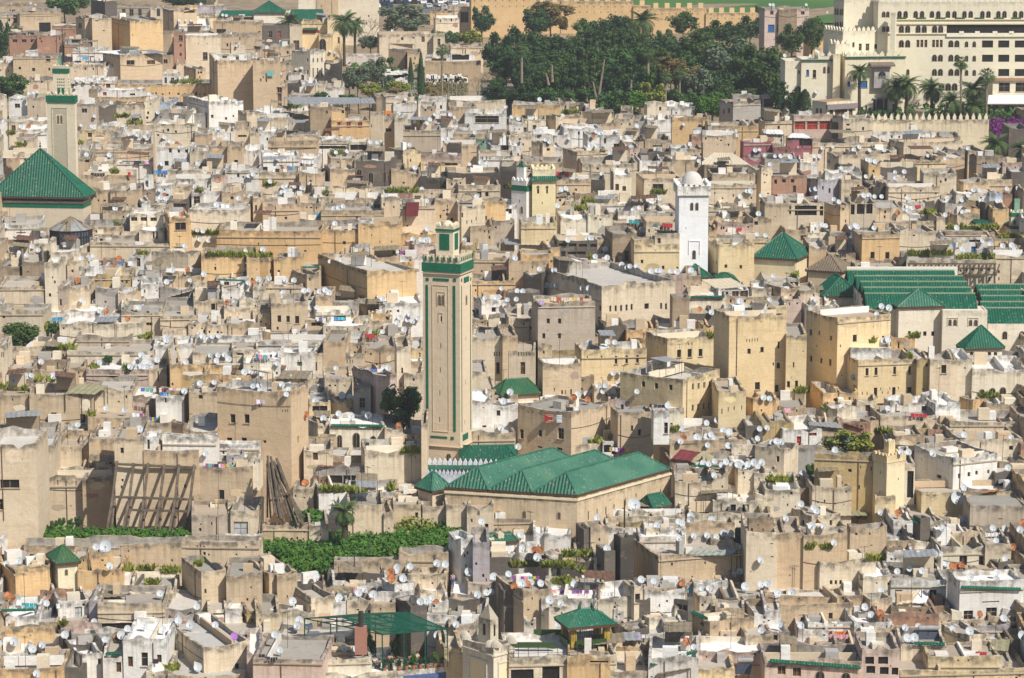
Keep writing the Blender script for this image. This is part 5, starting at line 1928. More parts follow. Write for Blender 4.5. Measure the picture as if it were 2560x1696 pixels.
pavilion('B3', 197.5, 197.5, 210, 52.5, 58, 203.5, 47, 'lantern_roof', 'tiny green pyramid roof among rooftop weeds, farther from the edge turret', CREAM, theta=3, over=.15)
pavilion('B3', 225, 225, 236, 53.5, 58, 230.5, 47.5, 'lantern_roof', 'tiny green pyramid roof among rooftop weeds, just below the edge turret', CREAM, theta=3, over=.15)
pavilion('A1', -2, -2, 25.5, 12, 24, 10.5, 1, 'pavilion', 'white pavilion under a green pyramid roof with a round vent, near palms', (.78, .72, .6), theta=3, over=.4)
lm('palm side green pavilion', 'A1', 11, 10)
f, o = pavilion('A1', 31.5, 31.5, 61.5, 18, 33, 45, 9, 'long_hall', 'long hall under a green gabled roof beside the round headed gate', (.76, .68, .45), theta=2, ridge=.9, rdir=1, over=.3)
pavilion('A0', 203, 203, 240, 15.3, 20, 222, 10, 'long_hall', 'low hall with a strip of green tile, behind flat cream houses', CREAM, theta=2, ridge=.9, rdir=1, over=.2)
pavilion('C2', 117, 131, 146, 156.3, 164, 128, 143, 'annex', 'tiny annex with a bright green tiled roof against the triple roofed mosque', (.62, .5, .36), theta=38, ridge=.75, rdir=1, over=.15)
pavilion('D1', 209, 217, 241, 31.3, 52, 226, 24.5, 'house', 'white house with a small green gabled roof beside the grey blue house', (.82, .82, .8), 'tileold', theta=14, ridge=.9, rdir=1, over=.2)
f, o = pavilion('C1', 220, 228, 262, 52, 63, 240, 36.5, 'collapsed_hall', 'old hall with a sagging mossy green roof right of the tall minaret'.replace(' right of', ' beside'), (.66, .55, .4), 'tilemoss', theta=20, ridge=.5, rdir=1)

# --- the mosque with three parallel roofs
f = Fp('C1', 175, 297, 383, 147, 186, theta=62); tile('C1')
f.e1 = (math.cos(rad(50)), math.sin(rad(50))); f.e2 = (-math.cos(rad(15)), math.sin(rad(15))); f.w = isect(sx(383), f.C, f.e1, sy(140)); f.l = isect(sx(175), f.C, f.e2, sy(145))
f.cs = [f.C, (f.C[0] + f.e1[0] * f.w, f.C[1] + f.e1[1] * f.w), (f.C[0] + f.e1[0] * f.w + f.e2[0] * f.l, f.C[1] + f.e1[1] * f.w + f.e2[1] * f.l), (f.C[0] + f.e2[0] * f.l, f.C[1] + f.e2[1] * f.l)]
mosW = W((246.8, 159, 2.8, 6.5, 'a'), (278.7, 160.2, 3, 6.6, 'a'), (306.8, 159.5, 1, 8, 'k'), (315, 157, .8, 4.5, 'k'), (323, 155.2, 1, 8, 'k'), (330.5, 153, 1, 8, 'k'), (341.5, 147, .8, 7, 'k'),
         (373.5, 139, .9, 6, 'k'), (381, 137, .9, 7, 'k'), (351, 143, .8, 3, 'k'))
t = boxhouse(f, 'triple_roofed_mosque', 'pl', (.62, .50, .345), mosW, None, .1, jit=False); org = f.org
thing(t, 'mosque', sx(270), sy(130), None, None, 'sandy brick mosque under three parallel green tiled roofs, beside the tall minaret')
zr = None
for k in range(3):
    g = Fr(); g.e1, g.e2 = f.e1, f.e2; g.w, g.l = f.w, f.l / 3 - .1; g.zt = f.zt + .35
    g.cs = [(f.C[0] + f.e2[0] * (f.l / 3 * (k + a) + .05) + f.e1[0] * f.w * b, f.C[1] + f.e2[1] * (f.l / 3 * (k + a) + .05) + f.e1[1] * f.w * b) for a, b in ((0, 0), (0, 1), (1, 1), (1, 0))]
    if zr is None:
        half = f.l / 6; A = Vector((*f.C, 0)) + Vector((*f.e2, 0)) * half + Vector((*f.e1, 0)) * half * .8
        zr = zat(285.5, 122.8, A.y)
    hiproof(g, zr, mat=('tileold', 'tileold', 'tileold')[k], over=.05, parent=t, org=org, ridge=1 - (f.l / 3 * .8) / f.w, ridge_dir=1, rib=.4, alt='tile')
mb = MB((.70, .6, .42))
for s, L in ((3, f.l), (0, f.w)): panel(mb, f, s, -.1, L + .1, f.zt - .35, f.zt - .1, .14)
mb.build('cornice', ['clean'], t, org)
lm('triple roofed mosque', 'C1', 280, 140)
# its court: battlemented white wall, tiled walk, rear hall
d = dref(sy(134)); a = at(sx(158), sy(116), d); b = at(sx(224), sy(117), d - 1.0)
g = Fr(); e = (b - a); e.z = 0; g.w = e.length; e.normalize(); g.e1 = (e.x, e.y); g.e2 = (-e.y, e.x); g.l = .5; g.zt = a.z; g.zb = zground(d); g.C = (a.x, a.y); g.xc = 0; g.d = d; g.n = 0
g.cs = [g.C, (g.C[0] + g.e1[0] * g.w, g.C[1] + g.e1[1] * g.w), None, (g.C[0] + g.e2[0] * g.l, g.C[1] + g.e2[1] * g.l)]; g.cs[2] = (g.cs[1][0] + g.e2[0] * g.l, g.cs[1][1] + g.e2[1] * g.l)
o = shaft(g, 'court_wall', (.76, .79, .84), par=.05); thing(o, 'wall', sx(190), sy(114), None, None, 'white court wall with pointed battlements at the foot of the tall minaret')
mb = MB((.66, .69, .74)); merlons(g, mb, .95, .5, .1, g.zt - .1, sides=(0,), t=.3); mb.build('merlon', ['clean'], o, g.org)
mb = MB(); p0 = at(sx(156), sy(121), d - 2.2); p1 = at(sx(208), sy(121), d - 2.9); slope(mb, p0, p1, at(sx(156), sy(116.5), d - .3), at(sx(212), sy(117), d - .8), .4)
mb.build('tiled_coping', ['tile'], o, g.org)
g2 = Fr(); g2.__dict__.update(g.__dict__); q = at(sx(157), sy(125), d - 6); g2.C = (q.x, q.y); g2.w = g.w * .6; g2.zt = q.z
g2.cs = [g2.C, (g2.C[0] + g2.e1[0] * g2.w, g2.C[1] + g2.e1[1] * g2.w), None, (g2.C[0] + g2.e2[0] * g2.l, g2.C[1] + g2.e2[1] * g2.l)]; g2.cs[2] = (g2.cs[1][0] + g2.e2[0] * g2.l, g2.cs[1][1] + g2.e2[1] * g2.l)
o = shaft(g2, 'court_wall', (.7, .74, .82), par=.05); thing(o, 'wall', sx(180), sy(125), None, None, 'lower pale blue court wall with battlements, in front of the taller white one')
mb = MB((.60, .63, .70)); merlons(g2, mb, .7, .36, .1, g2.zt - .1, sides=(0,), t=.25); mb.build('merlon', ['clean'], o, g2.org)
pavilion('C1', 192, 192, 240, 112, 118, 222, 98.5, 'rear_hall', 'rear hall under a green hipped roof beside the foot of the tall minaret', (.62, .5, .35), theta=4, ridge=.62, rdir=1, d=dref(sy(130)))
pavilion('C1', 150, 163, 178, 140, 148, 160, 122, 'porch', 'small green roof half hidden by poles, beside the triple roofed mosque', (.62, .5, .35), 'tileold', theta=40, d=dref(sy(170)))

# --- the great mosque with long rows of green roofs
f = Fp('B3', 117, 121, 161.5, 127, 175, theta=8); tile('B3')
t = shaft(f, 'great_mosque', (.76, .69, .56), W((129.5, 149.5, 2.5, 4.3, ''), (136, 149.8, 3, 4.3, ''), (143.5, 149.8, 3, 4.3, ''), (151, 149.8, 3, 4.3, '')), par=.1); org = f.org
thing(t, 'mosque', sx(150), sy(125), None, None, 'great mosque with long parallel rows of green tiled roofs and a pyramid pavilion')
hiproof(f, zat(141.5, 110, centre(f).y), mat='tileold', over=.25, parent=t, org=org)
g = Fp('B3', 161.6, 161.6, 203, 130.5, 176, theta=0, depth=4); tile('B3')
shaft(g, 'east_wall', (.77, .70, .57), W((167, 139, 2.6, 5.5, 'a'), (171.7, 139, 2.6, 5.5, 'a'), (186, 139.2, 2.6, 5.5, 'a'), (190.8, 139.2, 2.6, 5.5, 'a')), t, org, par=.1)
mb = MB((.7, .62, .48))
for (x, w_) in ((165.8, 10), (184.8, 10)): panelpx(mb, g, x, 136.8, w_, .7, .08); panelpx(mb, g, x, 136.8, .5, 8, .06); panelpx(mb, g, x + w_ - .5, 136.8, .5, 8, .06)
mb.build('window_hood', ['clean'], t, org)
d0 = f.d + 1.5; ze = zat(140, 129, d0); SP = 5.3
for i, (xa, xb) in enumerate(((91, 194), (90, 190), (87, 186), (82, 182), (74, 174))):
    d = d0 + i * SP; mb = MB()
    A = at(sx(xa), sy(129), d); B = at(sx(xb), sy(129), d); A.z = B.z = ze
    q = Vector((0, SP / 2, 1.75)); slope(mb, A, B, A + q, B + q, .38); slope(mb, B + q * 1 + Vector((0, SP / 2, -1.75)), A + q + Vector((0, SP / 2, -1.75)), B + q, A + q, .38)
    for X in (A, B): mb.quad([X, X + q, X + Vector((0, SP, 0))], None, 1)
    mb.build('tiled_roof', ['tile', 'clean'], t, org)
    mb = MB((.30, .36, .25)); mb.box((A + B) / 2 + q, (1, 0, 0), (0, 1, 0), (0, 0, 1), (B - A).length / 2, .12, .1); mb.build('ridge_cap', ['pl'], t, org)
    mb = MB((.72, .66, .54)); mb.box(((A + B) / 2).to_3d() + Vector((0, SP / 2, -4.5)), (1, 0, 0), (0, 1, 0), (0, 0, 1), (B - A).length / 2 - .1, SP / 2 - .1, 4.45); mb.build('hall', ['clean'], t, org)
mb = MB((.8, .76, .66)); A = at(sx(72), sy(129), d0 + 5 * SP + .4); B = at(sx(174), sy(129), d0 + 5 * SP + .4); mb.box(((A.x + B.x) / 2, A.y, ze - 2.6), (1, 0, 0), (0, 1, 0), (0, 0, 1), (B.x - A.x) / 2, .3, 4.4); mb.build('rear_wall', ['clean'], t, org)
h = Fp('B3', 203.5, 203.5, 246, 143, 168, theta=0, depth=4); tile('B3')
shaft(h, 'west_wall', (.77, .70, .57), W((217, 150, 4, 7, 'a'), (232.5, 150, 4.5, 7, 'a')), t, org, par=.1)
d1 = h.d + .4; ze = zat(220, 142.4, d1)
for i, (xa, xb) in enumerate(((203, 260), (198.5, 260), (199, 260), (197, 260), (194, 260))):
    d = d1 + i * SP; mb = MB()
    A = at(sx(xa), sy(142), d); B = at(sx(xb), sy(142), d); A.z = B.z = ze
    q = Vector((0, SP / 2, 1.75)); slope(mb, A, B, A + q, B + q, .38); slope(mb, B + Vector((0, SP, 0)), A + Vector((0, SP, 0)), B + q, A + q, .38)
    for X in (A, B): mb.quad([X, X + q, X + Vector((0, SP, 0))], None, 1)
    mb.build('tiled_roof', ['tile', 'clean'], t, org)
    mb = MB((.30, .36, .25)); mb.box((A + B) / 2 + q, (1, 0, 0), (0, 1, 0), (0, 0, 1), (B - A).length / 2, .12, .1); mb.build('ridge_cap', ['pl'], t, org)
    mb = MB((.72, .66, .54)); mb.box((A + B) / 2 + Vector((0, SP / 2, -4.5)), (1, 0, 0), (0, 1, 0), (0, 0, 1), (B - A).length / 2 - .1, SP / 2 - .1, 4.45); mb.build('hall', ['clean'], t, org)
dd = d1 + 5 * SP + 4
pavilion('B3', 197.5, 197.5, 214, 113.3, 120, 206, 102, 'pavilion', 'green pyramid roof behind the rows of tiles, nearer the shored wall', CREAM, theta=3, over=.2, d=dd)
pavilion('B3', 220.5, 220.5, 242, 113.3, 120, 231, 101.8, 'pavilion', 'green pyramid roof behind the rows of tiles, at the frame edge', CREAM, theta=3, over=.2, d=dd)
pavilion('B3', 177, 177, 193, 112.8, 118, 184, 102, 'gatehouse', 'small gabled gatehouse with white edges, in front of the timbered wall', (.8, .78, .72), theta=4, over=.2, d=dd + 1)
lm('great mosque', 'B3', 150, 120)

# --- edge turret
f = Fp('B3', 223, 225, 236.5, 40, 57, theta=8); tile('B3')
t = shaft(f, 'minaret', (.62, .55, .40), W((227, 47, 2.4, 4.4, 'g'), (231.5, 47, 2.4, 4.4, 'g')), par=.1); org = f.org
thing(t, 'minaret', *f.px, None, None, 'green banded minaret at the very edge above two tiny green roofs')
mb = MB()
for s, L in ((3, f.l), (0, f.w)): panel(mb, f, s, 0, L, zat(230, 43.6, f.C[1]), zat(230, 40.2, f.C[1]), .06)
mb.build('mosaic_band', ['band'], t, org)
mb = MB((.66, .6, .46)); merlons(f, mb, .5, .35, .2, f.zt - .05); mb.build('merlon', ['clean'], t, org)
g = px_lantern(f, f.zt, .42, zat(230, 27, centre(f).y) - f.zt); l = shaft(g, 'turret', (.2, .36, .26), (), t, org); finial(l, org, centre(g), g.zt, 1.2)

# --- timber shoring
def shoring(name, label, props, beams, px, py, r=.2, mat='wood'):
    allp = [q for p in props for q in p]
    o = empty(name, tuple(min(allp, key=lambda q: q.z))); org = tuple(o.location)
    for a, b in props:
        mb = MB(); mb.bar(a, b, r, 0, 5, r * .8); mb.build('prop', [mat], o, org)
    for a, b in beams:
        mb = MB(); mb.bar(a, b, r * .9, 0, 4); mb.build('beam', [mat], o, org)
    thing(o, 'timber shoring', px, py, None, None, label); return o
tile('C0'); dw = dref(sy(160)) - .4; dg = dref(sy(192))
pr = []
for (xt, yt_, xm, ym, xf, yf) in ((108, 113, 104, 147, 98, 180), (123.5, 115, 119.5, 148, 112.5, 182), (137, 115, 133, 148, 126, 190), (152, 116, 148, 148, 142, 188), (165.5, 116.5, 162, 148, 156, 181), (179.5, 116.5, 176, 148, 171, 184)):
    a, m, b = at(sx(xt), sy(yt_), dw), at(sx(xm), sy(ym), dw - 2.6), at(sx(xf), sy(yf), dw - 6)
    pr += [(a, m), (m, b)]
    pr.append((at(sx(xm + 2), sy(ym - 2), dw), at(sx(xf + 5), sy(yf - 5), dw - 4.5)))
bm = [(at(sx(106), sy(115.5), dw - .1), at(sx(181.5), sy(119), dw - .1)), (at(sx(106), sy(146), dw - 2.7), at(sx(179), sy(148.5), dw - 2.7)), (at(sx(119), sy(158), dw - 3.6), at(sx(180), sy(159.5), dw - 3.6))]
shoring('timber_shoring', 'row of leaning grey timber props against the wall above the green bed', pr, bm, sx(143), sy(150), .2)
lm('leaning timber props', 'C0', 143, 145)
tile('C1'); d = dref(sy(170)); pr = []
rr = random.Random(3)
for k in range(16):
    q = k / 15; a = at(sx(11 + 9 * q + rr.uniform(-1, 1)), sy(108 + 14 * rr.random()), d + .5); b = at(sx(14 + 32 * q + rr.uniform(-1.5, 1.5)), sy(158 + 12 * rr.random() + 6 * q), d - 7 + 2 * rr.random()); pr.append((a, b))
bm = [(at(sx(10.5), sy(130), d - .5), at(sx(30), sy(146), d - 3)), (at(sx(10.5), sy(112), d), at(sx(10.5), sy(165), d)), (at(sx(12), sy(150), d - 4), at(sx(34), sy(140), d - 4))]
shoring('timber_shoring', 'dense fan of thin slanting timber poles beside the tall tan house', pr, bm, sx(28), sy(140), .15)
lm('fan of slanting poles', 'C1', 28, 140)
tile('B3'); d = dref(sy(107)) - .3; pr = []; bm = []
for x in (130.5, 137, 144, 151, 158, 165.5, 173, 181, 187, 195, 202, 209.5):
    pr.append((at(sx(x), sy(87.5), d - 1.4), at(sx(x), sy(107), d - 1.4))); pr.append((at(sx(x + 1), sy(98), d - 1.4), at(sx(x + 4.5), sy(88), d)))
for y in (87.3, 97.3): bm.append((at(sx(129), sy(y), d - 1.4), at(sx(211), sy(y), d - 1.4)))
shoring('timber_shoring', 'long grey timber frame of posts along the weedy topped wall by the great mosque', pr, bm, sx(170), sy(97), .17)
tile('B3'); d = dref(sy(104)) - .3; pr = []; bm = []
for x in (82.5, 90, 97.5, 104, 111.5, 118.5): pr.append((at(sx(x), sy(91), d - 1.2), at(sx(x), sy(103), d - 1.2))); pr.append((at(sx(x - 1), sy(98), d - 1.2), at(sx(x - 4), sy(92), d)))
for y in (91, 99): bm.append((at(sx(81), sy(y), d - 1.2), at(sx(122), sy(y), d - 1.2)))
shoring('timber_shoring', 'shorter grey timber frame below the plain brown block with two windows', pr, bm, sx(100), sy(97), .16)
lm('long timbered wall', 'B3', 170, 97)
# ------------------------------------------------------------------ the grand hotel and its old palace
HC = (.72, .665, .515)
d0 = dref(sy(0) if False else 300) + 0
tile('A3'); DH = dref(sy(107))
def hb(x0, xc, x1, yt, dd, name, parent=None, org=None, wins=(), depth=10, theta=1.5, mer=True, col=HC, mh=.9, yb=None):
    f = Fp('A3', x0, xc, x1, yt, 107, theta=theta if xc <= x0 + .1 else None, depth=depth, d=DH + dd); tile('A3')
    o = boxhouse(f, name, 'clean', col, W(*wins), parent, .4, (.7, .66, .55), jit=False, org=org, roofmat='clean')
    if mer:
        mb = MB(col); merlons(f, mb, mh, mh * .8, mh * .35, f.zt - .05, sides=(0, 3)); mb.build('merlon', ['clean'], o, f.org)
    return f, o
A = []
for x in (119.8, 125.4, 134.7, 140.6, 149.8, 155.6, 164.6, 170.6, 179.8, 185.6, 196.4, 202, 211.2, 216.8, 226.6, 232.3): A.append((x, 10.6, 3.7, 6, 'a'))
A += [(x, 11, 2.9, 5.2, 'a') for x in (105.5, 109.3)] + [(x, 24.6, 2.9, 5, 'a') for x in (105.5, 109.3)]
for x in (121.2, 127, 136.7, 142.3, 151.9, 157.5): A.append((x, 24, 4.3, 6.5, 'a'))
A.append((165.3, 23.2, 78, 7.5, 'k'))
for x in (121.2, 127): A.append((x, 37.5, 4.3, 6.5, 'a'))
for x in (137.4, 141, 144.7, 151.8, 155.3, 158.9): A.append((x, 37, 2.5, 7, 'd'))
for y in (37.8, 51, 64.2):
    for x in (167, 172.6): A.append((x, y, 4.2, 6, 'a'))
    for x in (182.2, 189.3): A.append((x, y + .8, 2.8, 5.2, 'a'))
    for x in (198, 213, 228.3):
        if y < 60 or x > 205: A.append((x, y - .2, 10, 6.6, 'k'))
for y in (51, 64.2):
    for x in (151.8, 157.3): A.append((x, y, 4.2, 6, 'a'))
A += [(128, 64.4, 2.6, 5, 'a'), (158, 77.5, 5, 6.5, 'a'), (164, 77.5, 5, 6.5, 'a'), (170, 77.5, 5, 6.5, 'a'), (146, 77.5, 4, 6, 'a'), (213, 76.8, 10, 8, ''), (229.5, 77, 10, 8, '')]
f, hotel = hb(102, 102, 252, 2.2, 7, 'grand_hotel', wins=A, depth=18)
thing(hotel, 'hotel', sx(190), sy(40), None, None, 'large cream hotel with rows of arched windows and a battlemented roof, above palms'); ho = f.org
mb = MB((.70, .64, .46))
for y, h in ((17.6, .8), (21.6, .9), (31.0, .5)): panelpx(mb, f, 103 if y > 25 else 116, y, 140, h, .25)
mb.build('string_course', ['clean'], hotel, ho)
mb = MB((.80, .75, .6))
for x in (176.7, 191.3, 207.6, 222.8, 238): panelpx(mb, f, x, 29, 4.2, 3.2, .3)
panelpx(mb, f, 165, 30.8, 78, 3.2, .3)
mb.build('balcony_front', ['clean'], hotel, ho)
mb = MB()
for x in (119, 137, 155, 173, 191, 209, 225): panelpx(mb, f, x, 16.3, 9, .9, .35)
mb.build('window_planting', ['lf_mid'], hotel, ho)
g, o = hb(113.5, 118, 119, 12, 4, 'buttress', hotel, ho, mer=False, theta=None)
g, o = hb(208, 208, 252, 73.5, 1.5, 'garden_wing', hotel, ho, ((213.5, 76.5, 10, 8.5, ''), (229, 76.5, 12, 8.5, '')), depth=5, mer=False)
mb = MB((.42, .24, .15)); panelpx(mb, g, 208, 72.2, 40, 2.3, .5); mb.build('eaves', ['clean'], hotel, ho)
mb = MB((.82, .79, .72)); z = zat(220, 88, g.C[1])
a, b = at(sx(204), sy(88), g.d), at(sx(250), sy(88), g.d); a2, b2 = at(sx(203), sy(96), g.d - 4), at(sx(250), sy(96), g.d - 4)
mb.quad([a2, b2, b, a]); mb.quad([a2 - Vector((0, 0, .12)), b2 - Vector((0, 0, .12)), b - Vector((0, 0, .12)), a - Vector((0, 0, .12))]); mb.build('awning', ['clean'], hotel, ho)
f, tw = hb(61, 70.3, 102, -.5, 12, 'tower_block', hotel, ho, ((62, 8, 1.3, 6, 'a'), (64, 8, 1.3, 6, 'a'), (66.6, 8.5, 1.3, 6, 'a'), (68.6, 8.5, 1.3, 6, 'a'), (62, 20.5, 1.3, 6, 'a'), (64, 20.5, 1.3, 6, 'a'), (66.6, 20.5, 1.3, 6, 'a'), (68.6, 20.5, 1.3, 6, 'a')), theta=None)
f, tw = hb(51.5, 69.3, 112, 29.3, 4, 'middle_block', hotel, ho, ((84, 40.5, 2.6, 6.5, 'd'), (90.4, 40.5, 3.2, 6.5, 'd'), (98.3, 41, 2.8, 4.2, ''), (105.5, 41, 3, 6, 'd'), (73.5, 39.3, 1.5, 5, 'd'), (78, 39.3, 2, 4.8, 'd')), theta=None)
f, tw = hb(56, 62.5, 76, 41, 2.5, 'corner_turret', hotel, ho, ((69.3, 46.8, 1.2, 1.2, 'k'),), theta=None)
lm('cream hotel', 'A3', 185, 40)
# old palace in front
f, pal = hb(66, 71.5, 127, 52.5, 0, 'old_palace', wins=((86, 75, 5.8, 6.2, 'b'), (73.6, 75.7, 2.4, 4.6, 'b'), (100.2, 91.5, 6.2, 12.5, 'a'), (115, 96, 4, 8, ''), (97.5, 91.5, 2, 12, 'k'), (107.5, 91.5, 3, 12, 'k'), (90, 97.5, 1.6, 6, 'd'), (84.6, 99, 3.2, 4.5, 'k')), depth=9, theta=None, mh=1.1, col=(.73, .665, .49))
thing(pal, 'palace', sx(95), sy(80), None, None, 'old cream palace with a roofed bay window and green tile line, below the hotel'); po = f.org
mb = MB(); panel(mb, f, 0, -.1, f.w + .1, f.zt - .35, f.zt - .05, .25); mb.build('tile_line', ['tile'], pal, po)
s, u0, z1 = f_uz(f, sx(97.3), sy(60.5)); _, u1, z0 = f_uz(f, sx(111), sy(81), 0); e, n = axes(f, 0)
mb = MB((.42, .39, .38)); mb.box(fpt(f, 0, (u0 + u1) / 2, (z0 + z1) / 2, .5), e, n, (0, 0, 1), (u1 - u0) / 2, .5, (z1 - z0) / 2)
bay = mb.build('bay_window', ['clean'], pal, po)
mb = MB((.2, .15, .12)); mb.box(fpt(f, 0, (u0 + u1) / 2, z1 + .25, .9), e, (n + Vector((0, 0, -.25))).normalized(), (0, 0, 1), (u1 - u0) / 2 + .9, 1.0, .16); mb.build('bay_roof', ['clean'], bay, po)
window(f, 0, u0 + .8, u1 - .8, z0 + (z1 - z0) * .42, z1 - 1.2, 'a', bay, po).location = n * 1.02
mb = MB((.55, .53, .5))
for k in range(9): mb.bar(fpt(f, 0, u0 + .3 + (u1 - u0 - .6) * k / 8, z0 + .2, 1.05), fpt(f, 0, u0 + .3 + (u1 - u0 - .6) * k / 8, z0 + 2.4, 1.05), .05)
mb.build('lattice', ['clean'], bay, po)
mb = MB((.36, .33, .31)); panelpx(mb, f, 96.5, 90.5, 14.5, 1, .3); mb.build('porch_lintel', ['clean'], pal, po)
g, o = hb(60.5, 60.5, 67, 51, -.6, 'buttress', pal, po, depth=5, mer=False, col=(.74, .66, .46))
g, o = hb(31, 31, 61, 55, .4, 'west_wing', pal, po, ((35.4, 64.6, 2.4, 5.5, 'b'), (37.6, 64.8, 3, 7.5, ''), (41.4, 64.8, 3, 7.5, ''), (44.2, 64.6, 2.2, 5.5, 'b'), (51.2, 62, 2, 6, 'a'), (54.8, 62, 2, 6, 'a'), (27.8, 65.5, 1.3, 3, 'k')), depth=8, mer=False)
mb = MB(); panel(mb, g, 0, -.1, g.w + .1, g.zt - .3, g.zt - .05, .3); mb.build('tile_line', ['tile'], pal, po)
g, o = hb(46.5, 46.5, 60.5, 52.2, 1.5, 'wing_turret', pal, po, depth=6, mh=1.0)
g, o = hb(16, 16, 32, 56.5, 1.2, 'west_wing', pal, po, ((28, 65.5, 1.3, 3, 'k'),), depth=8, mer=False)
lm('old palace', 'A3', 95, 80)
f = Fp('A3', 41, 54.5, 81, 94.5, 112, theta=30); tile('A3')
o = boxhouse(f, 'garden_pavilion', 'clean', (.74, .68, .5), W((57, 100.3, 3.3, 8, 'd'), (62, 99.5, 11, 9, 'd'), (75, 100.3, 3.2, 8, 'd'), (44, 100, 2.2, 5, 'k'), (47.5, 100.5, 2.2, 5, 'k')), None, .1, (.42, .24, .15), jit=False)
thing(o, 'pavilion', *f.px, None, None, 'flat roofed garden pavilion with wooden doors and dark eaves, before the old palace')
mb = MB((.24, .2, .2)); panel(mb, f, 0, -.2, f.w + .2, f.zt - 1.5, f.zt - .5, .5); mb.build('eaves', ['clean'], o, f.org)
pavilion('A3', 37.5, 40, 60, 85.5, 95, 50, 76.5, 'pavilion', 'green pyramid roof tucked between the cypress trees and the old palace', CREAM, theta=10, over=.3)
pavilion('A3', 25, 25, 35.5, 81, 88, 29.8, 76, 'pavilion', 'very small green pyramid roof peeping out of the trees by the palace', CREAM, theta=3, over=.2)
# battlemented garden wall
f = Fp('A3', 88, 88, 204.5, 111, 128, theta=1, depth=.9); tile('A3')
o = boxhouse(f, 'garden_wall', 'pl', (.74, .65, .47), (), None, .05, jit=False); thing(o, 'wall', sx(175), sy(122), None, None, 'long cream garden wall with pointed battlements below the palms')
mb = MB((.76, .68, .5)); merlons(f, mb, 1.35, .62, .55, f.zt - .1, sides=(0,), t=.4); mb.build('merlon', ['clean'], o, f.org)
lm('battlemented garden wall', 'A3', 160, 118)
# ------------------------------------------------------------------ the town wall
tile('A1')
cwall = empty('town_wall', tuple(at(sx(240), sy(31), dref(sy(31))))); CWO = tuple(cwall.location)
thing(cwall, 'town wall', 1500, 40, None, None, 'long ochre town wall stepping down behind the dark wood, with square battlements')
for (x0, xc, x1, yt, yb, dep, m_) in ((197.5, 199, 259, -4, 31, 8, 0), (259, 259, 282, 2.5, 27, 4, 1), (282, 282, 349, 1.5, 22, 3, 1), (349, 349, 365, 5.5, 22, 3, 1), (364.5, 364.5, 416.5, 8, 24, 3, 1), (416, 416, 464, 12.3, 24, 3, 1)):
    f = Fp('A1', x0, xc, x1, yt, yb, theta=2 if xc == x0 else None, depth=dep, d=dref(sy(27)) + (6 if x0 < 200 else 14)); tile('A1')
    sw = boxhouse(f, 'wall_section', 'pl', (.66, .47, .25), [(sx(x0 + 4 + 6.5 * k), sy(yt + 4.5 + 5 * j), 1.0 * K, .9 * K, 'k') for k in range(int((x1 - x0 - 6) / 6.5)) for j in range(2)], cwall, .05, jit=False, org=CWO)
    if m_:
        mb = MB((.68, .5, .28)); merlons(f, mb, 1.5, 1.3, 1.25, f.zt - .05, sides=(0,), point=False, t=.6); mb.build('merlon', ['clean'], sw, CWO)
lm('ochre town wall', 'A2', 80, 8)
# ------------------------------------------------------------------ car park, meadow
tile('A1')
def patch(pts, name, mat, up=.02, rows=14, cols=16):
    mb = MB(); P0, P1, P2, P3 = pts
    for i in range(rows):
        for j in range(cols):
            q = []
            for (u, v) in ((j, i), (j + 1, i), (j + 1, i + 1), (j, i + 1)):
                u /= cols; v /= rows
                x = (P0[0] * (1 - u) + P1[0] * u) * (1 - v) + (P3[0] * (1 - u) + P2[0] * u) * v; y = (P0[1] * (1 - u) + P1[1] * u) * (1 - v) + (P3[1] * (1 - u) + P2[1] * u) * v
                q.append(Vector((x, y, gz(x, y) + up)))
            mb.quad(q)
    o = mb.build(name, [mat]); o['kind'] = 'structure'; return o
def gz(x, d): return zground(d) + (0 if d < 860 else (d - 860) * .10) + .25 * math.sin(x * .13 + d * .21)
def groundhit(px, py):
    r = ray(px, py); lo, hi = 200, 2000
    prev = None
    d = 200
    while d < 2500:
        p = CAM + r * (d / r.y)
        if p.z < gz(p.x, d): return p
        d += 1.5
    return p
a = groundhit(sx(106), sy(14)); b = groundhit(sx(212), sy(14)); c_ = groundhit(sx(215), sy(-14)); e_ = groundhit(sx(100), sy(-14))
patch([(a.x, a.y), (b.x, b.y), (c_.x + 20, c_.y + 20), (e_.x - 20, e_.y + 20)], 'car_park', 'asph', .12)
a = groundhit(1560, 60); c_ = groundhit(1560, -40)
patch([(a.x - 5, a.y), (a.x + 190, a.y), (c_.x + 330, c_.y + 500), (c_.x - 60, c_.y + 500)], 'meadow', 'grass', .15, 30, 30)
CARC = {'w': (.78, .78, .78), 'b': (.03, .05, .11), 'g': (.2, .21, .22), 'k': (.03, .03, .035), 's': (.45, .46, .48), 't': (.05, .12, .2)}
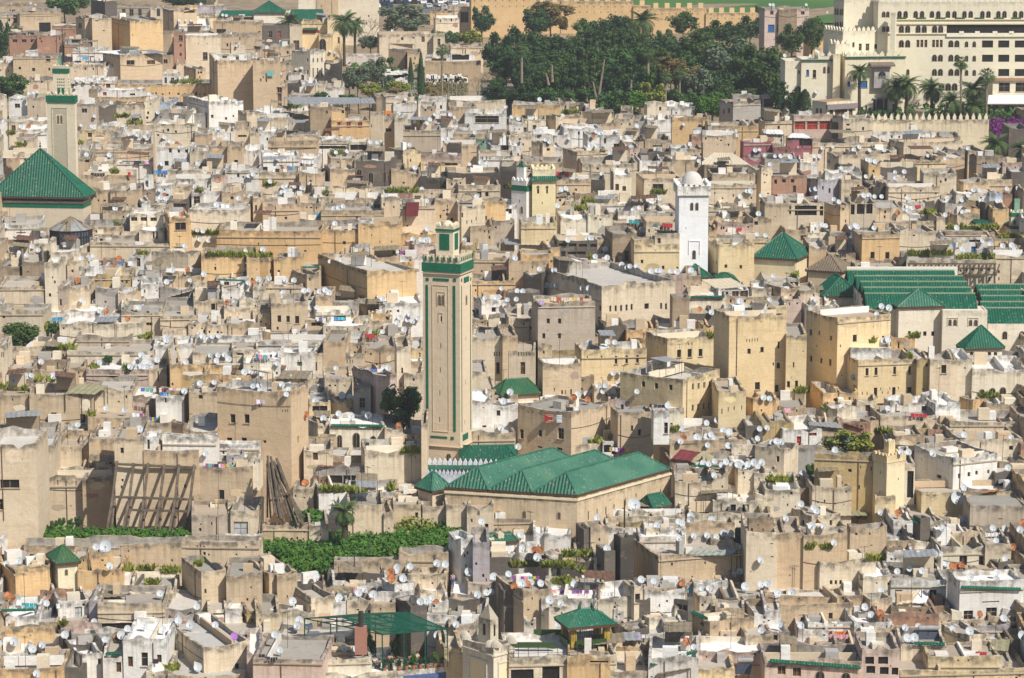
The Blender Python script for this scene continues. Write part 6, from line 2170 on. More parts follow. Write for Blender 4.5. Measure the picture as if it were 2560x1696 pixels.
def make_car(kind):
    L_, W_, H_ = (4.2, 1.72, 1.42) if kind == 'car' else (4.8, 1.9, 2.1)
    prof = [(-L_ / 2, .35), (L_ / 2, .35), (L_ / 2, .8), (L_ * .27, .92), (L_ * .1, H_), (-L_ * .3, H_), (-L_ * .46, .95), (-L_ / 2, .85)] if kind == 'car' else \
           [(-L_ / 2, .35), (L_ / 2, .35), (L_ / 2, .95), (L_ * .36, 1.1), (L_ * .26, H_), (-L_ * .48, H_), (-L_ / 2, 1.0)]
    mb = MB()
    ins = lambda z: .86 if z > 1.0 else 1
    lf = [Vector((x, -W_ / 2 * ins(z), z)) for x, z in prof]; rt = [Vector((x, W_ / 2 * ins(z), z)) for x, z in prof]
    mb.quad(lf); mb.quad(rt[::-1])
    for k in range(len(prof)): mb.quad([lf[k], rt[k], rt[(k + 1) % len(prof)], lf[(k + 1) % len(prof)]])
    root = mb.build('parked_' + kind, [M['oc']])
    g = MB()
    z0, z1 = .98, H_ - .12
    for s in (-1, 1):
        y = s * (W_ / 2 * .93 + .02)
        g.quad([(-L_ * .33, y, z0), (L_ * .14, y, z0), (L_ * .07, y * .94, z1), (-L_ * .26, y * .94, z1)])
    xf = (L_ * .26, L_ * .12) if kind == 'car' else (L_ * .345, L_ * .275); xb = (-L_ * .44, -L_ * .325) if kind == 'car' else (-L_ * .497, -L_ * .487)
    for (xa, xb_) in (xf, xb):
        o = .03 if xa > 0 else -.03
        g.quad([(xa + o, -W_ * .38, z0 + .03), (xa + o, W_ * .38, z0 + .03), (xb_ + o, W_ * .36, z1 + .02), (xb_ + o, -W_ * .36, z1 + .02)])
    g.build('window', ['glass'], root)
    for sx_ in (-1, 1):
        for sy_ in (-1, 1):
            w_ = MB(); c = Vector((sx_ * L_ * .31, sy_ * (W_ / 2 - .08), .32)); w_.bar(c - Vector((0, .1, 0)), c + Vector((0, .1, 0)), .32, 0, 12); w_.build('wheel', ['pole'], root)
    return root
CARP = {k: make_car(k) for k in ('car', 'van')}; used = set()
def copytree(o, parent=None):
    c = o.copy(); COL.objects.link(c)
    if parent is not None: c.parent = parent
    for ch in o.children: copytree(ch, c)
    return c
cars = [(113, 1.5, 'b', 0), (116.5, 5.8, 'k', 0), (121.5, 1.2, 't', 0), (123, 6.2, 'b', 0), (126, 1.8, 's', 0), (131, 3.2, 'k', 0), (135, 1.5, 'g', 0), (138.5, 3.5, 'b', 0), (142, 1.4, 'w', 1), (146.5, 3.4, 'k', 0), (151, 1.2, 's', 0), (154.5, 3.4, 'w', 0),
        (159, 6.6, 's', 0), (162.5, 1.3, 'b', 0), (166, 2.2, 'w', 1), (169.5, 5.5, 'w', 1), (174, 8.2, 's', 0), (175, 2, 'w', 1), (179.5, 5, 'g', 0), (184.5, 4.8, 'w', 0), (187, 1.5, 'k', 0), (190.5, 3, 'w', 1), (195, 1, 'b', 0), (112, 6.6, 'w', 0), (156, -.5, 'w', 0)]
CNAME = {'w': 'white', 'b': 'dark blue', 'g': 'grey', 'k': 'black', 's': 'silver', 't': 'teal'}
for i, (x, y, cc, v) in enumerate(cars):
    kd = 'van' if v else 'car'; o = CARP[kd] if kd not in used else copytree(CARP[kd]); used.add(kd)
    p = groundhit(sx(x), sy(y + 1.5)); o.location = (p.x, p.y, gz(p.x, p.y) + .14); o.rotation_euler.z = rad(R.choice([-80, -75, 100, 95]) + R.uniform(-6, 6)); o.color = (*CARC[cc], 1)
    o['group'] = 'cars in the car park'; thing(o, kd, sx(x), sy(y), CNAME[cc])
# wire fence
tile('A1'); o = None
for (xa, xb, ya) in ((118, 154, 91), (178, 232, 92.5)):
    d = dref(sy(ya)) + 4; mb = MB(); fn = empty('wire_fence', tuple(at(sx(xa), sy(ya + 2), d)))
    n = int((xb - xa) / 3.5)
    for k in range(n + 1):
        p = at(sx(xa + (xb - xa) * k / n), sy(ya + 3), d); q = MB(); q.bar(p, p + Vector((0, 0, 4.2)), .05); q.build('fence_post', [flat('pale_green_paint', (.3, .4, .37), .6) if k == 0 and o is None else 'fp'], fn, tuple(fn.location)); o = 1
        if 'fp' not in M: M['fp'] = bpy.data.materials['pale_green_paint']
    for j in range(8):
        z = .4 + j * .5; a = at(sx(xa), sy(ya + 3), d) + Vector((0, 0, z)); b = at(sx(xb), sy(ya + 3), d) + Vector((0, 0, z)); mb.bar(a, b, .022, 0, 3)
    mb.build('wire_mesh', ['fp'], fn, tuple(fn.location))
    thing(fn, 'fence', sx((xa + xb) / 2), sy(ya), None, None, 'pale green wire fence at the foot of the %s' % ('olive trees and cypresses' if xa < 150 else 'hedge before the dark wood'))
# ------------------------------------------------------------------ trees and plants
def crown_mesh(name, mat, seed, clumps=34, per=90, ls=.085, flat_=1.0, spread=.3, sparse=False):
    rr = random.Random(seed); mb = MB()
    for k in range(clumps):
        while 1:
            c = Vector((rr.uniform(-1, 1), rr.uniform(-1, 1), rr.uniform(-1, 1)))
            if .2 < c.length < .8: break
        r = spread * rr.uniform(.6, 1.25)
        for q in range(per):
            v = Vector((rr.gauss(0, 1), rr.gauss(0, 1), rr.gauss(0, 1))).normalized() * r * rr.random() ** .4
            p = c + v; p.z *= flat_
            n = (v.normalized() + Vector((rr.gauss(0, .5), rr.gauss(0, .5), rr.gauss(0, .5)))).normalized(); a = n.orthogonal().normalized(); b = n.cross(a); t = rr.uniform(0, 6.28)
            s = ls * rr.uniform(.6, 1.3); A = (a * math.cos(t) + b * math.sin(t)) * s; B = (b * math.cos(t) - a * math.sin(t)) * s * .6
            mb.quad([p - A, p - B * .9, p + A, p + B])
    me = mb.build(name, [mat]); m = me.data; bpy.data.objects.remove(me); return m
CM = {}
for kd, mat in (('dark', 'lf_dark'), ('mid', 'lf_mid'), ('olive', 'lf_olive'), ('brown', 'lf_brown'), ('pine', 'lf_pine'), ('bright', 'lf_bright'), ('weed', 'lf_weed'), ('rusty', 'lf_rusty'), ('purple', 'lf_purple')):
    CM[kd] = [crown_mesh('crown', mat, 10 * i + hash(kd) % 7 * 0 + len(kd) * 100 + i) for i in range(3)]
def twig_mesh(seed):
    rr = random.Random(seed); mb = MB()
    def br(p, d, L, r, n):
        q = p + d * L; mb.bar(p, q, r, 0, 3, r * .6)
        if n == 0: return
        for k in range(3):
            e = (d + Vector((rr.gauss(0, .45), rr.gauss(0, .45), rr.gauss(.1, .35)))).normalized(); br(q, e, L * .72, r * .6, n - 1)
    for k in range(4): br(Vector((0, 0, -1)), Vector((rr.gauss(0, .4), rr.gauss(0, .4), 1)).normalized(), .62, .03, 4)
    o = mb.build('crown', ['twig']); m = o.data; bpy.data.objects.remove(o); return m
CM['bare'] = [twig_mesh(1), twig_mesh(2)]
def cyp_mesh(seed):
    rr = random.Random(seed); mb = MB()
    for k in range(1500):
        z = rr.uniform(-1, 1); h = (z + 1) / 2; r = .9 * (1 - h) ** .55 * (.35 + .65 * min(1, h * 6 + .3)) * rr.uniform(.6, 1.08); a = rr.uniform(0, 6.28)
        p = Vector((r * math.cos(a), r * math.sin(a), z)); u = Vector((math.cos(a) * .3, math.sin(a) * .3, 1)).normalized(); s = rr.uniform(.05, .1); t = Vector((-math.sin(a), math.cos(a), 0)) * s * 3.0
        mb.quad([p - t * .5, p + t * .3, p + t * .2 + u * s, p - t * .2 + u * s])
    o = mb.build('crown', ['lf_dark']); m = o.data; bpy.data.objects.remove(o); return m
CM['cyp'] = [cyp_mesh(1), cyp_mesh(2)]
def trunk(parent, base, top, r, mat='barkd', limbs=4, spread=1.5):
    rr = random.Random(int(top.x * 10)); mb = MB(); base = Vector(base); top = Vector(top)
    m = base.lerp(top, .5) + Vector((rr.uniform(-.4, .4), 0, 0)); mb.bar(base, m, r, 0, 6, r * .8); mb.bar(m, top, r * .8, 0, 6, r * .45)
    for k in range(limbs):
        q = base.lerp(top, .55 + .4 * k / max(1, limbs)); mb.bar(q, q + Vector((rr.uniform(-1, 1) * spread, rr.uniform(-1, 1) * spread, rr.uniform(.5, 1.2) * spread)), r * .4, 0, 4, r * .15)
    return mb.build('trunk', [mat], parent, tuple(parent.location))
NT_ = {'dark': 'dark evergreen', 'mid': 'green leafy', 'olive': 'grey green olive', 'brown': 'brownish leaved', 'pine': 'dark green pine', 'bright': 'bright green', 'weed': 'yellowish green', 'rusty': 'dry reddish', 'bare': 'bare leafless', 'cyp': 'slim dark cypress', 'purple': 'purple flowering'}
def tree(t_, cx, yt, yb, w, kind, ybase=None, name='tree', dd=0, bark='barkd', cat=None, label=None, depth=None):
    tile(t_); ybase = ybase if ybase else yb + 1; d = dref(sy(ybase)) + dd
    a, b = at(sx(cx), sy(yt), d), at(sx(cx), sy(yb), d); rx = w * K / 2 * d / FPX; rz = (a.z - b.z) / 2
    c = a.lerp(b, .5); base = Vector((c.x, c.y, min(at(sx(cx), sy(ybase), d).z, c.z - rz * .5)))
    base.z = min(base.z, max(base.z - 4, zground(d)))
    o = empty(name, tuple(base))
    cr = bpy.data.objects.new('crown', R.choice(CM[kind])); COL.objects.link(cr); cr.parent = o; cr.location = c - base
    cr.scale = (rx * 1.06, (depth or min(rx, 4.5)) * 1.06, rz * 1.06); cr.rotation_euler.z = R.choice([0, 3.14]) if kind == 'cyp' else R.choice([0, 3.1416])
    if kind != 'bare': trunk(o, base - Vector((0, 0, .5)), Vector((c.x, c.y, c.z + rz * .2)), max(.15, min(.4, rz * .06)), bark, 5, rx * .5)
    thing(o, cat or ('shrub' if name == 'shrub' else 'tree'), sx(cx), sy((yt + yb) / 2), NT_[kind], None, label); return o
def frond_crown(n, seed, fan=False):
    rr = random.Random(seed); mb = MB()
    for k in range(n):
        az = k * 2.39996 + rr.uniform(-.2, .2); el = rr.uniform(-.5, 1.25) if not fan else rr.uniform(-.7, 1.3); L = rr.uniform(.85, 1.05) * (1 if not fan else .85)
        dr = Vector((math.cos(az), math.sin(az), 0)); side = Vector((-math.sin(az), math.cos(az), 0)); p = Vector((0, 0, 0)); q = el; seg = 8; pts = [p.copy()]
        for s in range(seg):
            p = p + (dr * math.cos(q) + Vector((0, 0, 1)) * math.sin(q)) * (L / seg); q -= (.16 if not fan else .10) + .10 * (1 - max(0, el)); pts.append(p.copy())
        if not fan:
            for s in range(seg):
                mb.bar(pts[s], pts[s + 1], .012, 0, 3)
                for h in (0, .5):
                    c = pts[s].lerp(pts[s + 1], h); f = (pts[s + 1] - pts[s]).normalized(); wd = .2 * math.sin(math.pi * min(1, (s + h + 1.2) / (seg + .6))) + .03
                    for sg in (-1, 1):
                        tip = c + side * sg * wd + f * wd * .75 - Vector((0, 0, wd * .35)); mb.quad([c, c + f * .05, tip])
        else:
            mb.bar(pts[0], pts[seg // 2], .012, 0, 3); c = pts[seg // 2]; f = (pts[seg // 2] - pts[seg // 2 - 1]).normalized()
            for j in range(9):
                t = -1.3 + 2.6 * j / 8; dv = f * math.cos(t) + side * math.sin(t); tip = c + dv * .42 - Vector((0, 0, .1 + .08 * abs(t))); sd = dv.cross(Vector((0, 0, 1))).normalized() * .035; mb.quad([c - sd * .3, c + dv * .2 + sd, tip, c + dv * .2 - sd])
    o = mb.build('fronds', ['lf_palm']); m = o.data; bpy.data.objects.remove(o); return m
FR = {False: [frond_crown(52, 1), frond_crown(60, 2)], True: [frond_crown(46, 3, True)]}
def palm(t_, cx, cy, ybase, w, fan=False, label=None, lean=0, dates=False, d=None, name='palm_tree'):
    tile(t_); d = d or dref(sy(ybase)); c = at(sx(cx), sy(cy), d); base = at(sx(cx + lean), sy(ybase), d); base.z = base.z - .4
    o = empty(name, tuple(base)); r = w * K / 2 * d / FPX * 1.32
    cr = bpy.data.objects.new('fronds', R.choice(FR[fan])); COL.objects.link(cr); cr.parent = o; cr.location = c - base; cr.scale = (r, r, r); cr.rotation_euler.z = R.uniform(0, 6)
    mb = MB(); tr = .34 if not fan else .24
    mb.bar(base, base.lerp(c, .5), tr * 1.1, 0, 8, tr * .9); mb.bar(base.lerp(c, .5), c + Vector((0, 0, .1)), tr * .9, 0, 8, tr)
    mb.build('trunk', ['bark' if fan else 'barkd'], o, tuple(base))
    if dates:
        mb = MB(); rr = random.Random(int(cx))
        for k in range(16):
            a = rr.uniform(0, 6.28); p = c + Vector((math.cos(a) * r * .28, math.sin(a) * r * .28, -r * rr.uniform(.05, .3))); mb.ell(p, .16, .16, .4, 0, 5, 4)
        mb.build('date_cluster', [M.setdefault('dates', flat('orange_dates', (.42, .2, .04), .6))], o, tuple(base))
    thing(o, 'palm', sx(cx), sy(cy), 'fan palm' if fan else 'feathery date palm', None, label); return o
# the dark wood
WOOD = [(35, -1, 30, 46, 'brown', 40), (22, 6, 34, 30, 'dark', 42), (70, 16, 40, 28, 'mid', 44), (86, 16, 42, 24, 'dark', 46), (97, 12, 40, 30, 'dark', 46), (108, 16, 42, 22, 'pine', 46), (158, 11, 31, 30, 'pine', 39), (192, 17, 40, 30, 'pine', 48), (208, 24, 46, 24, 'dark', 50), (220, 13, 38, 29, 'pine', 44), (176, 24, 46, 22, 'dark', 50), (142, 26, 50, 22, 'pine', 54),
 (-12, 27, 66, 26, 'dark', 72), (4, 25, 60, 24, 'dark', 66), (18, 26, 60, 24, 'dark', 66), (28, 34, 66, 28, 'dark', 72), (44, 33, 62, 30, 'dark', 76), (59, 30, 62, 26, 'pine', 74), (75, 28, 60, 28, 'dark', 80), (92, 30, 60, 30, 'pine', 80), (107, 33, 62, 28, 'dark', 80),
 (122, 28, 52, 26, 'pine', 66), (137, 34, 58, 28, 'dark', 78), (152, 38, 60, 24, 'dark', 80), (172, 27, 50, 30, 'pine', 80), (186, 36, 66, 40, 'pine', 84), (205, 36, 70, 44, 'olive', 86), (226, 38, 80, 44, 'pine', 88),
 (12, 55, 86, 22, 'dark', 92), (28, 62, 88, 24, 'dark', 92), (44, 58, 86, 26, 'pine', 93), (60, 56, 84, 26, 'dark', 94), (78, 54, 82, 26, 'pine', 95), (96, 56, 86, 26, 'dark', 96), (112, 55, 84, 26, 'dark', 96), (128, 56, 88, 22, 'mid', 97), (146, 50, 72, 26, 'brown', 97),
 (160, 55, 88, 26, 'brown', 98), (172, 60, 92, 26, 'olive', 99), (186, 62, 92, 36, 'dark', 97), (204, 66, 94, 34, 'pine', 96), (222, 62, 94, 36, 'dark', 96),
 (92, 82, 103, 30, 'mid', 104), (112, 84, 104, 28, 'bright', 105), (128, 74, 100, 28, 'weed', 103), (176, 88, 108, 22, 'bright', 109), (160, 84, 100, 22, 'mid', 102), (188, 84, 104, 24, 'bright', 104), (15, 67, 84, 17, 'rusty', 88), (37, 66, 90, 18, 'bare', 90), (76, 80, 98, 20, 'dark', 98), (52, 82, 96, 22, 'dark', 97)]
for (cx, yt, yb, w, k, base) in WOOD: tree('A2', cx, yt, yb + (4 if base > 60 else 0), w * (1.22 if base > 60 else 1.05), k, base, 'shrub' if k in ('bright',) else 'tree', bark='bark')
rr0 = random.Random(77)
for k in range(34):
    x = -16 + k * 7.4 + rr0.uniform(-2, 2)
    if k % 2 == 0: WOOD2 = tree('A2', x, 78 + rr0.uniform(-3, 5), 99 + rr0.uniform(-2, 2), 30, rr0.choice(['dark', 'mid', 'pine']), 99 + (k % 3), 'shrub', dd=rr0.uniform(0, 10))
    else: tree('A2', x, 44 + rr0.uniform(-4, 8), 78 + rr0.uniform(-4, 6), 38, rr0.choice(['dark', 'pine', 'pine', 'mid']), 90, 'tree', dd=rr0.uniform(6, 22), bark='bark')
for (xa, ya, xb, yb2, dd) in ((85.5, 55, 79.5, 94, -1), (37, 60, 37.3, 76, 0), (75, 76, 78, 92, -1), (67, 80, 70, 97, -1), (31.5, 68, 34, 79, -1), (110.5, 74, 109.5, 88, -1)):
    tile('A2'); d = dref(sy(96)) - 6
    o = empty('dead_tree', tuple(at(sx(xb), sy(yb2), d))); mb = MB(); mb.bar(at(sx(xb), sy(yb2), d), at(sx(xa), sy(ya), d), .3, 0, 6, .14); mb.build('trunk', ['bark'], o, tuple(o.location))
    thing(o, 'tree trunk', sx(xa), sy((ya + yb2) / 2), 'pale bare')
lm('dark wood', 'A2', 110, 60)
palm('A2', 121, 20, 38, 28, label='large feathery palm rising from the dark wood before the ochre town wall')
for (x, y, b) in ((9, 44, 75), (126, 49, 66), (142, 70, 98), (155, 67, 95)): palm('A2', x, y, b, 14, True, d=dref(sy(98)) - 8)
# trees by the hotel and elsewhere
for q in (('A3', 3, 42, 92, 44, 'pine', 98), ('A3', 22, 20, 52, 28, 'pine', 56), ('A3', 41, 14, 44, 26, 'pine', 56), ('A3', 26, 78, 104, 26, 'cyp', 106), ('A3', 34, 84, 105, 20, 'cyp', 107), ('A3', 12, 76, 104, 26, 'dark', 106), ('A3', 10, 62, 84, 26, 'mid', 90),
          ('A0', 60, -14, 14, 46, 'mid', 18), ('A0', 3, 16, 58, 16, 'dark', 60), ('A0', 13, 23, 40, 14, 'dark', 42), ('A0', 10, 66, 93, 34, 'mid', 94), ('A0', 172, -6, 6, 60, 'dark', 8),
          ('A1', 137, 3, 31, 54, 'olive', 34), ('A1', 209, 4, 33, 24, 'dark', 36), ('A1', 104, 10, 44, 30, 'bare', 46), ('A1', 105, 32, 46, 22, 'olive', 48), ('A1', 182, 28, 42, 20, 'mid', 43), ('A1', 198, 28, 42, 26, 'weed', 43), ('A1', 170, 28, 40, 14, 'weed', 42),
          ('A1', 95, 60, 83, 26, 'olive', 86), ('A1', 113, 51, 76, 20, 'olive', 80), ('A1', 122, 68, 84, 16, 'olive', 86), ('A1', 86, 66, 84, 14, 'olive', 86), ('A1', 124, 52, 60, 8, 'mid', 62), ('A1', 152.5, 50, 88, 9, 'cyp', 89), ('A1', 143, 55, 78, 7, 'cyp', 80), ('A1', 223, 70, 89, 18, 'mid', 91), ('A1', 205, 68, 88, 18, 'bare', 90), ('A1', 216, 62, 84, 18, 'bare', 90),
          ('A1', 105, 76, 90, 26, 'weed', 91), ('A1', 130, 74, 88, 26, 'weed', 91), ('A1', 60, 84, 93, 14, 'mid', 94), ('A1', 84, 87, 93, 18, 'mid', 94), ('A2', 226, 6, 12, 8, 'cyp', 13),
          ('B0', 17, 140, 162, 40, 'pine', 164), ('B0', 47, 140, 152, 16, 'mid', 153), ('C1', 135, 41, 83, 42, 'mid', 85), ('C3', 76, 82, 110, 52, 'weed', 112), ('C3', 66, 88, 111, 36, 'olive', 112), ('C3', 236, 6, 50, 26, 'bare', 52), ('C3', 39, 114, 130, 10, 'mid', 131), ('C0', 100, 15, 22, 11, 'mid', 27)):
    tree(*q)
for (a, b, c, k) in ((183, 0, 10, 7), (188, 1, 10, 5), (203, 1, 8, 3)): tree('A2', a, b, c, k, 'cyp', c + .5, dd=60)
for (x, y, b, w, dt) in ((76, 66, 91, 22, 0), (84.5, 67, 108.5, 21, 0), (136, 54, 100, 24, 0), (146.5, 59, 100, 26, 1), (118.5, 81, 108, 26, 1), (128, 79, 108.5, 27, 0), (151.5, 83, 106, 26, 1), (189, 83, 108, 26, 1), (170, 94, 108.5, 24, 0), (190, 98, 109, 24, 0), (210, 134, 147, 27, 0), (237, 139, 150, 26, 0)):
    palm('A3', x, y, b, w, dates=bool(dt))
palm('A3', 178.5, 58, 109, 15, True); palm('A3', 202, 70, 109, 19, True)
palm('A1', 81.5, 21, 60, 26, label='tall feathery palm standing over the market street awnings'); palm('A1', 91.5, 24, 50, 20); palm('A1', 31, 21, 42, 23, dates=True, label='date palm with orange fruit before the palm side green pavilion'.replace('palm side ', '')); palm('A1', 172, 46, 88, 14, True, label='thin fan palm standing above the white graves'); palm('A1', 150, 62, 80, 8, True)
palm('D1', 82, 3, 24, 27, label='bushy palm at the edge of the bright green garden bed', d=dref(1272 + 42 * K))
palm('C1', 76, 156, 177, 24, label='smaller palm beside the white garden walls, behind the bushy one') if False else None
# hedges, garden beds, weeds: uncounted greenery
def polyrand(rr, poly):
    xs_ = [p[0] for p in poly]; ys_ = [p[1] for p in poly]
    while 1:
        x, y = rr.uniform(min(xs_), max(xs_)), rr.uniform(min(ys_), max(ys_)); ins = False; j = len(poly) - 1
        for i in range(len(poly)):
            if (poly[i][1] > y) != (poly[j][1] > y) and x < (poly[j][0] - poly[i][0]) * (y - poly[i][1]) / (poly[j][1] - poly[i][1]) + poly[i][0]: ins = not ins
            j = i
        if ins: return x, y
def bed(t_, poly, mat, n, ls, name, label, h=1.2, base=None, shift=0):
    tile(t_); rr = random.Random(n); mb = MB()
    ymin = min(p[1] for p in poly); ymax = max(p[1] for p in poly)
    cl = [polyrand(rr, poly) for k in range(max(6, n // 60))]
    for k in range(n):
        if rr.random() < .75: c = rr.choice(cl); x, y = c[0] + rr.gauss(0, 1.6), c[1] + rr.gauss(0, .5)
        else: x, y = polyrand(rr, poly)
        d = dref(sy(y + 1.5)) + shift; p = at(sx(x), sy(y), d) + Vector((0, 0, h * rr.random() ** 2 - .2)); v = Vector((rr.gauss(0, .6), rr.gauss(-.4, .6), rr.gauss(.7, .5))).normalized(); a = v.orthogonal().normalized(); b = v.cross(a); t = rr.uniform(0, 6.28); s = ls * rr.uniform(.6, 1.4)
        A = (a * math.cos(t) + b * math.sin(t)) * s; B = (b * math.cos(t) - a * math.sin(t)) * s * .7; mb.quad([p - A, p - B, p + A, p + B])
    o = mb.build(name, [mat]); thing(o, name.replace('_', ' '), 0, 0, None, None, label, 'stuff')
    so = MB(); N = 12                     # the soil it grows in
    cx = sum(p[0] for p in poly) / len(poly)
    pts = [at(sx(x), sy(y), dref(sy(y + 1.5)) + shift + .4) - Vector((0, 0, .15)) for x, y in poly]
    so.quad(pts); lo = [p - Vector((0, 0, 9)) for p in pts]
    for i in range(len(pts)): so.quad([pts[i], lo[i], lo[(i + 1) % len(pts)], pts[(i + 1) % len(pts)]])
    g_ = so.build('garden_soil', ['soil']); g_['kind'] = 'structure'
bed('D1', [(5, 33), (26, 30), (50, 26), (70, 26), (100, 27), (120, 28), (140, 20), (155, 18), (176, 17), (190, 22), (188, 34), (178, 38), (140, 43), (80, 50), (72, 58), (45, 60), (25, 56), (22, 46), (8, 42)], 'lf_bright', 22000, .2, 'garden_bed', 'broad bright green garden bed of leafy plants below the palm', 1.1)
bed('D0', [(22, 22.5), (60, 21), (95, 22), (130, 24), (165, 23), (180, 22), (181, 31), (168, 35.5), (120, 35), (60, 34), (22, 33)], 'lf_bright', 11000, .2, 'herb_bed', 'strip of bright green plants at the feet of the leaning timber props', 1.0)
bed('D1', [(120, 22), (150, 19), (165, 24), (150, 30), (118, 30)], 'lf_weed', 500, .2, 'weedy_patch', 'yellow green patch in the broad garden bed', 2.1)
bed('D1', [(36, 7), (60, 10), (64, 16), (50, 17), (36, 16)], 'lf_bright', 500, .35, 'herb_patch', 'patch of bright green weeds by the fan of slanting poles', 1.3)
bed('A1', [(158, 77), (182, 75), (196, 77), (194, 88), (158, 89)], 'lf_brown', 2600, .24, 'brown_hedge', 'brown hedge behind the wire fence below the graves', 2.0, shift=6)
bed('A1', [(112, 76), (118, 62), (142, 61), (196, 70), (197, 91), (160, 92), (116, 91)], 'lf_mid', 2600, .3, 'graveyard_slope', 'green weedy slope around the small white graves', .3, shift=8)
bed('A1', [(83, 58), (108, 57), (124, 63), (140, 66), (140, 70), (104, 64), (83, 62)], 'lf_mid', 900, .4, 'graveyard_grass', 'green grass between the white graves on the slope', .8, shift=6)
bed('A3', [(84, 104), (110, 103.5), (111, 110), (84, 110)], 'lf_dark', 900, .4, 'clipped_hedge', 'dark clipped hedge before the arched door of the old palace', 1.5, shift=3)
bed('A3', [(113, 103), (140, 97), (170, 99), (200, 100), (238, 97), (240, 116), (206, 112), (204, 108.5), (112, 109)], 'lf_mid', 3600, .42, 'palm_garden', 'green shrubs filling the garden beneath the hotel palms', 2.2, shift=4)
bed('A3', [(205, 113), (222, 111), (236, 113), (236, 118), (222, 121), (221, 127), (213, 128), (207, 120)], 'lf_purple', 1300, .32, 'bougainvillea', 'purple bougainvillea spilling over the end of the garden wall', 1.0, shift=-2)
for k, (x, y, w) in enumerate(((32, 17, 9), (39, 14.5, 8), (47, 16, 9), (54, 14, 10), (28, 21, 8))): tree('D0', x + 22 * 0 + (22 if k < 0 else 0) + 18, y - 7, y + 3, w, 'dark' if k > 2 else 'mid', y + 4, 'shrub')
# white graves
tile('A1'); rr = random.Random(5); mb = MB((.82, .81, .78)); d = None
for k in range(34):
    x = rr.uniform(158, 194); y = rr.uniform(71, 75.5); p = at(sx(x), sy(y), dref(sy(80)) + 3); mb.box(p, (1, 0, 0), (0, 1, 0), (0, 0, 1), rr.uniform(.25, .5), .5, rr.uniform(.3, .7))
for k in range(14):
    x = rr.uniform(118, 142); y = rr.uniform(63, 73); p = at(sx(x), sy(y), dref(sy(80)) + 2); mb.box(p, (1, 0, 0), (0, 1, 0), (0, 0, 1), rr.uniform(.4, 1.2), .5, rr.uniform(.25, .4))
o = mb.build('whitewashed_graves', ['clean']); thing(o, 'graves', 0, 0, None, None, 'crowded small whitewashed graves on the slope below the fan palm', 'stuff')
tile('A1'); f = Fp('A1', 156, 156, 208, 57, 72, theta=2, depth=3); o = boxhouse(f, 'retaining_wall', 'pl', (.5, .39, .26), (), None, .1); thing(o, 'wall', *f.px, None, None, 'rough tan retaining wall above the white graves')
f = Fp('A1', 120, 120, 142, 66.5, 76, theta=-3, depth=2); o = boxhouse(f, 'grave_wall', 'pl', WHITE, (), None, .1); thing(o, 'wall', *f.px, None, None, 'low whitewashed graveyard wall beside the olive trees')
f = Fp('A1', 83, 83, 114, 50, 59, theta=-3, depth=2); o = boxhouse(f, 'grave_wall', 'pl', (.78, .7, .64), (), None, .1); thing(o, 'wall', *f.px, None, None, 'peeling pinkish white wall above the olive trees')
# ------------------------------------------------------------------ the green terrace awning, the tiled kiosk, people
tile('D1')
f = Fp('D1', 45.5, 117, 177, 151.5, 158, theta=27)
f.e1 = (math.cos(rad(17)), math.sin(rad(17))); f.e2 = (-math.cos(rad(36)), math.sin(rad(36))); f.w = isect(sx(177), f.C, f.e1, sy(151)); f.l = isect(sx(45.5), f.C, f.e2, sy(151)); FL = f.zt
f.cs = [f.C, (f.C[0] + f.e1[0] * f.w, f.C[1] + f.e1[1] * f.w), (f.C[0] + f.e1[0] * f.w + f.e2[0] * f.l, f.C[1] + f.e1[1] * f.w + f.e2[1] * f.l), (f.C[0] + f.e2[0] * f.l, f.C[1] + f.e2[1] * f.l)]
f.par = .1
base = boxhouse(f, 'terrace_building', 'pl', (.80, .79, .75), (), None, .12, (.62, .56, .46), jit=False)
thing(base, 'restaurant terrace', sx(140), sy(155), None, None, 'blue and white tiled building that carries the green terrace awning'); bo = f.org
mb = MB(); panel(mb, f, 0, f.w * .32, f.w - .15, FL - 4.5, FL - .55, .04); mb.build('blue_tile_panel', [flat('blue_zellige_tile', (.10, .15, .32), .4, .45, 0, 9)], base, bo)
mb = MB()
for s, L in ((0, f.w), (3, f.l)):
    n = int(L / .28)
    for z in (.1, .55, 1.0): mb.bar(fpt(f, s, 0, FL + z, -.1), fpt(f, s, L, FL + z, -.1), .03)
    for k in range(n): mb.bar(fpt(f, s, L * k / n, FL, -.1), fpt(f, s, L * k / n, FL + 1, -.1), .016, 0, 3)
M['gpaint'] = flat('green_painted_steel', (.008, .085, .05), .45)
mb.build('railing', ['gpaint'], base, bo)
tile('D1'); zc = zat(117, 116.5, f.C[1])
pg = empty('terrace_awning', (f.C[0], f.C[1], FL)); po_ = tuple(pg.location)
thing(pg, 'awning', sx(110), sy(108), None, None, 'long green steel terrace awning on thin posts, full of plants and diners')
def ppt(a, b, z=0): return Vector((f.C[0] + f.e1[0] * f.w * a + f.e2[0] * f.l * b, f.C[1] + f.e1[1] * f.w * a + f.e2[1] * f.l * b, zc + z))
for a, b in ((0, 0), (.33, 0), (.66, 0), (1, 0), (0, .35), (0, .66), (0, 1), (1, .5), (.5, .5), (1, 1), (.5, 1)):
    mb = MB(); p = ppt(a, b); mb.bar(Vector((p.x, p.y, FL)), p, .075, 0, 6); mb.build('post', ['gpaint'], pg, po_)
mb = MB()
for q in (0, .25, .5, .75, 1): mb.bar(ppt(q, 0), ppt(q, 1), .07); mb.bar(ppt(0, q), ppt(1, q), .07)
for k in range(5):
    mb.bar(ppt(k / 4, .5, 0), ppt(k / 4, .5, 1.0), .05); mb.bar(ppt(k / 4, 0), ppt(k / 4, .5, 1.0), .06); mb.bar(ppt(k / 4, 1), ppt(k / 4, .5, 1.0), .06)
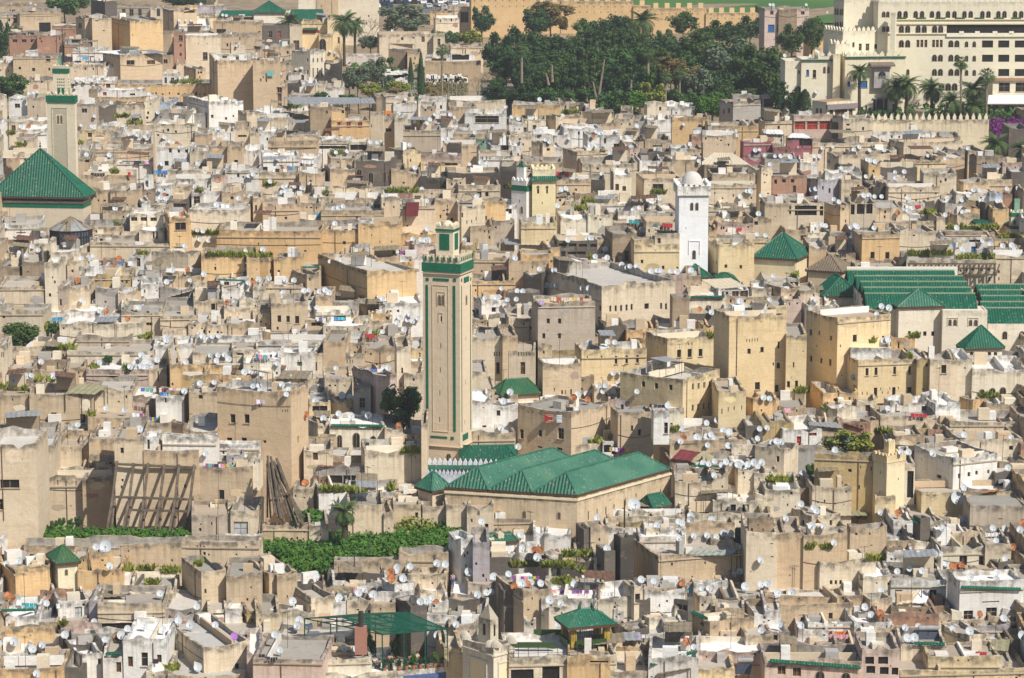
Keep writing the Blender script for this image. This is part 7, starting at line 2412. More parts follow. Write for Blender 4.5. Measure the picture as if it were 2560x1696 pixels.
mb.bar(ppt(0, .5, 1.0), ppt(1, .5, 1.0), .07)
mb.build('roof_frame', ['gpaint'], pg, po_)
mb = MB(); n = 46
for k in range(n):
    u = (k + .5) / n; e = .42 / n
    for (b0, z0, b1, z1) in ((0, .03, .5, 1.03), (.5, 1.03, 1, .03)):
        mb.quad([ppt(u - e, b0, z0), ppt(u + e, b0, z0), ppt(u + e, b1, z1), ppt(u - e, b1, z1)])
mb.build('roof_slat', ['gpaint'], pg, po_)
lm('green terrace awning', 'D1', 110, 108)
# chimney of the terrace
tile('D1'); d = f.d - 1.0; a = at(sx(97), sy(134), d); b = at(sx(97), sy(109), d); t_ = at(sx(97), sy(95), d)
mb = MB((.36, .17, .13)); mb.box((a + b) / 2, (1, 0, 0), (0, 1, 0), (0, 0, 1), .62, .5, (b.z - a.z) / 2)
ch = mb.build('brick_chimney', ['clean'], None, tuple(a)); mb = MB(); mb.bar(b - Vector((0, 0, .1)), t_, .28, 0, 8); mb.build('flue', ['pole'], ch, tuple(a)); thing(ch, 'chimney', sx(97), sy(112), None, None, 'red brick chimney with a black flue before the green terrace awning')
# people
SK = [(.42, .26, .17), (.35, .2, .13)]
def skinmesh(pts, edges, rads, mat, col, parent, org, name, sub=1):
    me = bpy.data.meshes.new(name); me.from_pydata(pts, edges, []); me.materials.append(M[mat])
    o = bpy.data.objects.new(name, me); COL.objects.link(o); o.color = (*col, 1)
    if parent is not None: o.parent = parent
    m = o.modifiers.new('skin', 'SKIN'); s = o.modifiers.new('sub', 'SUBSURF'); s.levels = s.render_levels = sub
    for v, r in zip(me.skin_vertices[0].data, rads): v.radius = (r, r * .8 if name == 'person' else r)
    me.skin_vertices[0].data[0].use_root = True
    return o
def person(loc, rz, shirt, trous, hair, label, seated=False, px=(0, 0), lean=0):
    if not seated:
        J = [(0, 0, .95), (0, 0, 1.2), (0, 0, 1.42), (0, .01, 1.53), (0, .02, 1.62), (0, .02, 1.72), (-.1, 0, .9), (-.1, .02, .5), (-.1, -.02, .08), (-.1, .12, .04), (.1, 0, .9), (.1, .03, .5), (.1, 0, .08), (.1, .14, .04), (-.2, 0, 1.4), (-.25, .02, 1.12), (-.22, .14, .9), (.2, 0, 1.4), (.25, .02, 1.12), (.2, .18, .95)]
    else:
        J = [(0, 0, .5), (0, -.02, .75), (0, -.02, .97), (0, 0, 1.08), (0, .02, 1.17), (0, .02, 1.27), (-.11, .05, .5), (-.12, .45, .5), (-.12, .45, .08), (-.12, .57, .04), (.11, .05, .5), (.12, .45, .5), (.12, .45, .08), (.12, .57, .04), (-.2, 0, .95), (-.24, .12, .7), (-.15, .38, .75), (.2, 0, .95), (.24, .12, .7), (.15, .38, .75)]
    E = [(0, 1), (1, 2), (2, 3), (3, 4), (4, 5), (0, 6), (6, 7), (7, 8), (8, 9), (0, 10), (10, 11), (11, 12), (12, 13), (2, 14), (14, 15), (15, 16), (2, 17), (17, 18), (18, 19)]
    Rr_ = [.14, .13, .12, .055, .09, .08, .085, .06, .042, .035, .085, .06, .042, .035, .06, .045, .035, .06, .045, .035]
    o = skinmesh(J, E, Rr_, 'oc', SK[0], None, None, 'person'); o.location = loc; o.rotation_euler.z = rz
    def sub(ids, grow, name, col):
        mp = {k: i for i, k in enumerate(ids)}; pts = [J[k] for k in ids]; ed = [(mp[a], mp[b]) for a, b in E if a in mp and b in mp]
        skinmesh(pts, ed, [Rr_[k] * grow + .012 for k in ids], 'oc', col, o, None, name)
    sub([0, 1, 2, 14, 15, 17, 18], 1.08, 'shirt', shirt); sub([0, 6, 7, 8, 10, 11, 12], 1.1, 'trousers', trous)
    mb = MB(); h = J[5]; mb.ell((h[0], h[1] - .02, h[2] - .03), .105, .115, .11, 0, 10, 5, True); mb.ell((h[0], h[1] - .05, h[2] - .05), .1, .08, .1, 0, 8, 6)
    hr = mb.build('hair', ['oc'], o, None, True); hr.color = (*hair, 1)
    o['group'] = 'people'; thing(o, 'person', px[0], px[1], None, None, label); return o
rr = random.Random(8)
def fp2(a, b): return Vector((f.C[0] + f.e1[0] * f.w * a + f.e2[0] * f.l * b, f.C[1] + f.e1[1] * f.w * a + f.e2[1] * f.l * b, FL - .1))
SH = [((.35, .08, .1), 'dark red'), ((.75, .75, .78), 'white'), ((.1, .18, .4), 'blue'), ((.08, .08, .09), 'black'), ((.55, .25, .3), 'rose'), ((.45, .6, .75), 'pale blue'), ((.3, .3, .32), 'grey'), ((.12, .05, .08), 'maroon'), ((.6, .5, .35), 'beige')]
spots = [(.1, .12), (.22, .28), (.3, .1), (.42, .2), (.5, .32), (.58, .1), (.7, .22), (.8, .12), (.9, .3)]
for k, ((a, b), (c_, nm)) in enumerate(zip(spots, SH)):
    p = fp2(a, b); q = (p - CAM); px_ = 1280 + FPX * q.x / q.dot(FW); py_ = 848 - FPX * (q.dot(UP) + 0) / q.dot(FW)
    person(p, rr.uniform(0, 6.28), c_, (.06, .07, .12), (.02, .015, .012), 'diner in a %s top seated at a table under the green terrace awning' % nm, True, (px_, py_ - 12))
for k, (a, b) in enumerate(((.17, .2), (.37, .16), (.54, .22), (.76, .18))):
    p = fp2(a, b); o = empty('cafe_table', tuple(p)); mb = MB(); mb.bar(p + Vector((0, 0, .7)), p + Vector((0, 0, .74)), .42, 0, 16); mb.build('tabletop', ['frame'], o, tuple(p))
    mb = MB(); mb.bar(p, p + Vector((0, 0, .7)), .04, 0, 6); mb.build('leg', ['pole'], o, tuple(p))
    q = (p - CAM); o['group'] = 'cafe tables'; o['label'] = 'round cafe table under the green terrace awning among seated diners'; o['category'] = 'table'
M['terra'] = flat('terracotta', (.42, .17, .08), .8)
def potplant(p, h, kind, px, py, where):
    o = empty('potted_plant', tuple(p)); mb = MB(); mb.bar(p, p + Vector((0, 0, .45)), .17, 0, 10, .24); mb.build('pot', ['terra'], o, tuple(p))
    cr = bpy.data.objects.new('foliage', R.choice(CM[kind]) if kind != 'palm' else FR[False][0]); COL.objects.link(cr); cr.parent = o
    cr.location = (0, 0, .45 + h * .5 if kind != 'palm' else .6); s = (h * .32, h * .32, h * .55) if kind != 'palm' else (h * .6,) * 3; cr.scale = s
    thing(o, 'potted plant', px, py, where); return o
def pxof(p):
    q = p - CAM; z = q.dot(FW); return 1280 + FPX * q.x / z, 848 - FPX * q.dot(UP) / z
for k in range(9):
    p = fp2(.06 + .11 * k, .02); p.z = FL; potplant(p, rr.uniform(.7, 1.5), rr.choice(['mid', 'dark', 'bright']), *pxof(p), 'along the awning railing')
for (a, b, h) in ((.4, .5, 2.6), (.03, .3, 2.2), (.03, .6, 1.8), (.05, .85, 1.6), (.75, .45, 2.2), (.2, .75, 2.0), (-.0, .95, 1.5), (.12, .45, 1.7), (.3, .6, 1.4)):
    p = fp2(max(a, .03), b); potplant(p, h, rr.choice(['mid', 'dark']), *pxof(p), 'under the awning')
tile('D1'); p = onplane(sx(182), sy(73), at(sx(182), sy(72.5), dref(sy(77))).z); person(p, 2.6, (.75, .45, .5), (.08, .12, .3), (.015, .012, .01), 'person in a pink shirt and jeans standing on a low roof edge', False, (sx(182), sy(68)))
tile('D1'); p = at(sx(36.5), sy(102.5), dref(sy(104))); person(p, 0.4, (.75, .75, .78), (.2, .2, .22), (.02, .015, .01), 'person in a white shirt on the roof left of the terrace awning'.replace(' left of', ' behind'), False, (sx(36.5), sy(99)))
# the green roofed kiosk on its paved terrace
tile('D2'); zt_ = None
for h in HOUSES:
    if abs(h.box[2] - sy(138.7)) < .5 and h.box[1] - h.box[0] > 250: zt_ = h
zk = zt_.zt - .5; p = onplane(sx(54), sy(129.5), zk)
f2 = frame(sx(45), sx(54.5), sx(91), sy(109), sy(129), theta=18, d=p.y)
o = empty('tiled_kiosk', (f2.C[0], f2.C[1], zk)); ko = tuple(o.location); zt2 = f2.zt
thing(o, 'kiosk', sx(66), sy(115), None, None, 'open kiosk with a green tiled hipped roof and yellow pillars on a paved terrace')
M['yel'] = flat('yellow_painted_pillar', (.42, .29, .05), .6); M['zel'] = flat('green_yellow_zellige', (.05, .10, .03), .4, .6, 0, 12)
E1 = Vector((*f2.e1, 0)); E2 = Vector((*f2.e2, 0))
for k, (a, b) in enumerate(((0, 0), (1, 0), (1, 1), (0, 1))):
    c = Vector((*f2.cs[k], 0)); c = c + E1 * (.35 if a == 0 else -.35) + E2 * (.35 if b == 0 else -.35)
    mb = MB(); mb.box((c.x, c.y, (zk + zt2) / 2), E1, E2, (0, 0, 1), .32, .32, (zt2 - zk) / 2); mb.build('pillar', ['yel'], o, ko)
mb = MB()
for s, L in ((0, f2.w), (3, f2.l)): panel(mb, f2, s, .5, L - .5, zk, zk + .8, .3)
mb.build('parapet', ['zel'], o, ko)
mb = MB()
for s, L in ((0, f2.w), (3, f2.l)):
    for k in range(int(L / .25)): mb.bar(fpt(f2, s, k * .25, zk + .8, .1), fpt(f2, s, k * .25, zt2, .1), .02, 0, 3)
mb.build('grille', ['pole'], o, ko)
hiproof(f2, zat(66, 92.5, centre(f2).y), mat='tileold', over=.55, parent=o, org=ko, ridge=.25, ridge_dir=1, rib=.3, z=zt2)
for q in (f2.r0, f2.r1): finial(o, ko, q, q.z - .1, .7, 'tile')
lm('green roofed kiosk', 'D2', 66, 108)
mb = MB(); tile('D2')
fr = zt_
for z in (.1, .5, .95): mb.bar(fpt(fr, 0, 0, fr.zt + z, -.15), fpt(fr, 0, fr.w * .68, fr.zt + z, -.15), .025)
for k in range(60): mb.bar(fpt(fr, 0, fr.w * .68 * k / 60, fr.zt, -.15), fpt(fr, 0, fr.w * .68 * k / 60, fr.zt + (1.4 if k % 8 == 0 else .95), -.15), .014 if k % 8 else .05, 0, 4)
mb.build('railing', ['pole'], fr.ob, fr.org)
for (x0, x1, y) in ((2, 41, 126.5), (20, 46, 114.5)):
    a, b = onplane(sx(x0), sy(y + 3), zk), onplane(sx(x1), sy(y + 3), zk); mb = MB(); e = (b - a).normalized(); mb.box((a + b) / 2 + Vector((0, 0, .4)), e, e.cross(Vector((0, 0, 1))), (0, 0, 1), (b - a).length / 2, .15, .28)
    w_ = mb.build('terrace_bench', ['zel'], None, tuple(a)); thing(w_, 'bench wall', sx((x0 + x1) / 2), sy(y), None, None, 'low green and yellow tiled bench wall %s the green roofed kiosk' % ('in front of' if y > 120 else 'behind'))
# masts
def mast(t_, x, y0, y1, r, name, label, lattice=False, mat='pole'):
    tile(t_); d = dref(sy(y1)) - .5; a = at(sx(x), sy(y1), d); b = at(sx(x), sy(y0), d); o = empty(name, tuple(a)); mb = MB()
    if not lattice: mb.bar(a, b, r, 0, 6, r * .7)
    else:
        P = lambda k, z: Vector((a.x + .28 * math.cos(k * 2.094), a.y + .28 * math.sin(k * 2.094), z)); n = int((b.z - a.z) / .6)
        for k in range(3): mb.bar(P(k, a.z), P(k, b.z), .04)
        for j in range(n):
            for k in range(3): mb.bar(P(k, a.z + j * .6), P(k + 1, a.z + (j + 1) * .6), .022, 0, 3)
    mb.build('mast_shaft', [mat], o, tuple(a)); thing(o, 'mast', sx(x), sy((y0 + y1) / 2), None, None, label); return o
mast('D2', 76.5, 70, 139, .05, 'lattice_mast', 'tall thin lattice mast in front of the green roofed kiosk', True)
mast('D2', 80, 73, 101, .28, 'concrete_post', 'thick pale post behind the green roofed kiosk', mat='frame')
mast('D2', 104, -8, 25, .12, 'dark_pole', 'tall dark pole beside the corner of the triple roofed mosque')
mast('D1', 91, 39, 66, .08, 'street_lamp', 'dark street lamp post before the bright green garden bed')
mast('A2', 176, 132, 160, .14, 'dark_pole', 'tall dark pole behind the white domed minaret')
mast('B2', 221, 126, 134, .1, 'dark_pole', 'short dark pole on a roof by the big yellowish tower house') if False else None
# solar heaters
def solar(t_, x, y, w, h, label):
    tile(t_); d = dref(sy(y + h + 5)); a = at(sx(x), sy(y + h), d); ww = w * K * d / FPX; hh = h * K * d / FPX
    o = empty('solar_water_heater', tuple(a)); up = Vector((.25, .55, .85)).normalized(); e = Vector((1, 0, 0)); n = e.cross(up)
    for k in range(2):
        mb = MB(); c = a + e * (ww * (.25 + .5 * k)) + up * hh * .5; mb.box(c, e, up, n, ww * .235, hh * .5, .05); mb.build('collector_panel', [M.setdefault('pv', flat('dark_blue_collector', (.035, .045, .07), .2, .2, 0, 2, .6))], o, tuple(a))
    mb = MB(); c = a + up * (hh + .3) + Vector((0, .2, .1)); mb.bar(c, c + e * ww, .3, 0, 14); mb.build('tank', ['grey'], o, tuple(a))
    mb = MB()
    for q in (0.1, .9): mb.bar(a + e * ww * q + up * hh, Vector((a.x + ww * q, a.y + hh * .6, a.z - .6)), .04); mb.bar(a + e * ww * q - Vector((0, 0, .6)), a + e * ww * q, .04)
    mb.build('stand', ['pole'], o, tuple(a)); thing(o, 'solar heater', sx(x), sy(y), None, None, label)
solar('D3', 137, 113, 19, 12, 'large twin panel solar water heater above the green edged roof')
solar('D3', 134, 130, 17, 11, 'second twin panel solar heater, just below the larger one')
solar('D2', 206, 143, 15, 10, 'solar water heater beside the pale pinkish parapet')
solar('B0', 223, 93.5, 7.5, 8, 'small solar water heater against an ochre wall near the long weeds')
solar('A1', 54, 92, 11, 6.5, 'small solar panel on sheet metal roofs below the market street')
# ------------------------------------------------------------------ things that stand on the roofs: found by looking for the surface they rest on
bpy.context.view_layer.update(); DG = bpy.context.evaluated_depsgraph_get()
def cast(px, py):
    r = ray(px, py).normalized(); ok, loc, nor, idx, ob, mt = S.ray_cast(DG, CAM, r)
    if not ok: return None
    if nor.dot(r) > 0: nor = -nor
    return loc, nor, ob
DISH = """
@A0 28,3 33,4.5 186,4 166,19 172,19 177,19 183,16 200,14 206,14 209.5,14.5 219,42.5 165.5,72 171.5,72.5 195.5,75.5 72,75 78,75 83,73 86,75 91,76 69.5,81 96,71 95.5,79,r 27,86.5 31.5,86 35,85 2,96 103,95 1.5,57 87.5,107.5 19,117 23.5,117 26.5,117,r 21.5,122,r 75,116 85,117 184,116 202.5,119 210,127.5 152,127 157,131 163.5,132.5,r 120,125 127,125 134,126.5 101,143.5 80,143 150,151.5 183,151.5 137,150 138,87 217,93.5 146,104
@A1 126,28.5 69,47.5 73.5,49 76,51.5 37.5,64 42.5,63 23,68 77,94 130.5,91 138.5,92 132,105 165.5,106 179.5,106 183.5,108.5 161,110.5 158,114 182,117 220,116 29,118 26,121 5,119 202.5,122.5 173.5,128.5 178,128 66,125.5,r 72.5,126 106,131.5 112,132 115.5,131 22,140 69,139 74,141 84,140 59.5,141 20,146.5 9.5,138.5 231,99 236,108 208,150 214,151 197.5,152 147,155 142,134
@A2 10,84 12.5,84 17.5,85 21.5,85 25.5,92 45,87 6,110 47,107 0,108.5 115.5,116.5 123.5,118 159,115 97,121 84.5,123 81.5,123.5 78,122 53,128 31,129.5 34.5,131.5 72,135 78.5,135.5 110.5,136 101,140.5 91,141.5 164.5,133.5 173,149 179.5,147 225,139 229,138.5 234,143.5 173,122 199.5,121.5 207,121 208,125.5 20,122.5 27.5,122 75,126,r
@A3 2,4.5 5,4.5 35.5,4.5 55,11.5 15.5,51.5 39.5,52 53,48 45,85 18.5,101 71,107.5 60,136 84.5,136 107.5,139 50.5,137 79.5,138.5 94,139 43,144.5 47.5,144.5 56,149.5 92,147.5 99,149.5 94.5,148.5 6.5,144.5 11.5,144.5 20.5,145 148,144 164,147 187.5,151.5 185,137.5 158,137.5 68,155.5 212,155 2,152
@B0 144.5,27 148.5,26 153,27 152,24,r 148,19 180,16 203,9.5,r 220.5,26.5 200,32.5 106.5,36 119.5,43 168,41.5,r 5.5,52 39.5,56.5 182.5,56 187.5,57 185,64.5 192.5,65.5 198,65.5 171,70.5 11,73.5 15,74 29.5,71 35.5,74.5 24.5,79 82,82 86,80 75,82 110,82.5,r 159,93 173.5,92.5,r 177,92.5 188.5,96.5 158,100.5 154,104 175.5,102.5 71.5,102.5,r 230,105 234,104,r 75.5,121 87.5,122 98.5,131,r 92,131 128.5,127.5 118,138,k 209.5,123.5,k 217,122,k 187.5,154.5 196,154.5 202,154 153,155 227,76 222,78 234,4.5 230,6
@B1 13,11 25,16 29,15.5 35.5,15.5 42.5,17 44,17.5 24,21 28,20.5 50.5,13.5 55,24.5 110.5,26 118,25 153.5,18.5 158,29 72,36 76,35.5 80.5,34 73,50 158.5,55 145,64 152.5,65 157,65.5 159.5,65 6.5,74 68.5,85 79,84 2.5,101.5 12,100.5 27.5,102 35,102.5 44.5,112 49,111.5 59,113 64,111.5 67.5,114 25,114 23,117 117,119.5 49.5,128 56.5,128 142.5,134 149.5,137.5 140,139 144.5,140 130.5,142 133,137 137,148 117,150 227,110 211.5,119 222.5,118.5 232.5,120.5 204,25 193,65
@B2 45.5,18.5 50,17.5 83,4 117.5,35.5 112,37.5 132.5,52.5 120.5,55.5 42,33.5 51.5,65 70,64.5 73,63.5 86,73.5 77,80.5 88,81.5 3,82 25.5,92 39,93 101.5,88 106,91 109,89.5 115.5,89.5 128.5,94 134,93.5 137.5,93.5 146.5,94 152.5,94.5 165.5,93 31.5,107 37,107.5 41.5,107.5 65,110 71,110 5,112.5 10,112.5 4,120 211,122 173.5,129,r 184.5,132 215,133 233,131.5 226.5,60 234.5,61 217,20 220.5,20 230.5,24 211,25 228,41 230.5,30 136,26.5
@B3 90.5,6.5 117.5,2.5 126,2 118,8 40.5,18.5 44,18 45,26 61,27.5 65.5,30 88.5,24 93.5,24 98.5,25 105,25 129,26 190,19 196,19.5 231,17.5 185,24 221,18 179,28.5 197,29 212.5,29 215,29 120,40,r 125.5,37.5 129.5,38 134.5,37 164,42 168.5,42,r 180,39.5 44.5,51.5 50,51 53.5,52 76.5,53.5 81,51.5 82.5,53 98,54 174.5,54 5,98.5 205.5,69 217,70.5 225.5,70 227.5,73.5 198,66 180,73.5 1.5,120.5 44.5,120.5 54,119.5 81,117 105,126.5 112,128 100.5,133.5
@C0 154,1 131,15 92,22 116.5,24 120.5,25.5 127.5,21 145,19 125.5,26 130.5,25 135.5,26 140,24.5 137.5,21.5 38,21 172,21.5 194.5,15 201.5,15 208,14.5 200,20 211.5,18.5 12.5,37 8.5,42.5 24.5,34.5 29,33.5 49,34 54,34 185,41 198,40 234,43.5 170.5,48 226,30.5 232,30 98,64 114.5,66 72,79 129,83 190,106
@C1 19.5,22.5 29,27 74,27 118.5,27.5 122.5,26.5 3,43 4.5,48 24,42 28,51 30,46.5 55,57 79.5,52 87,54 76.5,69 62.5,73.5 88,71 99.5,69 104,70.5 46,70,r 132,80.5,r 229.5,49 235,49 228.5,57.5 226.5,82 2,31.5 5.5,32 45.5,133,r
@C2 71.5,3 88.5,2.5 95,3 132.5,21.5 138,21 143.5,30 93.5,31.5 100,31 98.5,41 86.5,43 80,43 57,54,r 61,51 69,50.5 73,50 84,48.5 93.5,48.5 70,56,r 115.5,48.5 144,61.5 180,77.5 190,75 156,82 171,90.5 174.5,93 180,90 184,88.5 186,91 195.5,84.5 201,86 156,94.5 158.5,91,r 181,98 200,98.5 227,92 229,83 236,82 6,99.5 86.5,102.5 177,115 187.5,113 198,113.5 182,115.5 194,116.5 204,117 209,116 213,117.5 218,116 220,120 224,114 227,117.5 231,114 173,117 113,153,L 187,126 232.5,54 100.5,105
@C3 107,1.5 111,0.5 79,35.5 111,64 4,95.5 8,94.5 12.5,95 62,102.5 121.5,101 123,104.5 130,104.5 153,105.5 181.5,88.5 225,91 172.5,109 222,119 181,137.5 175,147,L 30.5,152.5 42.5,156 32,125 1.5,55
@D0 89,35.5 97.5,35,L 6,51 17.5,48 101.5,53 43,87.5 148,78.5 7,80,r 11,83,r 182,90.5 87,104.5 118,111 133,107.5 150.5,111 108.5,118,r 112,117 97,121 60,116.5 13,123 30,129.5 -0.5,124.5 165,103.5 176,107.5 199,107.5 216.5,118,p 183,146.5 34,152.5 39,126
@D1 208.5,12 56,62 130.5,54.5 142.5,53.5 125,58.5,r 125,64.5,r 136,64.5 129.5,57.5 167.5,50.5 175,51.5 196.5,58.5 220,63 233.5,60.5 34,85.5 95,78 100.5,75 108.5,79.5 77,82 103.5,90.5 213,77.5 217.5,77 205,79.5 157,85 162.5,82.5 166.5,87,r 152,86 185,107 17.5,116.5 22.5,130.5 81,129 91.5,130.5 40,103 48.5,108.5 168,117 38.5,108
@D2 79,8.5 8,24 9.5,36 21,38.5,r 25.5,38.5,r 23.5,45 88,37 154,12 157,13.5 165,6.5 165,10.5,k 134.5,15.5 184.5,10.5 168,25 180.5,24.5 154,27 189,26 196,23 202.5,23 230,47.5 205,60.5 210.5,58 119.5,65.5 131,67 116.5,70.5 157,69,r 215.5,72 230,70 236,69.5 9.5,69 15,69.5,r 18,68 26.5,69 57.5,69.5 2,72,r 35,84.5 45,87.5 176,74 182.5,73.5 42.5,107 230.5,112.5 161.5,123,r 168,128
@D3 16.5,9 45,2 104,3.5 120,4,r 178,9.5 183,9 161.5,18 61,31.5 40.5,16 51.5,16.5 208,18 219,18.5 233,19.5 236,13,r 211,29.5 227,35.5,r 139.5,41.5 154.5,42 219,46.5 119.5,58 131,55.5 142.5,57.5 164.5,50 171,53,r 175,53.5,r 179,52,r 211.5,59 211,65.5 187,63 1,69 9,78 22,77.5 104.5,75 89.5,91 95.5,98 104,97,r 196,97.5,r 11,107 30.5,108 218,101 139,109 127,110 170.5,111 186.5,113 129,119.5 135.5,119 235,117
"""
def dish_protos():
    out = {}
    n = Vector((.16, -.88, .44)).normalized(); a = Vector((0, 0, 1)).cross(n).normalized(); b = n.cross(a)
    for kind, mat in (('w', 'dish'), ('r', 'dishrust'), ('k', 'grey'), ('p', 'purpled')):
        mb = MB(); N = 20; rings = []
        for j in range(5):
            r = .5 * j / 4; dp = .13 * (r / .5) ** 2
            rings.append([a * r * math.cos(2 * math.pi * k / N) + b * r * 1.06 * math.sin(2 * math.pi * k / N) + n * (dp - .13) for k in range(N)])
        for j in range(4):
            for k in range(N): mb.quad([rings[j][k], rings[j][(k + 1) % N], rings[j + 1][(k + 1) % N], rings[j + 1][k]] if j else [rings[0][0], rings[1][(k + 1) % N], rings[1][k]][::-1])
        for k in range(N): mb.bar(rings[4][k], rings[4][(k + 1) % N], .012, 0, 3)
        o = mb.build('reflector', [mat], None, None, True); out[kind] = o.data; bpy.data.objects.remove(o)
    mb = MB(); lo = -b * .5; tip = n * .42 - b * .12
    mb.bar(lo, tip, .018, 0, 4); mb.bar(tip - n * .06, tip + n * .06, .045, 0, 6); o = mb.build('feed_arm', ['pole']); out['arm'] = o.data; bpy.data.objects.remove(o)
    mb = MB(); mb.bar((0, .1, -1), (0, .1, -.05), .035, 0, 5); mb.bar((0, .1, -.08), -n * .13, .03, 0, 4); o = mb.build('pole', ['rust']); out['pole'] = o.data; bpy.data.objects.remove(o)
    return out
M['purpled'] = flat('purple_painted_dish', (.38, .17, .5), .5)
DP = dish_protos(); DL = []
for ln in DISH.strip().split('\n'):
    q = ln.split(); tile(q[0][1:])
    for s in q[1:]:
        v = s.split(','); DL.append((sx(float(v[0])), sy(float(v[1])), v[2] if len(v) > 2 else 'w'))
PLACED = []
for (px, py, k) in DL:
    if not (-10 < px < 2570 and -5 < py < 1700): continue
    dg = dref(py + 20); rp = .48 * FPX / dg
    hit = None
    for off in (1.5, 1.0, .7, 0):
        h = cast(px, py + rp * off)
        if h and h[2] is not None and h[0].y < dg + 60: hit = h; break
    if not hit: continue
    loc, nor, ob = hit
    if ob.name.split('.')[0] in ('tiled_roof', 'merlon', 'crown', 'roof_slat', 'garden_bed', 'minaret'): continue
    if nor.z > .6: y = loc.y                                    # stands on a roof
    else:
        h0 = cast(px, py)
        if h0 is None or h0[0].y > loc.y + 1.2: y = loc.y + .45        # stands behind the parapet
        else: y = loc.y - .5                                    # bracketed to the wall
    c = at(px, py, y)
    s = R.uniform(.66, .93) * (1.9 if k == 'L' else 1.0) * (1.0 if py > 400 else .94)
    PLACED.append((c, s, 'w' if k == 'L' else k, px, py, nor.z > .6, loc, y))
PLACED.sort(key=lambda t: -t[1] / t[0].y)
DISHES = PLACED[:300]; FAR = PLACED[300:]
for (c, s, k, px, py, roof, loc, y) in DISHES:
    o = bpy.data.objects.new('satellite_dish', DP[k]); COL.objects.link(o); o.location = c; o.scale = (s, s, s); o.rotation_euler.z = R.gauss(0, .16)
    a_ = bpy.data.objects.new('feed_arm', DP['arm']); COL.objects.link(a_); a_.parent = o
    p_ = bpy.data.objects.new('pole', DP['pole']); COL.objects.link(p_); p_.parent = o
    L = max(.75, (c.z - loc.z) / s + .05) if roof else .85
    p_.scale = (1, 1, L)
    if not roof and y < loc.y: p_.rotation_euler.x = rad(-75); p_.scale = (1, 1, .62)
    o['group'] = 'satellite dishes on the roofs'
    thing(o, 'satellite dish', px, py, {'w': 'white', 'r': 'rusty', 'k': 'grey', 'p': 'purple'}[k])
mb = MB()
for (c, s, k, px, py, roof, loc, y) in FAR:
    for key, m_ in ((k, 0 if k == 'w' else 1), ('arm', 2), ('pole', 2)):
        me = DP[key]; ang = R.gauss(0, .16); ca, sa = math.cos(ang), math.sin(ang)
        for p in me.polygons: mb.quad([Vector((c.x + s * (v.x * ca - v.y * sa), c.y + s * (v.x * sa + v.y * ca), c.z + s * v.z)) for v in (me.vertices[i].co for i in p.vertices)], None, m_)
o = mb.build('far_satellite_dishes', ['dish', 'dishrust', 'pole']); thing(o, 'satellite dishes', 0, 0, None, None, 'many tiny far white satellite dishes scattered over the farther roofs', 'stuff')
# strips of green tile along some eaves
def rootof(o):
    while o.parent is not None: o = o.parent
    return o
for (t_, x0, y0, x1, y1, wd) in (('D3', 178, 74, 234, 76, .6), ('D3', 1, 142, 86, 148, .7), ('D2', 127, 146, 171, 133, .6), ('D2', 167, 97, 182, 103.5, .6), ('B1', 61.5, 99, 101.5, 106.5, .7), ('D0', 0, 96, 31, 95, .6), ('C1', 69, 81, 118, 81.5, .6), ('B2', 165, 119, 197, 118.5, .6),
                               ('D3', 134.5, 11, 140.5, 15, .6), ('D0', 97, 136, 112, 135, .6), ('A1', 43, 26.5, 58, 26.5, 1.3), ('B2', 35, 85.5, 56, 87.5, .4), ('B1', 41, 91.5, 59, 91.5, .5), ('A2', 80, 140.5, 87, 140.5, .4), ('D3', 135, 126, 164, 127, .6), ('C2', 166, 118.5, 195, 119.5, .5), ('B0', 200, 103, 226, 104, .5)):
    wd *= .6; tile(t_); a, b = cast(sx(x0 + .6), sy(y0 + 1.2)), cast(sx(x1 - .6), sy(y1 + 1.2))
    if not a or not b or abs(a[0].y - b[0].y) > 12 or rootof(a[2]).type != 'MESH': continue
    r_ = rootof(a[2]); p, q = a[0] + Vector((0, 0, .5)), b[0] + Vector((0, 0, .5)); n = (q - p).cross(Vector((0, 0, 1))).normalized(); n = n if n.y < 0 else -n
    mb = MB(); slope(mb, p + n * wd - Vector((0, 0, wd * .6)), q + n * wd - Vector((0, 0, wd * .6)), p + n * .02, q + n * .02, .3, .05); dz = Vector((0, 0, .12)); mb.quad([p + n * wd - dz * wd * 6, q + n * wd - dz * wd * 6, q - dz, p - dz], None, 1)
    mb.build('tile_eave', ['tile', 'shut'], r_, tuple(r_.location))
# weeds along the tops of walls and on roofs
WEED = """
@A0 66,76,46.5 105,119,107 118,132,113.5 158,186,75.5 71,77,132 5,14,123 15,24,134
@A1 30,42,98.5 70,80,141 
@A2 46,62,103.5 171,178,97 
@B0 107,112,50.5 178,202,59 128,137,77.5 190,234,79 103,110,2 180,188,19 131,139,154.5 41,55,147
@B1 7,16,14 62,66,22 120,140,20 143,150,20 1,15,79.5 108,112,152 231,236,15
@B2 128,142,21 64,77,29 58,70,36 71,75,82 181,186,154 
@B3 166,213,54 142,155,39.5 130,171,78 175,209,81.5 215,234,62 130,140,154 22,28,98
@C0 43,69,8.5 83,90,26 114,123,27 0,5,45 12,26,46.5 82,88,70 34,38,38 44,50,38
@C1 135,152,104 60,82,140 85,95,141 122,128,139 98,100,140 
@C2 72,83,95 90,93,91 147,153,84 
@C3 94,98,2 25,38,48 99,114,86 196,212,53 0,24,131 128,133,16 52,55,65 
@D0 113,123,56 128,142,56 150,167,58 136,146,69 156,165,148 57,61,107 180,186,52
@D2 46,75,43 1,25,52 28,58,53 62,66,57 38,53,68 
@D3 35,42,36 50,58,36 93,109,46.5 83,92,8
"""
WB = MB(); rr = random.Random(4)
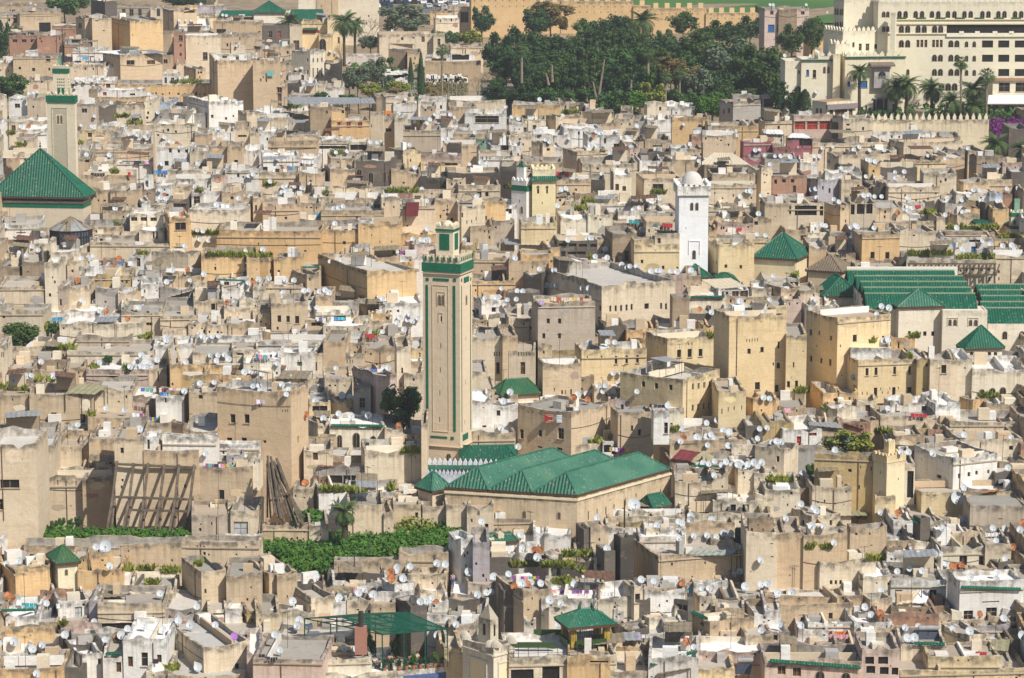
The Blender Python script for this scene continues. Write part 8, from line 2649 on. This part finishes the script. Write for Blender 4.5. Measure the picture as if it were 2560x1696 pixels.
for ln in WEED.strip().split('\n'):
    q = ln.split(); tile(q[0][1:])
    for s in q[1:]:
        x0, x1, y = map(float, s.split(','))
        for k in range(int((x1 - x0) * 9)):
            x = rr.uniform(x0, x1); h = cast(sx(x), sy(y + rr.uniform(.3, 1.6)))
            if not h or h[0].y > 650 or h[2].name.startswith(('tiled_roof', 'crown', 'minaret', 'garden')): continue
            p = h[0] + Vector((0, -.05, 0)); hh = rr.uniform(.25, .75) * (1 + .6 * math.sin(x * 1.7))
            for j in range(2):
                a = Vector((rr.gauss(0, .5), rr.gauss(0, .4), 1)).normalized(); b = a.cross(Vector((rr.gauss(0, 1), 1, 0))).normalized() * rr.uniform(.06, .16); WB.quad([p - b, p + b, p + a * hh * .6 + b * 1.2, p + a * hh, p + a * hh * .6 - b * 1.2])
o = WB.build('rooftop_weeds', ['lf_weed']); thing(o, 'weeds', 0, 0, None, None, 'yellow green weeds growing on the wall tops and flat roofs', 'stuff')
# washing: each cloth hangs by itself
WASH = """
@A0 59,75,53,d 76,82,54,b 84,90,54,m 124,131,150,d 134,143,150,p 92,98,53.5,w
@A1 20,38,155,m 42,54,149,w 119,126,103.5,o 145,153,111.5,m 155,166,155,l 10,17,67,m
@B0 110,116,86,b 118,123,86,w 48,60,138,b 84,97,4,d 142,155,1.5,b 118,121,3.5,r 204,213,33,w
@B1 15,30,0,m 122,138,76,m 99,110,152.5,r 72,83,137,c 56,66,138,m 53,66,41,b
@B2 41,56,3,m 36,66,119,y 108,118,47.5,t 139,149,50.5,r 208,213,55,r 25,30,122,l
@B3 163,180,68,m 127,135,34,w 65,75,75,d 136,142,34,r
@C0 130,163,46,m 122,134,69.5,m 136,155,73,m 140,147,52,w 190,215,116,m 148,156,50,b
@C1 96,124,28,m 97,105,96,d 0,15,15,m 224,237,56,w 0,8,57,l
@C2 50,57,64,d 57,62,63.5,w 90,111,101,m 127,143,61,d
@C3 15,22,65,p 84,103,69,l 132,147,69.5,r 
@D0 52,56,89,w 142,147,140,d 20,35,88,t 
@D1 10,20,138,d 108,116,74,d 90,104,75,p 0,9,135,d
@D2 37,77,76,m 0,26,63,m 80,94,78,w 116,126,117,l 160,167,76,b 78,84,52,d
@D3 199,215,23,w 208,230,22,m 54,73,114,o 57,75,117,p 192,203,133,r
"""
WC = {'w': [(.8, .8, .8)], 'd': [(.04, .04, .06)], 'b': [(.05, .2, .5), (.1, .4, .65)], 'r': [(.5, .04, .06)], 'o': [(.7, .2, .04)], 'p': [(.75, .4, .5)], 'l': [(.5, .42, .65), (.75, .72, .8)], 't': [(.05, .35, .4)], 'c': [(.1, .5, .65), (.1, .25, .5)], 'y': [(.7, .5, .1), (.55, .08, .06), (.75, .65, .5)],
      'm': [(.8, .8, .8), (.04, .04, .07), (.5, .05, .1), (.7, .3, .4), (.1, .2, .5), (.75, .7, .65), (.15, .45, .4), (.6, .45, .1), (.3, .1, .35)]}
WN = {(.8, .8, .8): 'white', (.04, .04, .06): 'black', (.04, .04, .07): 'black', (.5, .04, .06): 'red', (.5, .05, .1): 'red', (.7, .2, .04): 'orange', (.75, .4, .5): 'pink', (.7, .3, .4): 'pink', (.05, .35, .4): 'teal', (.15, .45, .4): 'teal', (.6, .45, .1): 'yellow', (.7, .5, .1): 'yellow', (.3, .1, .35): 'purple', (.5, .42, .65): 'lilac', (.55, .08, .06): 'dark red', (.75, .72, .8): 'pale lilac', (.75, .65, .5): 'beige', (.75, .7, .65): 'beige'}
for ln in WASH.strip().split('\n'):
    q = ln.split(); tile(q[0][1:])
    for s in q[1:]:
        x0, x1, y, k = s.split(','); x0, x1, y = float(x0), float(x1), float(y)
        h = cast(sx((x0 + x1) / 2), sy(y + 2.5))
        if not h or h[2].name.startswith(('tiled_roof', 'crown', 'minaret')): continue
        d = h[0].y - (.35 if h[1].z < .6 else 0); x = x0; mpp = d / FPX
        while x < x1 - .8:
            w_ = min(x1 - x, R.uniform(2.0, 4.5) if x1 - x0 > 7 else x1 - x0); c_ = R.choice(WC[k]); hh = R.uniform(2.6, 4.6) * K * mpp
            a = at(sx(x), sy(y - 1 + .6 * math.sin((x - x0) / max(1, x1 - x0) * 3.14)), d); W_ = w_ * K * mpp * .92; mb = MB(); n = 5
            for i in range(n):
                for j in range(3):
                    P = lambda i, j: a + Vector((W_ * i / n, .05 * math.sin(i * 2.1 + j) - .02 * j, -hh * j / 3 * (1 - .06 * math.sin(i * 1.9))))
                    mb.quad([P(i, j), P(i + 1, j), P(i + 1, j + 1), P(i, j + 1)])
            o = mb.build('hanging_cloth', ['oc'], None, tuple(a)); o.color = (*c_, 1); o['group'] = 'washing on the roofs'
            thing(o, 'washing', sx(x + w_ / 2), sy(y), WN.get(c_, 'blue')); x += w_
# rugs over a parapet
for (x0, x1, y0, y1, cc, lab) in ((30, 41, 69.5, 77.5, (.32, .03, .03), 'dark red patterned rug hung over the parapet of the big tan house'), (41.3, 47, 70.5, 77.5, (.5, .56, .66), 'pale blue rug hung beside the dark red one on the parapet')):
    tile('C2'); h = cast(sx((x0 + x1) / 2), sy(y1 - 1)); d = h[0].y - .15
    a, b = at(sx(x0), sy(y0), d), at(sx(x1), sy(y1), d); mb = MB(); mb.box(((a + b) / 2), (1, 0, 0), (0, 1, 0), (0, 0, 1), (b.x - a.x) / 2, .04, (a.z - b.z) / 2)
    o = mb.build('hanging_rug', ['oc'], None, tuple(a)); o.color = (*cc, 1); thing(o, 'rug', sx((x0 + x1) / 2), sy(y0), None, None, lab)
    mb = MB(); c = (a + b) / 2; w2, h2 = (b.x - a.x) / 2, (a.z - b.z) / 2
    for s in (.8, .45):
        for (p, q, r, t) in ((-s, s, s, s), (-s, s, -s, -s)): mb.bar(c + Vector((p * w2, -.06, r * h2)), c + Vector((q * w2, -.06, t * h2)), .05)
    pt = mb.build('border_pattern', ['oc'], o, tuple(a)); pt.color = (.6, .4, .3, 1) if cc[0] < .4 else (.75, .75, .75, 1)
# television aerials on the larger houses
AER = []
rr = random.Random(21); big_ = sorted(HOUSES, key=lambda h: -(h.box[1] - h.box[0]) * (h.box[3] - h.box[2]))
for h in HOUSES:
    if len(AER) >= 130: break
    if h.box[2] < 150 or rr.random() > .3 or h.w < 3 or h.l < 2 or h.c == 'K': continue
    u, v = rr.uniform(.15, .85), rr.uniform(.3, .8); p = Vector((h.C[0] + h.e1[0] * h.w * u + h.e2[0] * h.l * v, h.C[1] + h.e1[1] * h.w * u + h.e2[1] * h.l * v, h.zt - .9))
    L = rr.uniform(2.6, 5.2); px, py = pxof(p + Vector((0, 0, L)))
    if not (0 < px < 2560 and 0 < py < 1690): continue
    AER.append(1); o = empty('television_aerial', tuple(p)); mb = MB(); mb.bar(p, p + Vector((rr.gauss(0, .05), 0, L)), .03, 0, 4); mb.build('pole', ['pole'], o, tuple(p))
    mb = MB(); t = p + Vector((0, 0, L - .1)); a = rr.uniform(0, 3.1); dv = Vector((math.cos(a), math.sin(a), 0)); sd = Vector((-dv.y, dv.x, 0)); mb.bar(t - dv * .5, t + dv * .5, .018, 0, 3)
    for k in range(5): c = t + dv * (-.45 + .22 * k); mb.bar(c - sd * .3, c + sd * .3, .014, 0, 3)
    mb.build('yagi_bars', ['pole'], o, tuple(p)); o['group'] = 'television aerials'; thing(o, 'aerial', px, py + 20, 'thin')
# ------------------------------------------------------------------ sheet roofs, tents and awnings over the terraces
M['olive'] = flat('olive_sheet', (.30, .28, .17), .8, .25); M['maroon'] = flat('maroon_sheet', (.17, .035, .04), .7, .25); M['beige'] = flat('beige_tarpaulin', (.60, .52, .38), .85, .15)
M['whitesh'] = flat('white_sheet', (.72, .72, .70), .6, .15); M['greensh'] = flat('grey_green_tarpaulin', (.33, .38, .33), .5, .3)
def canopy(t_, fl, fr, br, bl, dep, mat, label, posts=True, d=None):
    tile(t_); h = cast(sx((fl[0] + fr[0]) / 2), sy((fl[1] + fr[1]) / 2 + 1.5))
    if h is None: return
    d0 = (d or h[0].y) - .4; z = [at(sx(p[0]), sy(p[1]), q) for p, q in ((fl, d0), (fr, d0), (br, d0 + dep), (bl, d0 + dep))]
    o = empty('canopy', tuple(z[0])); org = tuple(z[0]); mb = MB(); n = max(4, int((z[1] - z[0]).length / .35)); dz = Vector((0, 0, .06))
    for i in range(n):
        a, b = i / n, (i + 1) / n; u, v = (dz, dz * 0) if i % 2 else (dz * 0, dz)
        mb.quad([z[0].lerp(z[1], a) + u, z[0].lerp(z[1], b) + v, z[3].lerp(z[2], b) + v, z[3].lerp(z[2], a) + u]); mb.quad([z[0].lerp(z[1], a) + u - dz, z[0].lerp(z[1], b) + v - dz, z[3].lerp(z[2], b) + v - dz, z[3].lerp(z[2], a) + u - dz])
    mb.build('roof_sheet', [mat], o, org)
    for k in (0, 1, 2, 3) if posts else ():
        mb = MB(); mb.bar(z[k] - Vector((0, 0, 2.4)), z[k], .06); mb.build('post', ['pole'], o, org)
    thing(o, 'canopy', sx((fl[0] + fr[0]) / 2), sy(fl[1]), None, None, label)
canopy('B2', (-6, 69.5), (34, 70.5), (27, 65), (-10, 64), 4, 'grey', 'grey metal shade on thin posts over the terrace below the yellow minaret')
canopy('C1', (20, 37), (47, 37), (52, 29.5), (24, 29), 3.5, 'canopy', 'brown corrugated shed roof on the whitewashed terraces behind the big tan block')
canopy('A2', (172, 152.5), (220, 152.5), (204, 141.5), (186, 141.5), 6, 'beige', 'wide beige hipped tent roof near the tall dark pole')
canopy('B2', (190, 111), (216, 108.5), (202, 100.5), (175, 102), 5, 'beige', 'pale cream awning roof beside red doors, in front of the banded cream halls')
canopy('C2', (147, 111), (165, 113), (176, 105), (156, 102), 3, 'maroon', 'maroon sheet roof right by the triple roofed mosque')
canopy('C2', (164, 113), (180, 119), (187, 109), (177, 103), 2.5, 'olive', 'olive sheet roof joined to the maroon one')
canopy('C0', (60, 50), (87, 51.5), (99, 43), (72, 41.5), 3, 'olive', 'olive pitched tent roof above the dark topped blank house')
canopy('D2', (159, 44), (203, 43), (208, 38.3), (166, 38.5), 1.5, 'greensh', 'long grey green tarpaulin on the white terrace house')
canopy('D3', (118, 89), (133, 87), (142, 74.5), (133, 76.5), 2, 'beige', 'beige pitched awning before a white wall on poles')
canopy('D3', (133, 87), (152, 88.5), (147, 78), (142, 74.5), 1.5, 'whitesh', 'pale sheet side of the pitched awning before a white wall')
canopy('A3', (-2, 124), (14.5, 124.5), (13, 120.3), (-2, 120), 2.5, 'whitesh', 'white awning at the tree end of the rose red house')
canopy('A3', (17.5, 127.5), (41, 128), (33, 123.6), (22, 123.5), 2.5, 'whitesh', 'white pitched awning on top of the rose red house')
canopy('D0', (88, 83), (116, 81), (108, 76), (86, 76.5), 2.5, 'canopy', 'brown sheet roof behind the long sandy wall near the shrine tower')
canopy('A1', (123, 40.5), (147, 41.5), (139, 38), (124, 38), 3, 'canopy', 'flat brown lean-to roof on thin posts below the olive tree')
canopy('A0', (87, 48), (115, 51.5), (150, 50), (118, 46), 5, 'whitesh', 'pale metal sheet roof over the house with two wide openings')
canopy('A0', (115, 51.5), (157, 48.5), (140, 46), (120, 47.5), 4, 'grey', 'grey metal sheet roof joined to the pale one')
canopy('C0', (152, 119.5), (178, 110.5), (181, 107), (155, 114), 2, 'beige', 'sagging pale awning over a dark terrace by the three domed chimneys') if False else canopy('B0', (153, 119), (177, 112.5), (180, 109.5), (158, 115), 2.5, 'beige', 'sagging beige awning over a dark open terrace')
canopy('C3', (213, 133.5), (242, 133), (242, 125), (213, 125.5), 4, 'grey', 'blue grey market canopies at the edge beside the white cube house')
canopy('C3', (196, 143), (212, 141), (216, 138.5), (205, 140), 1.5, 'dates', 'small yellow tarpaulin in front of the white cube house', False)
canopy('C3', (70, 78), (88, 83.5), (96, 76.5), (78, 76), 3, 'rust', 'rust brown corrugated roof behind the sparse olive tree')
canopy('C3', (38, 80), (70, 83), (63, 77), (37, 77), 3, 'grey', 'grey flat sheet roof behind the red doored white house')
canopy('D0', (209, 109.5), (226, 110), (226, 106), (211, 106), 1.6, 'grey', 'small grey sheet roof beside fallen laundry') if False else None
canopy('D2', (133, 154), (165, 148), (168, 144.5), (136, 150), 1.2, 'canopy', 'slanting striped brown awning on the white green edged house')
canopy('A1', (35, 97), (111, 96), (108, 90.5), (26, 90), 5, 'grey', 'broad grey zinc roofs below the market street')
canopy('B0', (155, 31.5), (173, 31.5), (172, 27.5), (157, 27.5), 2.5, 'canopy', 'brown flat sheet roof over a dark opening near the round kiosk')
canopy('D3', (205, 131), (222, 132), (224, 121), (205, 121), 3, 'olive', 'olive sheet roof at the lower corner beside the solar heater')
canopy('D3', (55, 123), (95, 123.5), (92, 118), (56, 118), 3, 'olive', 'olive grey sheet roof below the hanging orange cloth')
canopy('D3', (55, 7.5), (92, 6.5), (88, 1.5), (56, 1.5), 4, 'olive', 'olive flat sheet roof behind the grey washed house')
tile('B1'); h = cast(sx(145), sy(44)); d = h[0].y - .8; a, b = at(sx(138.5), sy(43), d), at(sx(150), sy(30.5), d); mb = MB(); mb.box((a + b) / 2, Vector((1, .15, 0)).normalized(), Vector((-.15, 1, 0)).normalized(), Vector((.12, 0, 1)).normalized(), (b.x - a.x) / 2, .5, (b.z - a.z) / 2)
o = mb.build('metal_panel', ['maroon'], None, tuple(a)); mb = MB(); mb.bar(a - Vector((0, 0, 1)), a + Vector((0, .3, 1)), .08); mb.build('bracket', ['pole'], o, tuple(a)); thing(o, 'panel', sx(145), sy(37), None, None, 'tilted maroon metal panel standing high on a tan wall near the tall minaret')
# ------------------------------------------------------------------ labels: each says which one it is
LM += [('long ochre building', 1000 * 0 + 640 + 20 * K, 424 + 68 * K)]
for (nm, t_, x, y) in (('ochre tower house', 'B0', 164, 60), ('red tiled orange house', 'A1', 88, 118), ('bare grey concrete house', 'A2', 215, 100), ('rose red house', 'A3', 22, 138), ('charcoal black building', 'B1', 200, 10), ('open loggia house', 'B2', 60, 74),
                      ('house with slit windows', 'B2', 118, 128), ('big yellowish tower house', 'B3', 75, 150), ('two row window house', 'C2', 155, 55), ('dark topped house', 'C0', 57, 66), ('arch windowed house', 'C1', 93, 92), ('big rug hung house', 'C2', 45, 85),
                      ('white cube house', 'C3', 175, 125), ('shadow sided tan house', 'D2', 150, 58), ('plain brown block', 'D3', 65, 63), ('green edged white house', 'D3', 205, 85), ('pinkish balustrade house', 'D3', 45, 145), ('ochre shrine wall', 'D0', 90, 65), ('yellow courtyard house', 'A1', 137, 148),
                      ('big ochre awninged wall', 'B1', 100, 108), ('pale pink roof terrace', 'D0', 100, 110), ('white terrace house', 'D2', 140, 38), ('arcaded white building', 'C3', 210, 45), ('red doored white house', 'C3', 32, 90), ('wide tan town house', 'A1', 8, 80), ('tall ochre block', 'A0', 135, 33),
                      ('brown blank block', 'B3', 103, 76), ('plain white house by the latticed minaret', 'A0', 200, 105) if False else ('white four window house', 'A0', 160, 146), ('long garden wall', 'D0', 110, 45), ('market street', 'A1', 70, 68), ('olive trees', 'A1', 105, 68), ('yellowish corner block', 'C3', 105, 38)):
    lm(nm, t_, x, y)
def near(px, py, skip=None):
    return min((l for l in LM), key=lambda l: ((l[1] - px) ** 2 + (1.5 * (l[2] - py)) ** 2))
def where(px, py):
    n, x, y = near(px, py); dx, dy = px - x, (py - y) * 1.3
    if abs(dx) > 1.2 * abs(dy): w_ = 'left of' if dx < 0 else 'right of'
    else: w_ = 'behind' if dy < 0 else 'in front of'
    return w_ + ' the ' + n, math.hypot(dx, dy)
ORD = ['', 'nearest it', 'second nearest it', 'third nearest it', 'fourth nearest it', 'fifth nearest it', 'sixth nearest it', 'seventh nearest it', 'eighth nearest it', 'ninth nearest it', 'tenth nearest it', 'eleventh nearest it', 'twelfth nearest it'] + ['%dth nearest it' % k for k in range(13, 90)]
ORDL = ['leftmost'] + [q + ' from left' for q in 'second third fourth fifth sixth seventh eighth ninth tenth eleventh twelfth'.split()]
NUM = ['no', 'one', 'two', 'three', 'four', 'five', 'six', 'seven', 'eight', 'nine']
pend = {}
for (o, cat, px, py, ds) in THINGS:
    if cat == 'house':
        h = ds; b = h.f.box; w_, t_ = b[1] - b[0], b[3] - b[2]; n = h.f.n
        size = 'tall' if t_ > w_ * 1.1 else ('long' if w_ > 3.2 * t_ else ('large' if w_ * t_ > 16000 else 'small' if w_ * t_ < 4500 else 'square'))
        core = '%s %s house %s' % (size, CN[h.c], 'with one opening' if n == 1 else ('with %s openings' % (NUM[n] if n < 10 else 'many') if n else 'without windows'))
    elif cat == 'satellite dish': core = '%s satellite dish' % ds
    elif cat in ('tree', 'shrub'): core = '%s %s' % (ds, cat)
    elif cat == 'palm': core = '%s tree' % ds.replace('date palm', 'date palm').replace('fan palm', 'tall fan palm')
    elif cat == 'washing': core = '%s cloth hung out' % ds
    elif cat == 'aerial': core = 'thin television aerial'
    elif cat == 'tree trunk': core = 'pale bare tree trunk'
    elif cat == 'potted plant': core = 'leafy potted plant %s' % ds
    elif cat in ('car', 'van'): core = '%s parked %s' % (ds, cat)
    else: core = cat
    wh, dist = where(px, py)
    if cat == 'potted plant' : core = 'potted plant ' + ds; wh = ''; dist = px
    if cat in ('car', 'van'): wh, dist = 'in the car park behind the ochre town wall', px
    pend.setdefault((core, wh, cat), []).append((dist, px, o))
for (core, wh, cat), L in pend.items():
    L.sort(key=lambda t: t[0])
    for i, (dist, px, o) in enumerate(L):
        lab = (core + ' ' + wh).strip()
        if len(L) > 1:
            if cat == 'potted plant': lab += ', ' + ORDL[i]
            elif cat in ('car', 'van'): lab += ', ' + (['leftmost', 'second from left', 'third from left', 'fourth from left', 'fifth from left', 'sixth from left', 'seventh from left', 'eighth from left'][i])
            else: lab += ', ' + ORD[i + 1]
        o['label'] = lab
for o in list(COL.objects):
    if o.get('kind') == 'structure' and not o.get('label'):
        o['label'] = {'ground': 'dry earth ground under the whole town', 'car_park': 'grey asphalt of the car park behind the town wall', 'meadow': 'green meadow hillside beyond the town wall', 'garden_soil': 'bare soil beneath a green garden bed'}.get(o.name.split('.')[0], 'ground of the old town'); o['category'] = o.name.split('.')[0].replace('_', ' ')

for o in list(COL.objects):
    if o.name.startswith('garden_soil'): o['group'] = 'soil of the garden beds'
# ------------------------------------------------------------------ light
AZ, EL = rad(43), rad(46)
sd = Vector((math.sin(AZ) * math.cos(EL), -math.cos(AZ) * math.cos(EL), math.sin(EL)))
sun = bpy.data.lights.new('sun', 'SUN'); sun.energy = 4.5; sun.angle = rad(.5); sun.color = (1, .945, .865)
so = bpy.data.objects.new('sun', sun); COL.objects.link(so); so.rotation_euler = sd.to_track_quat('Z', 'Y').to_euler(); so.location = (0, 0, 300)
w = bpy.data.worlds.new('World'); S.world = w; w.use_nodes = True
nt = w.node_tree; sk = nt.nodes.new('ShaderNodeTexSky'); sk.sky_type = 'NISHITA'; sk.sun_disc = False
sk.sun_elevation = EL; sk.sun_rotation = math.atan2(sd.x, sd.y)
bg = nt.nodes['Background']; nt.links.new(sk.outputs[0], bg.inputs[0]); bg.inputs[1].default_value = .075
S.view_settings.view_transform = 'Standard'; S.view_settings.look = 'None'; S.view_settings.exposure = .28; S.view_settings.gamma = 1
S.render.engine = 'CYCLES'
hz = MB(); hz.box((0, 800, 58), (1, 0, 0), (0, 1, 0), (0, 0, 1), 1500, 850, 60); ho_ = hz.build('haze', ['soil']); ho_['kind'] = 'stuff'; ho_['category'] = 'haze'; ho_['label'] = 'thin pale haze lying over the whole town and hillside'
hm = bpy.data.materials.new('thin_haze'); hm.use_nodes = True; hn = hm.node_tree; hn.nodes.clear(); o_ = hn.nodes.new('ShaderNodeOutputMaterial'); v_ = hn.nodes.new('ShaderNodeVolumePrincipled'); hn.links.new(v_.outputs[0], o_.inputs['Volume'])
v_.inputs['Density'].default_value = .00013; v_.inputs['Color'].default_value = (.82, .87, .93, 1); ho_.data.materials[0] = hm
